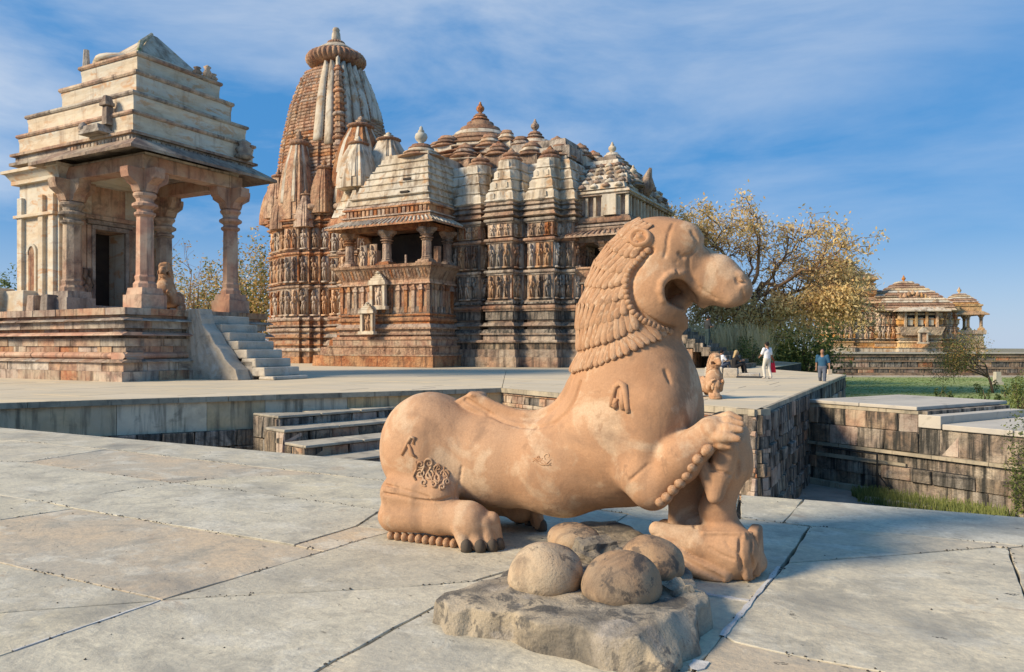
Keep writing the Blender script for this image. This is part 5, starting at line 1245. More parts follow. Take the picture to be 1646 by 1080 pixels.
# ------------------------------------------------------------------ distant temple on its own terrace
def make_far_temple():
    X = lambda px, Y: (px - CX) / FPX * Y
    Y = 112.0
    root = empty('distant_temple', (X(1462, Y), Y, .6), R(-8)); root.scale = (1.06, 1.04, 1.12); z0 = 0
    rr = random.Random(2); FT = M['temple_far']
    sc = Y / FPX
    def blk(name, x0, x1, y0, y1, z0, prof, mt=FT): return mould(root, [(x0, y0), (x1, y0), (x1, y1), (x0, y1)], [(z0 + a, o) for a, o in prof], mt, name)
    # body bays
    bays = [(-10.2, -7.6), (-7.4, -4.6), (-4.4, -1.9), (-1.5, 3.6), (3.8, 6.2), (6.3, 10.0)]
    for i, (a, b_) in enumerate(bays):
        pr = (0, .4, .2, -.8, .3, .1)[i]; y0 = pr; z = 0
        zt = (10.5, 9.6, 7.4, 5.4, 6.2, 2.6)[i]
        lv = [('f', .5, .3), ('s', .15, .4), ('f', .4, .15), ('r', .25, .3), ('n', .2, .0), ('s', .15, .2)]
        if i != 5:
            k = 0
            while z < zt:
                kd, h, o = lv[k % 6]; h *= 1.0 + .25 * rr.random(); mould(root, [(a, y0), (b_, y0), (b_, 9), (a, 9)], [(z, o - (.1 if kd == 'r' else 0)), (z + h * .5, o), (z + h, o - (.1 if kd == 'r' else 0))], FT if k % 5 else M['temple_white'], 'moulding'); z += h; k += 1
            if i in (0, 1, 2, 4):
                n = 4
                for q in range(n):
                    for lvz in (1.9, 3.6): link('carved_figure', fig_warm[q % 4], root, (a + (b_ - a) * (q + .5) / n, y0 - .25, lvz), (0, 0, 0), (1.0, 1.4, 1.5))
        else:
            mould(root, [(a, 1), (b_, 1), (b_, 7), (a, 7)], [(0, .2), (.5, .2), (.6, .4), (.8, .1), (2.3, .0), (2.4, .3), (2.9, .3)], FT, 'moulding')
    # central balcony opening
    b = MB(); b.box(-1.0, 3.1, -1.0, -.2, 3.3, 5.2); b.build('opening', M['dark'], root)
    for x in (-1.0, .4, 1.75, 3.1): b = MB(); b.box(x - .14, x + .14, -1.5, -1.15, 3.2, 5.2); b.build('pillar', FT, root)
    for x in (-.3, 1.05, 2.4): b = MB(); b.box(x - .32, x + .32, -1.18, -1.12, 3.5, 4.5); b.build('screen', M['pot_pale'], root)
    mould(root, [(-1.3, -1.2), (3.4, -1.2), (3.4, 0), (-1.3, 0)], [(2.2, .2), (3.0, .5), (3.3, .6)], FT, 'sloping_seat_back')
    eave(root, -1.6, 3.7, -1.3, 2, 5.9, .5, .9, M['temple_white'], name='eave')
    niche(root, 1.05, -1.9, 1.1, 1.2, 2.0, 0, TW, TS, fig=False)
    # stepped roofs
    def steps(cx, cy, hx, hy, z0, z1, n, top=.4):
        dz = (z1 - z0) / n
        for k in range(n):
            t = k / n; a = hx * (1 - t ** 1.5) + top; c = hy * (1 - t ** 1.5) + top
            mould(root, [(cx - a, cy - c), (cx + a, cy - c), (cx + a, cy + c), (cx - a, cy + c)], [(z0 + k * dz, 0), (z0 + k * dz + dz * .3, .18), (z0 + (k + 1) * dz, -.05)], (FT, TS, M['temple_brown'], M['temple_white'])[k % 4], 'roof_tier')
        pot(root, cx, cy, z1, .9, FT)
    steps(.6, 4, 4.6, 4.5, 5.4, 9.6, 12); steps(-3.6, 4, 2.2, 4, 6.4, 8.4, 6, .3); steps(4.6, 3.5, 1.6, 3, 5.4, 7.4, 6, .3)
    for k in range(16): b = MB(); a_ = -3.8 + .55 * k; b.lathe([(.3, 0), (.36, .2), (.2, .45), (.02, .7)], a_, .3 + .05 * (k % 3), 6); b.build('small_turret', FT, root, True, loc=(0, 0, 6.0 + 1.6 * max(0, 1 - abs(a_ - .6) / 4.4)))
    steps(-8.7, 4.2, 1.5, 4, 10.4, 12.6, 6, .3); steps(-6.0, 4.2, 1.5, 4, 9.6, 11.0, 5, .3)
    # entrance pavilion with open pillars
    for x in (6.5, 8.1, 9.8):
        for y in (1.2, 6.5): column(root, x, y, 2.9, 2.0, .2, FT)
    eave(root, 6.4, 9.9, .8, 7, 5.4, .4, .6, FT, name='eave'); mould(root, [(6.5, 1), (9.8, 1), (9.8, 6.8), (6.5, 6.8)], [(5.4, 0), (6.0, 0), (6.1, .15), (6.3, .15)], FT, 'wall_course'); steps(8.1, 4, 1.3, 2.2, 6.3, 7.9, 6, .25)
    mould(root, [(6.2, .8), (10.0, .8), (10.0, 7), (6.2, 7)], [(4.9, 0), (5.2, 0)], FT, 'beam')
    # steps at the left foot
    tag(root, 'distant orange temple with stepped domes beyond the lawn, at far right', 'temple'); return root
M['temple_far'] = mat('distant_sandstone', (0.60, 0.36, 0.17), (0.40, 0.22, 0.11), (0.62, 0.45, 0.22), scale=.8, bump=1, bump_scale=3, bump_dist=.2, vary=.3, hue=.012, grime=.25, streak=.3)
make_far_temple()
# ------------------------------------------------------------------ trees and plants
def leaf_cloud(pts, size, rnd, droop=0.0, flat=1.0):
    n = len(pts); V = np.zeros((n * 4, 3), np.float32)
    for i, p in enumerate(pts):
        s = size * rnd.uniform(.55, 1.35); a = Vector((rnd.gauss(0, 1), rnd.gauss(0, 1), rnd.gauss(0, .8) - droop)); 
        if a.length < .1: a = Vector((1, 0, 0))
        a.normalize(); b = a.cross(Vector((rnd.gauss(0, 1), rnd.gauss(0, 1), rnd.gauss(0, 1))))
        if b.length < .05: b = a.orthogonal()
        b.normalize(); b *= .55 * flat
        V[i * 4] = p - a * s * .5; V[i * 4 + 1] = p + b * s * .42; V[i * 4 + 2] = p + a * s * .5; V[i * 4 + 3] = p - b * s * .42
    return V
def quads_mesh(name, V, mt):
    n = len(V) // 4; me = bpy.data.meshes.new(name)
    me.vertices.add(4 * n); me.vertices.foreach_set('co', V.ravel()); me.loops.add(4 * n); me.loops.foreach_set('vertex_index', np.arange(4 * n, dtype=np.int32))
    me.polygons.add(n); me.polygons.foreach_set('loop_start', np.arange(0, 4 * n, 4, dtype=np.int32)); me.polygons.foreach_set('loop_total', np.full(n, 4, np.int32)); me.update(calc_edges=True); me.materials.append(mt); return me
def grow(root, base, height, spread, rnd, levels=4, nb=4, r0=.3, lean=(0, 0), up=.5, fork=.28, crook=.22):
    """returns branch paths and tip points"""
    paths = []; tips = []
    def br(p, d, L, r, lv):
        pts = [p.copy()]; rad = [r]; n = 5
        for k in range(n):
            d = (d + Vector((rnd.gauss(0, crook), rnd.gauss(0, crook), rnd.gauss(0, crook * .6) + .03 * up))).normalized(); p = p + d * L / n; pts.append(p.copy()); rad.append(r * (1 - .45 * (k + 1) / n))
            if lv >= levels - 2 and k > 1: tips.append((p.copy(), lv))
        paths.append((pts, rad))
        if lv < levels:
            for q in range(nb if lv else nb + 1):
                az = rnd.uniform(0, 6.28); tilt = rnd.uniform(.35, .95) * (1.0 if lv else spread)
                o = d.orthogonal().normalized(); o.rotate(Matrix.Rotation(az, 3, d)); nd = (d * math.cos(tilt) + o * math.sin(tilt)); nd.z += up * .12; nd.normalize()
                st = pts[-1] if q < 2 else pts[rnd.choice((3, 4))]
                br(st.copy(), nd, L * rnd.uniform(.60, .86), r * .55 * rnd.uniform(.8, 1.1), lv + 1)
        else: tips.append((p.copy(), lv + 1))
    br(Vector(base), Vector((lean[0], lean[1], 1)).normalized(), height * fork, r0, 0)
    return paths, tips
def tree(name, loc, height, label, seed, leafm, n_leaf, leaf, spread=1.1, levels=4, nb=3, r0=.3, puff=.9, shape=None, cat='tree', group=None, lean=(0, 0), droop=0.0, up=.5, fork=.28, crook=.2, min_r=.012, barkm=None):
    rnd = random.Random(seed); o = empty(name, loc); tag(o, label, cat, group)
    paths, tips = grow(o, (0, 0, 0), height, spread, rnd, levels, nb, r0, lean, up, fork, crook)
    # scale to the wanted height
    zmax = max(t[0].z for t in tips); k = height / zmax
    tr = MB(); lb = MB()
    for i, (pts, rad) in enumerate(paths):
        rr_ = [max(r, min_r) for r in rad]; (tr if i == 0 else lb).tube([p * k for p in pts], rr_, 6 if rad[0] > .05 else 3)
    tr.build('trunk', barkm or M['bark'], o, True); lb.build('limb', barkm or M['bark'], o, True)
    P = []
    T = [t[0] * k for t in tips]
    while len(P) < n_leaf:
        t = rnd.choice(T); p = t + Vector((rnd.gauss(0, puff), rnd.gauss(0, puff), rnd.gauss(0, puff * .7)))
        if p.z < height * .10: continue
        if shape and not shape(p): continue
        P.append(p)
    mt = leafm if isinstance(leafm, (list, tuple)) else [leafm]
    for q, mm in enumerate(mt):
        sub = P[q::len(mt)]
        link('crown', quads_mesh('crown', leaf_cloud(sub, leaf, rnd, droop), mm), o)
    return o
def bush_points(rnd, n, rx, ry, rz, lumps=14):
    cs = [(Vector((rnd.uniform(-1, 1) * rx * .72, rnd.uniform(-1, 1) * ry * .7, rz * rnd.uniform(.25, .85))), rnd.uniform(.22, .42)) for _ in range(lumps)]
    out = []
    while len(out) < n:
        c, r = rnd.choice(cs); d = Vector((rnd.gauss(0, 1), rnd.gauss(0, 1), rnd.gauss(0, 1))).normalized() * r * rnd.uniform(.55, 1.08)
        p = c + Vector((d.x * rx, d.y * ry, d.z * rz))
        if p.z > 0.02: out.append(p)
    return out
def bush(name, loc, rx, ry, rz, label, seed, mt, n, leaf, cat='bush', group=None, lumps=14, stems=6):
    rnd = random.Random(seed); o = empty(name, loc); tag(o, label, cat, group)
    b = MB()
    for k in range(stems):
        e = Vector((rnd.uniform(-.6, .6) * rx, rnd.uniform(-.6, .6) * ry, rz * rnd.uniform(.5, .9))); b.tube([(0, 0, 0), e * .5 + Vector((0, 0, rz * .1)), e], [.05 * rz / 2 + .01, .03 * rz / 2 + .008, .008], 5)
    b.build('stem', M['bark'], o, True)
    P = bush_points(rnd, n, rx, ry, rz, lumps)
    ms = mt if isinstance(mt, (list, tuple)) else [mt]
    for q, mm in enumerate(ms): link('crown', quads_mesh('crown', leaf_cloud(P[q::len(ms)], leaf, rnd), mm), o)
    return o
def at(px, Y, z=PIT): return ((px - CX) / FPX * Y, Y, z)
# big tree with golden leaves behind the people: built limb by limb to its umbrella outline
def golden_tree():
    rnd = random.Random(21); Y = 66.0; base = Vector(at(1178, Y)); o = empty('golden_tree', base); tag(o, 'large spreading tree with sparse golden leaves on bare branches, behind the people', 'tree')
    m = lambda px, py: Vector(((px - 1178) / FPX * Y, 0, (EYE - PIT) + (HZ - (py + max(0, 34 * (1 - (py - 306) / 200)))) / FPX * Y))
    outline = [(1040, 350), (1075, 322), (1120, 312), (1175, 306), (1225, 318), (1262, 345), (1300, 352), (1340, 362), (1375, 392), (1402, 425), (1412, 462), (1408, 500), (1392, 535), (1360, 540), (1320, 520), (1270, 530), (1225, 548), (1190, 548), (1150, 545), (1110, 530), (1070, 500), (1050, 440), (1150, 400), (1200, 380), (1240, 420), (1300, 430), (1340, 450), (1290, 480), (1240, 490), (1180, 500), (1130, 490), (1140, 450), (1100, 380), (1330, 500), (1380, 480), (1250, 370), (1190, 340), (1145, 345), (1215, 520), (1165, 525), (1300, 400), (1355, 420), (1210, 450), (1270, 455), (1385, 440), (1395, 470), (1398, 505), (1372, 505), (1355, 480), (1380, 415), (1350, 385), (1085, 335), (1100, 345), (1062, 345)]
    hub = m(1190, 520) + Vector((0, 0, 0)); tr = MB(); tr.tube([(0, 0, 0), (.1, .1, 1.6), (.3, 0, 3.2), hub], [.55, .45, .42, .34], 8); tr.build('trunk', M['bark'], o, True)
    nodes = []; lb = MB(); tips = []
    mains = [(1120, 440), (1165, 400), (1215, 390), (1265, 410), (1300, 440), (1240, 450), (1150, 470), (1290, 485)]
    def path(a, b, r1, r2, n=6, j=.35):
        pts = [a.lerp(b, k / n) + (Vector((rnd.gauss(0, j), rnd.gauss(0, j), rnd.gauss(0, j) + .9 * math.sin(3.14 * k / n) * j * 2)) if 0 < k < n else Vector()) for k in range(n + 1)]
        lb.tube(pts, [r1 + (r2 - r1) * k / n for k in range(n + 1)], 5); return pts
    mp_ = []
    for q, (px, py) in enumerate(mains):
        for yy in (-2.6, 2.2):
            e = m(px + rnd.uniform(-22, 22), py + rnd.uniform(-14, 14)) + Vector((0, yy + rnd.uniform(-1, 1), 0)); mp_ += path(hub, e, .22, .11)[2:]
    for px, py in outline:
        px -= max(0, (px - 1300)) * .22
        for rep in range(2):
            e = m(px + rnd.uniform(-9, 9), py + rnd.uniform(-7, 7)) + Vector((0, rnd.uniform(-5, 5), 0)); s = min(mp_, key=lambda v: (v - e).length + (2.5 if v.z > e.z else 0)); pts = path(s, e, .062, .028, 6, .22); tips += pts[2:]
            for k in range(7):
                s2 = rnd.choice(pts[1:]); e2 = s2 + Vector((rnd.gauss(0, 1.0), rnd.gauss(0, 1.1), rnd.gauss(.15, .6))); pp = path(s2, e2, .035, .016, 3, .12); tips += pp[1:]
                for k2 in range(2):
                    e3 = e2 + Vector((rnd.gauss(0, .6), rnd.gauss(0, .6), rnd.gauss(.0, .4))); path(e2, e3, .018, .012, 2, .05); tips.append(e3)
    lb.build('limb', M['bark_pale'], o, True)
    P = []; W_ = []
    edge = lambda v: 1.0
    for t in tips:
        if v_px(t.x, Y) + 1178 > 1345 and HZ - (t.z - (EYE - PIT)) * FPX / Y > 470 and rnd.random() < .82: continue
        if v_px(t.x, Y) + 1178 > 1335 and rnd.random() < .35: continue
        # leaves thicken towards the rim and hang in clusters low down
        px = 1178 + v_px(t.x, Y); py = HZ - (t.z - (EYE - PIT)) * FPX / Y
        rim = min(1.0, max(.0, ((px - 1215) / 190) ** 2 + ((py - 470) / 160) ** 2))
        dens = 2.0 + 17 * rim ** 1.6 + (9 if py > 470 else 0)
        for _ in range(int(dens * rnd.uniform(.4, 1.6))): P.append(t + Vector((rnd.gauss(0, .36), rnd.gauss(0, .36), rnd.gauss(-.12, .36))))
    print('info: golden leaves', len(P))
    link('crown', quads_mesh('crown', leaf_cloud(P, .30, rnd, .9), M['leaf_gold']), o)
    return o
def v_px(x, Y): return x / Y * FPX
M['bark_pale'] = mat('pale_bark', (0.24, 0.15, 0.085), (0.16, 0.10, 0.06), scale=3, vary=0)
golden_tree()
# dark evergreens low behind it
gi = 0
for px, Y, w, h, lab, ms, sd in [
    (1130, 78, 5.5, 7.2, 'dark green bush crown behind the man standing on the stairs', ['leaf_dark', 'leaf_mid'], 31),
    (1205, 80, 6.0, 7.6, 'dense dark green tree low behind the golden tree, left of centre', ['leaf_dark', 'leaf_dark', 'leaf_mid'], 32),
    (1290, 82, 6.2, 8.6, 'dense dark green tree low behind the golden tree, beside the distant temple', ['leaf_dark', 'leaf_dark', 'leaf_mid'], 33),
    (1250, 95, 4.0, 4.2, 'light green bush far behind the woman in white', ['leaf_mid'], 34)]:
    bush('evergreen_tree', at(px, Y), w, w * .8, h, lab, sd, [M[k] for k in ms], 5200, .42, 'tree', lumps=20)
for px, Y, h, lab, sd in [(310, 80, 12.4, 'rusty green bush between the shrine pillars, left one', 41), (355, 84, 11.4, 'rusty olive bush just left of the right-hand shrine pillar', 42), (402, 78, 13.4, 'taller rusty tree between the shrine and the big temple', 43), (288, 88, 11.0, 'low green bush right of the worn porch lion', 44)]:
    bush('scrub_tree', at(px, Y), 3.9, 3, h + .6, lab, sd, [M['leaf_rust'], M['leaf_mid'], M['leaf_gold']], 9000, .34, 'tree', lumps=16, stems=8)
tree('thin_tree', at(372, 76), 15.8, 'thin half-bare tree with scattered leaves rising behind the right shrine pillar', 45, M['leaf_gold'], 420, .30, levels=4, nb=3, r0=.16, puff=.35, spread=.8, barkm=M['bark_pale'])
tree('thin_tree', at(335, 74), 14.6, 'thin half-bare tree with scattered leaves left of the right shrine pillar', 46, M['leaf_rust'], 300, .28, levels=4, nb=3, r0=.14, puff=.35, spread=.8, barkm=M['bark_pale'])
bush('evergreen_tree', at(10, 120), 5, 4, 15.5, 'dark treetop peeping over the parapet at the left edge', 47, [M['leaf_dark'], M['leaf_mid']], 2600, .5, 'tree', lumps=14)
# dry reeds by the stairs
def tuft(name, loc, rx, ry, h, n, label, mt, seed, cat, kind='stuff', w=.05):
    rnd = random.Random(seed); V = np.zeros((n * 4, 3), np.float32)
    for i in range(n):
        x, y = rnd.uniform(-rx, rx), rnd.uniform(-ry, ry); hh = h * rnd.uniform(.5, 1.1); dx, dy = rnd.gauss(0, .18) * hh, rnd.gauss(0, .18) * hh
        V[i * 4] = (x, y, 0); V[i * 4 + 1] = (x + w, y, 0); V[i * 4 + 2] = (x + dx + w * .3, y + dy, hh); V[i * 4 + 3] = (x + dx, y + dy, hh * .98)
    o = link(name, quads_mesh(name, V, mt), None, loc); tag(o, label, cat, kind=kind); return o
q = at(1160, 60, -1.2); tuft('dry_reeds', q, 3.4, 1.5, 4.2, 3000, 'tall dry straw coloured reeds behind the entrance stairs', M['leaf_dry'], 51, 'reeds', w=.05)
bush('dry_bush', at(1176, 62, -.8), 2.3, 1.6, 4.0, 'brown twiggy bush behind the seated couple', 52, [M['leaf_rust'], M['leaf_dark']], 2200, .20, 'bush')
bush('dry_bush', at(1205, 58, -.6), 1.9, 1.4, 2.7, 'grey green bush right behind the blond woman', 53, [M['leaf_dark'], M['leaf_mid']], 1800, .18, 'bush')
# feathery shrub at the end of the lawn, young plants on the lawn, shrub in the pit
tree('feathery_tree', at(1596, 66, -2.6), 5.2, 'low feathery green tree standing on the lawn before the brown terrace wall', 61, [M['leaf_mid'], M['leaf_rust']], 4200, .17, spread=1.5, levels=4, nb=4, r0=.13, puff=.42, up=.2, fork=.20, crook=.15)
bush('shrub', at(1640, 44, -2.6), 1.1, 1.0, 2.3, 'bright green shrub cut by the right edge above the lawn plants', 62, [M['leaf_mid']], 1800, .13, 'bush')
rn = random.Random(9); k = 0
plants = [(1512, 640, 'tallest of the young lawn plants, far left of the bed'), (1524, 648, None), (1570, 632, None), (1583, 645, None), (1606, 650, None), (1616, 640, None), (1637, 655, None), (1640, 640, None), (1600, 628, None), (1628, 626, None), (1560, 655, None), (1545, 662, None)]
for px, py, lab in plants:
    p = G(px, py, -2.6); k += 1
    bush('lawn_plant', tuple(p), .42, .42, rn.uniform(.7, 1.15), 'small dark green plant growing in the bed on the lawn', 70 + k, M['leaf_dark'], 160, .16, 'plant', 'young plants on the lawn', lumps=5, stems=2)
bush('pit_shrub', tuple(G(1650, 834, PIT)), .75, .8, 3.0, 'leafy green shrub growing up from the pit at the right edge', 64, [M['leaf_mid'], M['leaf_dark']], 3600, .085, 'shrub', lumps=22)
q = G(1500, 822, PIT); w1 = tuft('weeds', (q.x, q.y + .1, PIT), 1.9, .5, .40, 1500, 'green weeds growing along the kerb on the pit floor', M['leaf_mid'], 65, 'weeds', w=.03)
w1.rotation_euler = (0, 0, R(-54))
q = G(1398, 800, PIT); tuft('weeds', tuple(q), .45, .3, .35, 300, 'clump of weeds at the foot of the iron post', M['leaf_mid'], 66, 'weeds', w=.03)
# grass texture on the lawn
rnd = random.Random(5); n = 7000; V = np.zeros((n * 4, 3), np.float32)
for i in range(n):
    y = 26 + 72 * rnd.random() ** 1.7; x = y * rnd.uniform(.36, .72); 
    if x < 15.4 or (y < 40 and x < 17.8): x = 18 + rnd.random() * 6
    hh = rnd.uniform(.02, .06); w = .05 + y * .0012; V[i * 4] = (x, y, -2.6); V[i * 4 + 1] = (x + w, y, -2.6); V[i * 4 + 2] = (x + w + rnd.gauss(0, .05), y, -2.6 + hh); V[i * 4 + 3] = (x + rnd.gauss(0, .05), y, -2.6 + hh)
tag(link('lawn_grass', quads_mesh('lawn_grass', V, M['leaf_lawn'] if 'leaf_lawn' in M else M['leaf_mid'])), 'short green grass of the lawn', 'grass', kind='stuff')
# pale marker stone
mk = empty('marker_stone', tuple(G(1603, 618, -2.6))); tag(mk, 'short white marker stone at the far edge of the lawn', 'marker')
b = MB(); b.box(-.42, .42, -.42, .42, 0, .3); b.build('foot', M['pot_pale'], mk); b = MB(); b.box(-.3, .3, -.3, .3, .3, 1.35, .05, .05); b.build('post', M['pot_pale'], mk)
# ------------------------------------------------------------------ people
def person(loc, facing, pose, label, shirt, trousers, skin, hair, shoe, hairlong=False, bag=None, h=1.68):
    """pose: dict of joints in metres (x right, y forward, z up), figure faces +y before turning"""
    o = empty('person', loc, facing); tag(o, label, 'person', 'visitors on the terrace'); J = {k: Vector(v) for k, v in pose.items()}; g = .016
    al = list(J.values()); lo = [min(v[i] for v in al) - .24 for i in range(3)]; hi = [max(v[i] for v in al) + .26 for i in range(3)]
    def F(): return Field(lo, hi, g)
    f = F(); up = (J['head'] - J['neck']).normalized()
    f.ell(J['head'], (.076, .095, .112), k=.02); f.cone(J['neck'] - up * .05, J['head'] - up * .06, .055, .05, .02)
    fw = Vector((0, 1, 0)); f.ell(J['head'] + fw * .092 - up * .015, (.013, .02, .022), k=.012); f.ell(J['head'] + fw * .075 - up * .075, (.03, .022, .022), k=.02)
    for s in (-1, 1): f.ell(J['head'] + Vector((s * .078, -.005, -.01)), (.012, .022, .03), k=.008)
    f.cone(J['chest'], J['neck'], .12, .06, .05); f.cone(J['pelvis'], J['chest'], .12, .13, .05, flat=(1.15, .8, 1))
    for s, n in ((-1, 'l'), (1, 'r')):
        f.cone(J['sh' + n], J['el' + n], .048, .038, .03); f.cone(J['el' + n], J['ha' + n], .038, .026, .02)
        d = (J['ha' + n] - J['el' + n]).normalized(); hp = J['ha' + n]
        f.ell(hp + d * .045, (.034, .034, .045), k=.015)
        sd_ = d.orthogonal().normalized()
        for q in range(4): f.cone(hp + d * .06 + sd_ * (q - 1.5) * .017, hp + d * (.115 - .008 * abs(q - 1.3)) + sd_ * (q - 1.5) * .018 + Vector((0, .01, -.01)), .011, .009, .006)
        f.cone(hp + d * .02 + sd_ * .03, hp + d * .07 + sd_ * .055, .012, .010, .008)
        f.cone(J['hip' + n], J['kn' + n], .07, .05, .04); f.cone(J['kn' + n], J['an' + n], .048, .034, .03); f.cone(J['an' + n], J['to' + n], .035, .03, .02)
    f.build('body', skin, o)
    f = F(); f.ell(J['head'] + Vector((0, -.022, .024)), (.088, .095, .108), k=.02)
    if hairlong: f.cone(J['head'] + Vector((0, -.06, 0)), J['neck'] + Vector((0, -.09, -.12)), .085, .06, .04, flat=(1.2, .8, 1))
    f.cone(J['head'] + Vector((-.2, .105, -.05)), J['head'] + Vector((.2, .105, -.05)), .085, .085, .01, sub=True)
    f.build('hair', hair, o)
    f = F(); f.cone(J['pelvis'] + Vector((0, 0, -.03)), J['chest'], .135, .145, .06, flat=(1.22, .86, 1)); f.cone(J['chest'], J['neck'] - up * .06, .14, .075, .05, flat=(1.2, .85, 1))
    for n in 'lr':
        f.cone(J['sh' + n], J['sh' + n].lerp(J['el' + n], .8), .075, .062, .05)
    f.build('shirt', shirt, o, rough=.004, rscale=9)
    f = F(); f.ell(J['pelvis'] + Vector((0, 0, -.04)), (.165, .13, .13), k=.05)
    for n in 'lr': f.cone(J['hip' + n], J['kn' + n], .098, .072, .05); f.cone(J['kn' + n], J['kn' + n].lerp(J['an' + n], .93), .070, .060, .03)
    f.build('trousers', trousers, o, rough=.004, rscale=9)
    for n in 'lr':
        f = F(); d = (J['to' + n] - J['an' + n]); f.cone(J['an' + n] + Vector((0, 0, -.03)), J['to' + n] + Vector((0, 0, .0)), .045, .038, .02, flat=(1, 1, .9)); f.build('shoe', shoe, o)
    return o
ST = dict(head=(0, .02, 1.56), neck=(0, 0, 1.42), chest=(0, 0, 1.22), pelvis=(0, 0, .93), shl=(-.19, 0, 1.36), shr=(.19, 0, 1.36), ell=(-.24, -.03, 1.08), elr=(.24, -.03, 1.08), hal=(-.23, .05, .84), har=(.23, .05, .84),
          hipl=(-.09, 0, .90), hipr=(.09, 0, .90), knl=(-.10, .02, .49), knr=(.10, .02, .49), anl=(-.10, -.03, .09), anr=(.10, -.03, .09), tol=(-.11, .12, .035), tor=(.11, .12, .035))
SIT = dict(head=(0, .14, .80), neck=(0, .08, .66), chest=(0, .04, .44), pelvis=(0, 0, .14), shl=(-.18, .06, .60), shr=(.18, .06, .60), ell=(-.24, .22, .40), elr=(.24, .22, .40), hal=(-.06, .42, .42), har=(.08, .42, .42),
           hipl=(-.10, .02, .12), hipr=(.10, .02, .12), knl=(-.13, .42, .26), knr=(.13, .44, .28), anl=(-.13, .50, -.16), anr=(.14, .54, -.14), tol=(-.14, .66, -.24), tor=(.15, .70, -.22))
skin = plain('tan_skin', (.34, .19, .12), .6); blackhair = plain('black_hair', (.012, .010, .009)); blond = plain('blond_hair', (.42, .31, .16)); shoe = plain('dark_shoe', (.03, .028, .026)); sand = plain('light_shoe', (.4, .38, .35))
white = plain('white_cotton', (.78, .78, .80)); cream = plain('cream_trousers', (.60, .57, .50)); black = plain('black_cloth', (.018, .018, .02)); navy = plain('teal_blue_shirt', (.03, .10, .18)); jean = plain('slate_trousers', (.10, .12, .16)); char = plain('charcoal_cloth', (.035, .04, .045)); teal = plain('dark_jeans', (.03, .055, .06)); red = plain('red_bag_leather', (.62, .012, .035), .45)
# man in blue walking on the causeway
p = dict(ST); p.update(knl=(-.10, .16, .50), anl=(-.10, .18, .11), tol=(-.10, .33, .05), knr=(.10, -.02, .49), anr=(.10, -.26, .13), tor=(.11, -.14, .04), hal=(-.30, .14, .86), ell=(-.27, -.02, 1.06), elr=(.25, -.12, 1.08), har=(.26, -.10, .84))
g0 = G(1322, 624, -.30); man = person((g0.x, g0.y, -.30 + .0), R(150), p, 'man in a dark blue shirt and grey trousers walking along the stepped causeway', navy, jean, skin, blackhair, shoe)
b = MB(); b.box(-.09, .09, -.05, .05, -.16, .05); q = man.matrix_basis @ Vector((-.31, .18, .76)); pk = bevel(b.build('paper_packet', plain('cream_packet', (.62, .50, .36)), None, loc=tuple(q)), .01); tag(pk, 'cream paper packet held in the left hand of the man in blue', 'packet')
# woman in white with the red bag
p = dict(ST); p.update(knl=(-.11, .10, .50), tol=(-.12, .15, .035), anl=(-.11, .03, .09), anr=(.13, -.12, .10), knr=(.11, .0, .5), tor=(.14, .02, .035), ell=(-.25, .10, 1.10), hal=(-.15, .30, 1.0), elr=(.25, -.02, 1.08), har=(.27, .06, .84))
g0 = G(1233, 609, 0); wo = person((g0.x, g0.y, 0), R(28), p, 'woman in white top and cream trousers standing with her back to us', white, cream, skin, blackhair, sand, hairlong=False)
bg_ = empty('red_bag'); q = wo.matrix_basis @ Vector((.34, .02, .50)); bg_.location = q; tag(bg_, 'bright red handbag hanging at the side of the woman in white', 'bag')
b = MB(); b.box(-.17, .17, -.08, .08, -.22, .24, .06, .03); bevel(b.build('pouch', red, bg_), .04, 3); b = MB(); b.tube([(-.10, 0, .22), (-.09, 0, .42), (-.05, 0, .58), (0, 0, .5), (.06, 0, .36), (.10, 0, .22)], .014, 6); b.build('strap', red, bg_, True)
# man standing on the entrance stairs
p = dict(ST); p.update(head=(0, .10, 1.53), hal=(-.08, .30, 1.10), har=(.08, .30, 1.12), ell=(-.25, .08, 1.08), elr=(.25, .08, 1.08))
q = temple.matrix_basis @ Vector((17.9, 7.15, 1.42)); s_ = person((q.x, q.y, 1.42), R(-75), p, 'person in dark clothes looking down while standing on the entrance stairs', char, teal, skin, blackhair, sand)
s_.scale = (1.28, 1.28, 1.28)
# low stone ledge with two seated visitors
lg = empty('stone_ledge', tuple(G(1178, 606, 0)), R(-20)); tag(lg, 'low worn stone ledge the seated couple rest on', 'ledge')
for k, (x0, x1, hh) in enumerate([(-1.3, -.45, .48), (-.43, .25, .44), (.27, 1.25, .20)]):
    b = MB(); b.box(x0, x1, -.35, .6, 0, hh, .02, .02); bevel(b.build('block', M['slab_worn'], lg), .03)
b = MB(); b.box(.2, 1.5, -.75, -.36, 0, .07); bevel(b.build('mat', char, lg), .02)
q = lg.matrix_basis @ Vector((-.62, .05, .40)); person(tuple(q), R(-70), SIT, 'man in a white shirt and jeans seated on the stone ledge', white, jean, skin, blackhair, shoe)
q = lg.matrix_basis @ Vector((.05, .0, .38)); person(tuple(q), R(-88), SIT, 'blond woman in black seated on the stone ledge beside the man in white', black, black, skin, blond, shoe, hairlong=True)
# ------------------------------------------------------------------ the lion statue, sculpted in its own frame: x along the body, -y towards the viewer
LO = Vector((-0.35, 6.07)); LA = R(-25.5)
def S(px, py, w=0.0):
    """body-frame point at distance w in front of the statue's mid plane, measured from the photograph"""
    r = (px - CX) / FPX; ca, sa = math.cos(LA), math.sin(LA)
    # world = LO + l*(ca,sa) + w*(sa,-ca)
    l = (r * (LO.y - w * ca) - LO.x - w * sa) / (ca - r * sa)
    d = LO.y + l * sa - w * ca
    return (l, -w, EYE + (HZ - py) / FPX * d)
def px2m(n, l=0.0): return n / FPX * (LO.y + l * math.sin(LA))

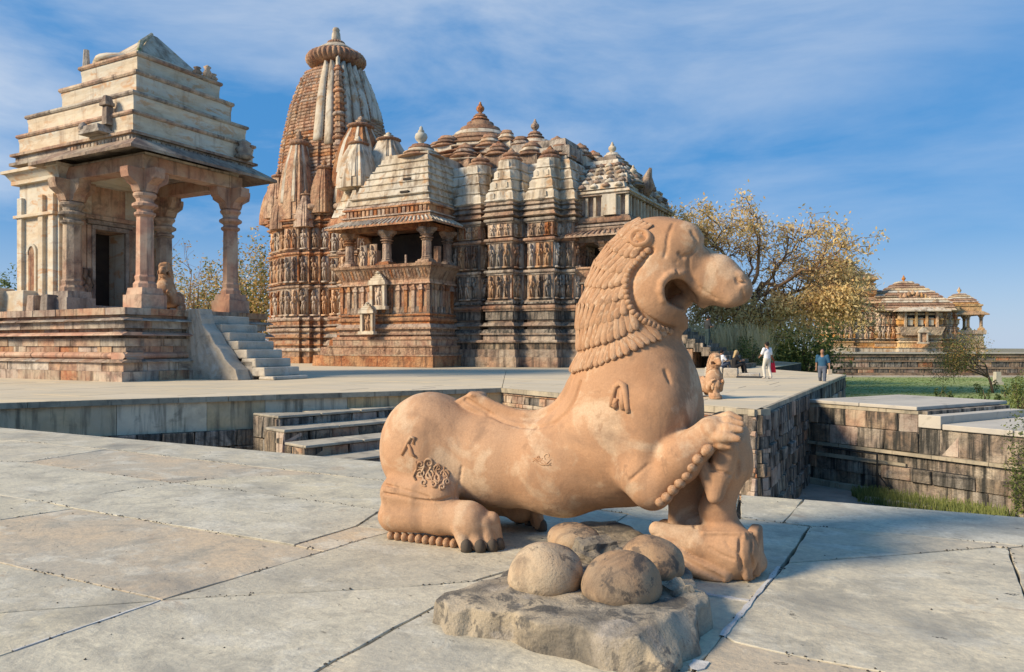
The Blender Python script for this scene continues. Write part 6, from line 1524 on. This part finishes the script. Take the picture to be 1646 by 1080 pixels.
def make_lion():
    root = empty('lion_statue', (LO.x, LO.y, 0), LA)
    h = 0.0105
    F = Field((-1.05, -0.80, -0.03), (2.30, 0.66, 2.5), h)
    c = F.cone; e = F.ell
    ry = lambda a: Matrix.Rotation(R(a), 3, 'Y')
    # trunk
    e(S(690, 716), (.37, .38, .42), k=.1)
    for s in (1, -1):
        e(S(682, 722, .17 * s), (.33, .26, .40), k=.12)
    c(S(705, 722), S(800, 738), .37, .325, .2, flat=(1, .95, 1))
    c(S(800, 742), S(905, 748), .325, .35, .15, flat=(1, .95, 1))
    c(S(905, 748), S(985, 715), .35, .40, .15, flat=(1, .95, 1))
    e(S(1010, 690), (.47, .42, .52), ry(-10), k=.2)
    e(S(1055, 640), (.32, .37, .42), ry(-8), k=.15)
    # shoulder mass of the near and far side
    for s in (1, -1): e(S(1035, 655, .22 * s), (.30, .22, .38), ry(-10), k=.14)
    # neck
    c(S(1014, 605), S(1006, 520), .39, .325, .13, flat=(1, .95, 1))
    c(S(1006, 520), S(1016, 455), .325, .275, .12, flat=(1, .9, 1))
    c(S(1016, 455), S(1040, 410), .275, .235, .12, flat=(1, .95, 1))
    # head
    e(S(1062, 417), (.33, .27, .28), ry(8), k=.08)
    for s in (1, -1):
        e(S(1046, 472, .12 * s), (.255, .20, .285), k=.07)       # cheeks
        e(S(1092, 388, .10 * s), (.155, .12, .13), k=.05)      # brow
    e(S(1070, 400), (.29, .24, .21), ry(10), k=.06)
    # snout
    c(S(1110, 438), S(1150, 450), .195, .172, .06, flat=(1, .80, 1)); c(S(1150, 450), S(1172, 461), .170, .136, .03, flat=(1, .82, 1))
    c(S(1172, 461), S(1184, 466), .136, .106, .03, flat=(1, .92, 1))
    for s in (1, -1):
        c(S(1128, 452, .07 * s), S(1172, 478, .06 * s), .08, .066, .04)   # lips
        e(S(1188, 444, .05 * s), (.038, .038, .030), k=.025)                # nostrils' wings
    e(S(1193, 462), (.040, .090, .062), k=.03)
    # jaw and mouth
    c(S(1050, 520), S(1094, 508), .14, .10, .08)
    c(S(1024, 545), S(1036, 585), .23, .27, .10)
    c(S(1086, 469, .5), S(1088, 469, -.2), .092, .085, .02, sub=True)
    c(S(1100, 480, .5), S(1112, 486, -.25), .065, .055, .02, sub=True)
    c(S(1096, 478, .5), S(1098, 478, -.3), .075, .075, .02, sub=True)
    c(S(1128, 505, .5), S(1128, 505, -.5), .055, .055, .02, sub=True)
    c(S(1150, 528, .5), S(1150, 528, -.5), .085, .085, .02, sub=True)
    c(S(1116, 520, .5), S(1118, 520, -.5), .05, .05, .02, sub=True)
    c(S(1090, 450, -.06), S(1130, 484, -.02), .045, .05, .02)     # palate left inside
    e(S(1080, 480, -.24), (.16, .06, .16), k=.03)
    c(S(1092, 492, -.04), S(1086, 532, .02), .085, .035, .03)      # broken stub of the lower jaw
    e(S(1102, 386, .12), (.085, .07, .105), ry(-12), k=.06); e(S(1102, 386, -.12), (.085, .07, .105), ry(-12), k=.06)
    c(S(1136, 391, .3), S(1136, 391, -.3), .022, .022, .04, sub=True)
    c(S(1114, 503, .5), S(1114, 503, -.5), .048, .048, .02, sub=True); c(S(1108, 490, .5), S(1112, 500, -.1), .04, .04, .02, sub=True)
    def ring(pts, rad):
        prev = None
        for q in pts:
            a = S(q[0], q[1], .62); d = Vector(S(q[0], q[1], .3)) - Vector(a); hh = F.cast(a, d)
            if hh is None: prev = None; continue
            if prev is not None: rl.append((prev, hh, rad))
            prev = hh
    rl = []
    ring([(1066, 482), (1062, 468), (1064, 454), (1072, 444), (1084, 438), (1097, 440)], .020); 
    for a_, b_, q_ in rl: c(a_, b_, q_, q_, .02)
    # grooves: brow line, forehead line, eye slit, lip line, mouth corner, nostril
    def groove(pts, r=.012, w=.25):
        prev = None
        for q in pts:
            a = S(q[0], q[1], .62); d = Vector(S(q[0], q[1], .3)) - Vector(a)
            hit = F.cast(a, d)
            if hit is None: prev = None; continue
            if prev is not None: c(prev, hit, r, r, .008, sub=True)
            prev = hit
    def ridge(pts, r=.012):
        prev = None
        for q in pts:
            a = S(q[0], q[1], .62); d = Vector(S(q[0], q[1], .3)) - Vector(a)
            hit = F0.cast(a, d)
            if hit is None: prev = None; continue
            if prev is not None: c(prev, hit, r, r, .012)
            prev = hit
    groove([(1082, 358), (1076, 372), (1073, 388), (1072, 402), (1068, 412)])
    groove([(1112, 372), (1119, 384), (1121, 396), (1112, 408), (1098, 413), (1092, 407)], .014)
    groove([(1088, 420), (1089, 434), (1087, 446)], .010)
    groove([(1108, 412), (1107, 428), (1112, 446), (1124, 462), (1150, 480), (1180, 497)], .010)
    groove([(1070, 596), (1078, 625), (1081, 655), (1078, 690)], .016)
    groove([(1184, 449), (1188, 455), (1195, 453)], .014)
    groove([(1193, 466), (1195, 484)], .009)
    groove([(1047, 402), (1036, 412), (1029, 422), (1021, 432), (1016, 443), (1013, 456), (1013, 467), (1015, 479), (1019, 490), (1025, 500), (1033, 508), (1042, 514), (1052, 519), (1062, 524), (1072, 528), (1082, 530)], .026)
    # dorsal crest sweeping along the back up into the mane
    cr = [(738, 645), (758, 638), (770, 640), (800, 655), (835, 666), (865, 667), (892, 656), (912, 636), (926, 606), (934, 575)]
    F.chain([S(a, b + 13, .0) for a, b in cr], [.04, .08, .09, .09, .09, .09, .08, .08, .07, .05], .02)
    F.chain([S(a, b + 2, .03) for a, b in cr], [.03, .045, .045, .045, .045, .045, .045, .045, .045, .04], .01)
    e(S(769, 634, -.02), (.05, .12, .02), ry(15), k=.03)
    groove([(748, 642), (765, 652), (785, 664), (808, 676), (835, 684), (862, 686), (890, 680), (910, 664), (924, 640), (932, 615)], .022)
    # near foreleg
    c(S(1052, 660, .30), S(1030, 760, .36), .185, .155, .09)
    c(S(1030, 760, .36), S(1048, 788, .38), .145, .128, .06)
    c(S(1046, 784, .38), S(1092, 738, .38), .130, .145, .05)
    c(S(1092, 738, .38), S(1142, 696, .34), .145, .098, .05)
    groove([(1012, 772), (1024, 762), (1040, 748), (1062, 732)], .010)
    # paw
    e(S(1146, 690, .33), (.10, .125, .080), ry(-8), k=.035)
    for i, (a, b, c2, ww) in enumerate([((1148, 679), (1172, 670), (1190, 674), .27), ((1148, 684), (1172, 678), (1192, 682), .35), ((1148, 692), (1170, 689), (1190, 691), .42), ((1148, 702), (1166, 702), (1186, 706), .46), ((1150, 710), (1160, 714), (1172, 718), .42)]):
        F.chain([S(*a, ww - .05), S(*b, ww), S(*c2, ww + .01)], [.048, .038, .022], .008)
    # far foreleg
    c(S(1060, 660, -.28), S(1050, 770, -.34), .18, .14, .08)
    c(S(1050, 775, -.34), S(1130, 690, -.30), .13, .09, .05)
    F.chain([S(1130, 690, -.28), S(1160, 676, -.24), S(1176, 690, -.22)], [.08, .06, .035], .03)
    # hind legs on the ground
    for s, dx, dy in ((1, 0, 0), (-1, 8, 16)):
        w = .36 * s
        P = lambda x, y, ww=0: S(x + dx, y + dy * 0, w + ww) if s > 0 else (S(x, y, .36)[0] + (0.04), -w - ww * s, S(x, y, .36)[2])
        c(P(642, 792), P(706, 792), .15, .15, .05)
        c(P(634, 828, .03), P(706, 830, .03), .128, .128, .05)
        c(P(706, 830, .03), P(752, 834, .03), .128, .135, .05)
        e(P(764, 844), (.13, .145, .13), k=.05)
        for q, (x, y, ww) in enumerate([(748, 872, .13), (770, 874, .09), (789, 868, .03), (800, 862, -.04)]):
            kn = P(x - 10, y - 26, ww * .8); tp = P(x, y - 4, ww)
            kn = (kn[0], kn[1], max(kn[2], .155)); tp = (tp[0], tp[1], .040)
            c(P(758, 834, ww * .5), kn, .075, .060, .02); c(kn, tp, .060, .046, .012)
    groove([(614, 792), (640, 797), (668, 804), (700, 806), (724, 800)], .013)
    groove([(616, 778), (640, 784), (668, 793), (690, 800)], .010)
    groove([(732, 800), (738, 780), (742, 750)], .012)
    # underside kept clear of the ground
    F.floor(0.0)
    body = F.build('body', M['lion'], root, rough=.004, rscale=5)
    body.data.materials.append(M['mouth'])

    # ---- separate carved pieces
    sph = MB()
    sph.lathe([(0.001, -1), (.5, -.87), (.87, -.5), (1, 0), (.87, .5), (.5, .87), (.001, 1)], seg=12)
    bead_me = sph.mesh('bead', M['lion'], True)
    lo = MB()                      # a lock of hair: fat curled tip, ridge running up
    rings = []
    for k, (x, wd, t) in enumerate([(-.5, .34, .10), (-.3, .42, .42), (0, .50, .70), (.25, .56, .98), (.40, .50, 1.08), (.50, .30, .85), (.54, .08, .3)]):
        rings.append([(x, wd * math.cos(a) + .10 * math.sin(x * 3.2), max(-.45, t * math.sin(a)) + .0) for a in [2 * math.pi * i / 12 for i in range(12)]])
    lo.loft(rings); lock_me = lo.mesh('mane_lock', M['lion'], True)
    def place(me, name, parent, pos, xdir, nrm, sx, sy, sz, roll=0.0):
        n = nrm.normalized(); x = (xdir - n * xdir.dot(n)).normalized(); y = n.cross(x)
        m3 = Matrix((x, y, n)).transposed()
        if roll: m3 = m3 @ Matrix.Rotation(roll, 3, 'Z')
        o = bpy.data.objects.new(name, me); COL.objects.link(o); o.parent = parent
        o.matrix_local = Matrix.Translation(pos) @ m3.to_4x4() @ Matrix.Diagonal((sx, sy, sz, 1)); return o
    mane = MB(); 
    # the mane's parting ridge on the nape carries the locks
    F2 = [(992, 366), (977, 392), (958, 425), (946, 460), (940, 500), (936, 535), (931, 570), (924, 598)]
    mane.tube([S(a + 12, b + 3) for a, b in F2], [.03, .045, .05, .05, .05, .05, .045, .02], 8)
    mane_o = mane.build('mane', M['lion'], root, True)
    rnd = random.Random(5)
    rows = [((1000, 358), (1026, 376)), ((991, 372), (1022, 392)), ((974, 394), (1016, 413)), ((955, 424), (1004, 436)), ((939, 458), (1003, 456)), ((933, 494), (1003, 476)),
            ((930, 528), (1010, 500)), ((926, 562), (1030, 524)), ((922, 598), (1068, 540))]
    def hit(px, py):
        a = S(px, py, .62); d = Vector(S(px, py, .2)) - Vector(a)
        q = F.cast(a, d)
        return None if q is None else Vector(q)
    cnt = 0
    for ri, (bk, fr) in enumerate(rows):
        # trace the row line over the surface, near side, at equal steps
        P = []
        for k in range(61):
            t = k / 60; px = bk[0] + (fr[0] - bk[0]) * t; py = bk[1] + (fr[1] - bk[1]) * t + 5 * math.sin(t * 3.14)
            q = hit(px, py)
            if q is not None: P.append(q)
        if len(P) < 3: continue
        # complete towards the nape at the back
        q0 = P[0]
        first = Vector((q0.x - .015, 0.0, q0.z))
        P = [q0.lerp(first, u) for u in (1, .75, .5, .25)] + P
        up = rows[ri - 1] if ri else ((1010, 340), (1040, 362))
        tang = Vector(S((bk[0] + fr[0]) / 2, (bk[1] + fr[1]) / 2)) - Vector(S((up[0][0] + up[1][0]) / 2, (up[0][1] + up[1][1]) / 2))
        Ln = tang.length
        acc = 0; nxt = .02; step = .050 if ri > 1 else .046
        for k in range(1, len(P)):
            seg = (P[k] - P[k - 1]).length
            while acc + seg >= nxt:
                u = (nxt - acc) / seg; p = P[k - 1].lerp(P[k], u)
                f = k / len(P)
                tg = (Vector(S(bk[0] + (fr[0] - bk[0]) * f, bk[1] + (fr[1] - bk[1]) * f)) - Vector(S(up[0][0] + (up[1][0] - up[0][0]) * f, up[0][1] + (up[1][1] - up[0][1]) * f)))
                Lk = max(tg.length, .10) * 1.22
                tg = tg.normalized() + Vector((-.42, 0, 0))
                for sgn in (1, -1):
                    if sgn < 0 and cnt % 1 == 0 and (abs(p.y) < .03): continue
                    pp = Vector((p.x, p.y * sgn, p.z)); nm = F.normal(pp)
                    if nm.length < .5: continue
                    tt = tg.normalized(); tt = (tt - nm * tt.dot(nm)).normalized()
                    pos = pp - tt * (Lk * .47) - nm * .006
                    # settle on the surface
                    v = F.sample(pos); pos = pos - nm * v if abs(v) < .2 else pos
                    if sgn < 0 and ri > 6: continue
                    place(lock_me, 'mane_lock', mane_o, pos + nm * .004, tt, nm, Lk * rnd.uniform(.97, 1.04), step * 1.16, .023 * rnd.uniform(.8, 1.15), rnd.uniform(-.09, .09)); cnt += 1
                nxt += step
            acc += seg
    print('mane locks', cnt)
    # bead edge of the face ruff
    arc_ = [(1041, 402), (1030, 412), (1022, 422), (1014, 431), (1009, 442), (1006, 455), (1006, 468), (1008, 480), (1012, 492), (1018, 503), (1027, 511), (1036, 517), (1046, 522), (1056, 527), (1066, 531), (1076, 534)]
    arc = []
    for k in range(23):
        u = k / 22 * (len(arc_) - 1); q = min(int(u), len(arc_) - 2); arc.append((arc_[q][0] + (arc_[q + 1][0] - arc_[q][0]) * (u - q), arc_[q][1] + (arc_[q + 1][1] - arc_[q][1]) * (u - q)))
    for i, (px, py) in enumerate(arc):
        q = hit(px, py)
        if q is None: continue
        n = F.normal(q)
        for sgn in (1, -1):
            place(bead_me, 'bead', root, Vector((q.x, q.y * sgn, q.z)) + Vector((n.x, n.y * sgn, n.z)) * .006, Vector((1, 0, .3)), Vector((n.x, n.y * sgn, n.z)), .024, .024, .026)
    # scalloped fringe under the forearm and the hind foot
    for px, py in [(1062, 806), (1072, 799), (1082, 787), (1093, 776), (1104, 764), (1112, 751), (1122, 738), (1137, 724)]:
        place(bead_me, 'bead', root, Vector(S(px, py, .47)), Vector((.7, 0, .7)), Vector((0, -1, 0)), .046 if px > 1130 else .037, .038, .05)
    for k in range(10):
        place(bead_me, 'bead', root, Vector((S(628 + k * 11.2, 860, .44)[0], -.435, .030)), Vector((1, 0, 0)), Vector((0, -1, 0)), .029, .038, .04)
    # claws
    cl = MB(); cl.lathe([(.002, .052), (.020, .047), (.036, .030), (.044, .0), (.044, -.040), (.03, -.046)], seg=12, sx=1.15)
    claw_me = cl.mesh('claw', M['claw'], True)
    for (x, y, ww) in [(748, 872, .13), (770, 874, .09), (789, 868, .03), (800, 862, -.04)]:
        q = S(x, y, .36 + ww); link('claw', claw_me, root, (q[0] + .012, q[1] - .012, .046), (R(12), R(14), R(-40)), (1.0, 1.0, 1.0))
        link('claw', claw_me, root, (S(x, y, .36)[0] + .055, .36 + ww, .046), (0, 0, R(-10)))
    # ear
    ep = hit(1030, 383); en = F.normal(ep)
    er = MB(); er.lathe([(.001, .055), (.018, .05), (.030, .018), (.042, .02), (.052, .045), (.064, .044), (.076, .02), (.080, -.03), (.05, -.05)], seg=18, sy=1.25)
    place(er.mesh('ear', M['lion'], True), 'ear', root, ep - en * .012, Vector((.3, 0, 1)), en, .95, .95, 1)
    place(er.mesh('ear', M['lion'], True), 'ear', root, Vector((ep.x, -ep.y, ep.z)) - Vector((en.x, -en.y, en.z)) * .012, Vector((.3, 0, 1)), Vector((en.x, -en.y, en.z)), .95, .95, 1)
    for px, py in [(1036, 392), (1029, 399), (1043, 388)]:
        q = hit(px, py); n = F.normal(q); place(bead_me, 'curl', root, q, Vector((1, 0, .4)), n, .028, .022, .024)
    # relief carvings
    def relief(name, lines, r=.011, seg=6, lift=.0):
        b = MB()
        for ln in lines:
            pts = [hit(*q[:2]) for q in ln]; pts = [q + F.normal(q) * lift for q in pts if q is not None]
            if len(pts) > 1:
                rr = [r * (0.6 + 0.4 * math.sin(3.14 * (i + .5) / len(pts))) for i in range(len(pts))]
                b.tube(pts, rr, seg)
        return b.build(name, M['lion'], root, True)
    def spiral(cx, cy, r0, turns, ph, n=22):
        return [(cx + r0 * (1 - k / n * .8) * math.cos(ph + turns * 6.28 * k / n), cy + r0 * (1 - k / n * .8) * math.sin(ph + turns * 6.28 * k / n)) for k in range(n)]
    L = [[(645, 731), (650, 722), (655, 712), (660, 702), (667, 704), (664, 714)], [(655, 712), (660, 722), (662, 730), (668, 734)]]
    relief('hooked_relief', L, .016)
    L = []
    for cx, cy, rr, ph in [(676, 746, 7, 0), (690, 744, 9, 2), (704, 752, 8, 1), (716, 762, 8, 3), (676, 762, 8, 4), (690, 764, 8, 5), (704, 768, 7, .5), (718, 775, 6, 2), (682, 776, 6, 1), (697, 779, 6, 4), (711, 783, 5, 2)]:
        L.append(spiral(cx, cy, rr, 1.3, ph, 16))
    for k in range(5): L.append([(668 + 12 * k + 3 * math.sin(j * 1.3 + k), 742 + 6 * j + 2 * k) for j in range(6)])
    relief('foliate_relief', L, .010, 5, .002)
    L = [[(983, 654), (985, 640), (988, 622), (996, 615), (1003, 620), (1006, 636), (1008, 655), (1010, 663)], [(1000, 626), (1001, 642), (1002, 658)], [(990, 640), (988, 652), (991, 656)]]
    relief('bell_relief', L, .026)
    L = [[(856 + 6 * k, 742 - 6 * math.sin(k + j)) for k in range(6)] for j in range(3)] + [spiral(866, 736, 6, 1, 0, 12), spiral(880, 733, 6, 1, 2, 12)]
    relief('chipped_patch', L, .0065, 4, -.002)
    # nostril and eye
    for sgn in (1, -1):
        q = hit(1190, 450)
        if q is not None: place(bead_me, 'nostril', root, Vector((q.x, q.y * sgn, q.z)) , Vector((1, 0, -.4)), Vector((0, -sgn, 0)), .018, .012, .006)

    # ---- the kneeling warrior under the paw
    g = .0095
    K = Field((0.75, -0.75, -.03), (2.5, .45, 1.4), g); c = K.cone; e = K.ell
    w0 = .16
    e(S(1166, 886, w0), (.20, .21, .20), k=.06)                                # hips
    e(S(1163, 896, w0 + .10), (.195, .15, .17), k=.05)
    c(S(1160, 858, w0), S(1152, 818, w0 + .02), .14, .105, .05, flat=(1, 1.15, 1))     # waist
    c(S(1152, 818, w0 + .02), S(1170, 750, w0), .105, .125, .05, flat=(1, 1.2, 1))          # back
    c(S(1172, 750, w0), S(1176, 712, w0), .125, .095, .05, flat=(1, 1.35, 1))
    e(S(1196, 730, w0 - .04), (.055, .11, .17), Matrix.Rotation(R(-8), 3, 'Y'), k=.015)      # long hair down the back
    e(S(1180, 700, w0 - .08), (.10, .10, .10), k=.03)                                        # head under the paw
    c(S(1094, 838, w0 - .10), S(1092, 800, w0 - .10), .085, .075, .03)                       # the other half of the block, turned to the lion
    c(S(1092, 800, w0 - .10), S(1122, 745, w0 - .10), .075, .09, .03)
    c(S(1122, 745, w0 - .10), S(1160, 715, w0 - .08), .09, .09, .03)
    c(S(1140, 852, w0 - .04), S(1096, 846, w0 - .08), .10, .085, .03)
    c(S(1168, 722, w0 + .15), S(1158, 762, w0 + .19), .082, .070, .012)                      # near arm bent up to the paw
    c(S(1158, 762, w0 + .19), S(1150, 798, w0 + .21), .070, .050, .015)
    c(S(1149, 797, w0 + .21), S(1126, 738, w0 + .20), .048, .044, .010)
    c(S(1172, 722, w0 - .24), S(1130, 790, w0 - .28), .075, .06, .02)
    c(S(1130, 790, w0 - .28), S(1104, 730, w0 - .24), .06, .05, .02)
    c(S(1180, 884, w0 + .12), S(1120, 872, w0 + .17), .155, .105, .04)          # thigh
    c(S(1120, 872, w0 + .17), S(1056, 851, w0 + .21), .105, .052, .03)
    c(S(1062, 866, w0 + .24), S(1104, 906, w0 + .26), .040, .064, .008)         # shin folded under
    c(S(1104, 906, w0 + .26), S(1162, 926, w0 + .22), .064, .058, .008)
    c(S(1178, 884, w0 - .16), S(1070, 850, w0 - .20), .14, .07, .05)
    c(S(1205, 868, w0 - .02), S(1218, 905, w0 - .02), .05, .06, .03, flat=(1, 2.2, 1))
    # sash hanging behind
    for k, (x, ww) in enumerate([(1196, .20), (1201, .16), (1206, .11)]):
        c(S(x, 862, w0 + ww), S(x + 3, 928, w0 + ww), .013, .022, .008)
    for a, b_ in [((1131, 857), (1206, 857)), ]:
        for k in range(14):
            x = a[0] + (b_[0] - a[0]) * k / 13; p = S(x, a[1], .62); d = Vector(S(x, a[1], .2)) - Vector(p); q = K.cast(p, d)
            if q is not None: c(q, q + np.array((.001, 0, 0)), .016, .016, .01)
    def kg(pts, r=.009):
        prev = None
        for x, y in pts:
            p = S(x, y, .7); d = Vector(S(x, y, .2)) - Vector(p); q = K.cast(p, d)
            if q is not None:
                if prev is not None: c(prev, q, r, r, .006, sub=True)
                prev = q
    kg([(1145, 756), (1162, 759), (1176, 764)]); kg([(1140, 880), (1160, 892), (1180, 900)], .008); kg([(1168, 872), (1176, 884), (1188, 892)], .008); kg([(1112, 800), (1110, 825), (1118, 848)], .012)
    kg([(1189, 702), (1189, 725), (1188, 745), (1186, 765)], .016); kg([(1058, 866), (1078, 882), (1100, 898), (1124, 912), (1148, 924), (1160, 932)], .020); kg([(1190, 866), (1188, 890), (1192, 915), (1196, 934)], .013); kg([(1208, 866), (1207, 890), (1210, 915)], .010)
    c(S(1106, 860, .0), S(1112, 770, -.02), .14, .12, .03)
    K.floor(0.0)
    K.build('kneeling_warrior', M['lion'], root, rough=.004, rscale=6)
    # broken end of the warrior's cloak block
    b = MB(); b.box(-.05, .05, -.14, .10, 0.0, .30, .012, .02); q = S(1214, 905, w0)
    bb = b.build('cloak_end', M['lion'], root, loc=(q[0], q[1], 0.02)); bevel(bb, .025, 3); bb.data.polygons.foreach_set('use_smooth', [True] * len(bb.data.polygons))
    return root

lion = make_lion()
tag(lion, 'large orange sandstone lion statue with open jaws pawing a kneeling warrior, on the foreground paving', 'statue')

def copy_thing(src, loc, rz, sc, label, cat, group=None, skip=()):
    r = src.copy(); COL.objects.link(r); r.location = loc; r.rotation_euler = (0, 0, rz); r.scale = (sc, sc, sc)
    for k in ('label', 'category', 'group'):
        if k in r: del r[k]
    tag(r, label, cat, group)
    def rec(a, pa):
        for ch in a.children:
            base = ch.name.split('.')[0]
            if base in skip: continue
            c = ch.copy(); COL.objects.link(c); c.parent = pa; rec(ch, c)
    rec(src, r); return r

# ------------------------------------------------------------------ rough slab with four carved domes
def make_slab():
    pts = [(686, 1002), (735, 1022), (800, 1030), (850, 1048), (905, 1066), (1000, 1080), (1080, 1092), (1120, 1078), (1142, 1010), (1120, 968), (1060, 910), (1000, 868), (925, 868), (890, 890), (845, 930), (780, 965), (720, 985)]
    P = [G(a, b, .0) for a, b in pts]
    cen = sum(P, Vector()) / len(P)
    root = empty('domed_slab', (cen.x, cen.y, 0))
    q = np.array([[p.x - cen.x, p.y - cen.y] for p in P])
    if area([tuple(r) for r in q]) < 0: q = q[::-1]
    lo = q.min(0) - .12; hi = q.max(0) + .12
    F = Field((lo[0], lo[1], -.03), (hi[0], hi[1], .34), .0115)
    sl, X, Y, Z = F._reg(F.lo, F.lo + F.n * F.h)
    X2, Y2 = np.broadcast_arrays(X[:, :, 0], Y[:, :, 0])
    d = np.full(X2.shape, 1e9); ins = np.zeros(X2.shape, bool)
    n = len(q)
    for i in range(n):
        a, b = q[i], q[(i + 1) % n]; e = b - a; wx, wy = X2 - a[0], Y2 - a[1]
        t = np.clip((wx * e[0] + wy * e[1]) / (e @ e), 0, 1); d = np.minimum(d, (wx - t * e[0]) ** 2 + (wy - t * e[1]) ** 2)
        c1 = Y2 >= a[1]; c2 = Y2 < b[1]; c3 = e[0] * wy > e[1] * wx
        ins ^= (c1 & c2 & c3) | (~c1 & ~c2 & ~c3)
    d = np.sqrt(d) * np.where(ins, -1, 1)
    # top surface: highest near the domes, falling to the left tip, with lumps
    top = np.zeros(X2.shape)
    for i in range(X2.shape[0]):
        for j in range(X2.shape[1]):
            v = Vector((X2[i, j] * 2.2, Y2[i, j] * 2.2, 3.3))
            top[i, j] = .03 * noise.noise(v) + .012 * noise.noise(v * 4)
    top += .165 + .02 * X2 - .25 * np.clip(d + .10, 0, .3) * (1 - .5 * np.clip(X2, 0, .5))
    side = d[:, :, None] + .25 * (Z - .03) * 0.6
    for i in range(X2.shape[0]):
        for j in range(X2.shape[1]):
            if abs(d[i, j]) < .16:
                v = Vector((X2[i, j] * 5, Y2[i, j] * 5, 7.7)); side[i, j, :] += .02 * noise.noise(v) + .11 * (noise.voronoi(v * .9)[0][0] - .35)
    pa, pb, pc = G(1005, 1030, .175), G(1118, 962, .175), G(1128, 1078, 0); nn = (pb - pa).cross(pc - pa).normalized()
    if nn.z < 0: nn = -nn
    rough2 = np.zeros(X2.shape)
    for i in range(X2.shape[0]):
        for j in range(X2.shape[1]): rough2[i, j] = .03 * noise.noise(Vector((X2[i, j] * 6, Y2[i, j] * 6, 1.7)))
    side = np.maximum(side, (X + cen.x - pa.x) * nn.x + (Y + cen.y - pa.y) * nn.y + (Z - pa.z) * nn.z + rough2[:, :, None])
    F.D = np.maximum(np.maximum(side, (Z - top[:, :, None]) * .95), -Z - .02).astype(np.float32)
    F.build('slab', M['rock'], root, rough=.006, rscale=9)
    def zt(x, y):
        i = int((x - cen.x - lo[0]) / F.h); j = int((y - cen.y - lo[1]) / F.h); i = min(max(i, 0), top.shape[0] - 1); j = min(max(j, 0), top.shape[1] - 1); return top[i, j]
    balls = [((877, 958), 61, 1.0, .6), ((999, 979), 65, .92, .5), ((1046, 937), 54, .95, .55), ((922, 888), 43, .62, .2)]
    for bi, ((px, py), r, sq, _) in enumerate(balls):
        g0 = G(px, py, .15); dep = g0.y; rr = r / FPX * (dep + r / FPX * dep); cy = dep + rr * .93; cx = (px - CX) / FPX * cy
        z0 = zt(cx, cy) - .015
        m = MB(); N = 14
        prof = [(rr * .90, z0 - .03), (rr * .985, z0 + rr * .12)] + [(rr * math.cos(a) ** .96 if a < 1.57 else .002, z0 + rr * .22 + rr * .92 * sq * math.sin(a)) for a in [1.5707 * k / N for k in range(N + 1)]]
        m.lathe(prof, 0, 0, 40)
        for k, v in enumerate(m.v):
            vv = Vector(v); nn = noise.noise(vv * 5 + Vector((bi * 3, 0, 0))) * .012 + noise.noise(vv * 16) * .004; m.v[k] = tuple(vv + Vector((v[0], v[1], v[2] - z0)).normalized() * nn)
        m.build('stone_dome', M['ball'], root, True, loc=(cx - cen.x, cy - cen.y, 0))
    # broken stone lying between the domes
    def chunk(px, py, z, sx, sy, sz, rz, name='broken_lump'):
        g0 = G(px, py, z); b = MB(); b.box(-sx, sx, -sy, sy, -sz, sz, sx * .35, sy * .35)
        o = b.build(name, M['rock'], root, loc=(g0.x - cen.x, g0.y - cen.y, z), rot=(.1, -.08, rz))
        s = o.modifiers.new('sub', 'SUBSURF'); s.levels = s.render_levels = 3; s.subdivision_type = 'SIMPLE'
        tx = bpy.data.textures.new('lump_noise', 'CLOUDS'); tx.noise_scale = .12
        dm = o.modifiers.new('disp', 'DISPLACE'); dm.texture = tx; dm.strength = .09; dm.texture_coords = 'GLOBAL'
    chunk(958, 885, .20, .17, .12, .07, .3); chunk(1012, 893, .24, .10, .06, .04, .1); chunk(950, 905, .16, .09, .12, .06, .8); chunk(1084, 955, .15, .09, .09, .06, .5)
    chunk(1030, 905, .16, .1, .1, .08, .5)
    tag(root, 'rough grey stone slab carrying four carved domes, in front of the big lion', 'carved slab')
make_slab()
copy_thing(lion, (G(1146, 640).x - .1, G(1146, 640).y + .75, 0), R(-80), .54, 'small carved lion and warrior group on the terrace corner, behind the big lion\'s chest', 'statue', skip=('foliate_relief', 'hooked_relief', 'bell_relief', 'chipped_patch', 'bead', 'nostril'))
q = shrine.matrix_basis @ Vector((-2.5, 4.25, SH_Z))
copy_thing(lion, tuple(q), R(-80), .95, 'worn lion statue sitting inside the pillared porch of the small shrine', 'statue', skip=('foliate_relief', 'hooked_relief', 'bell_relief', 'chipped_patch', 'bead', 'nostril'))
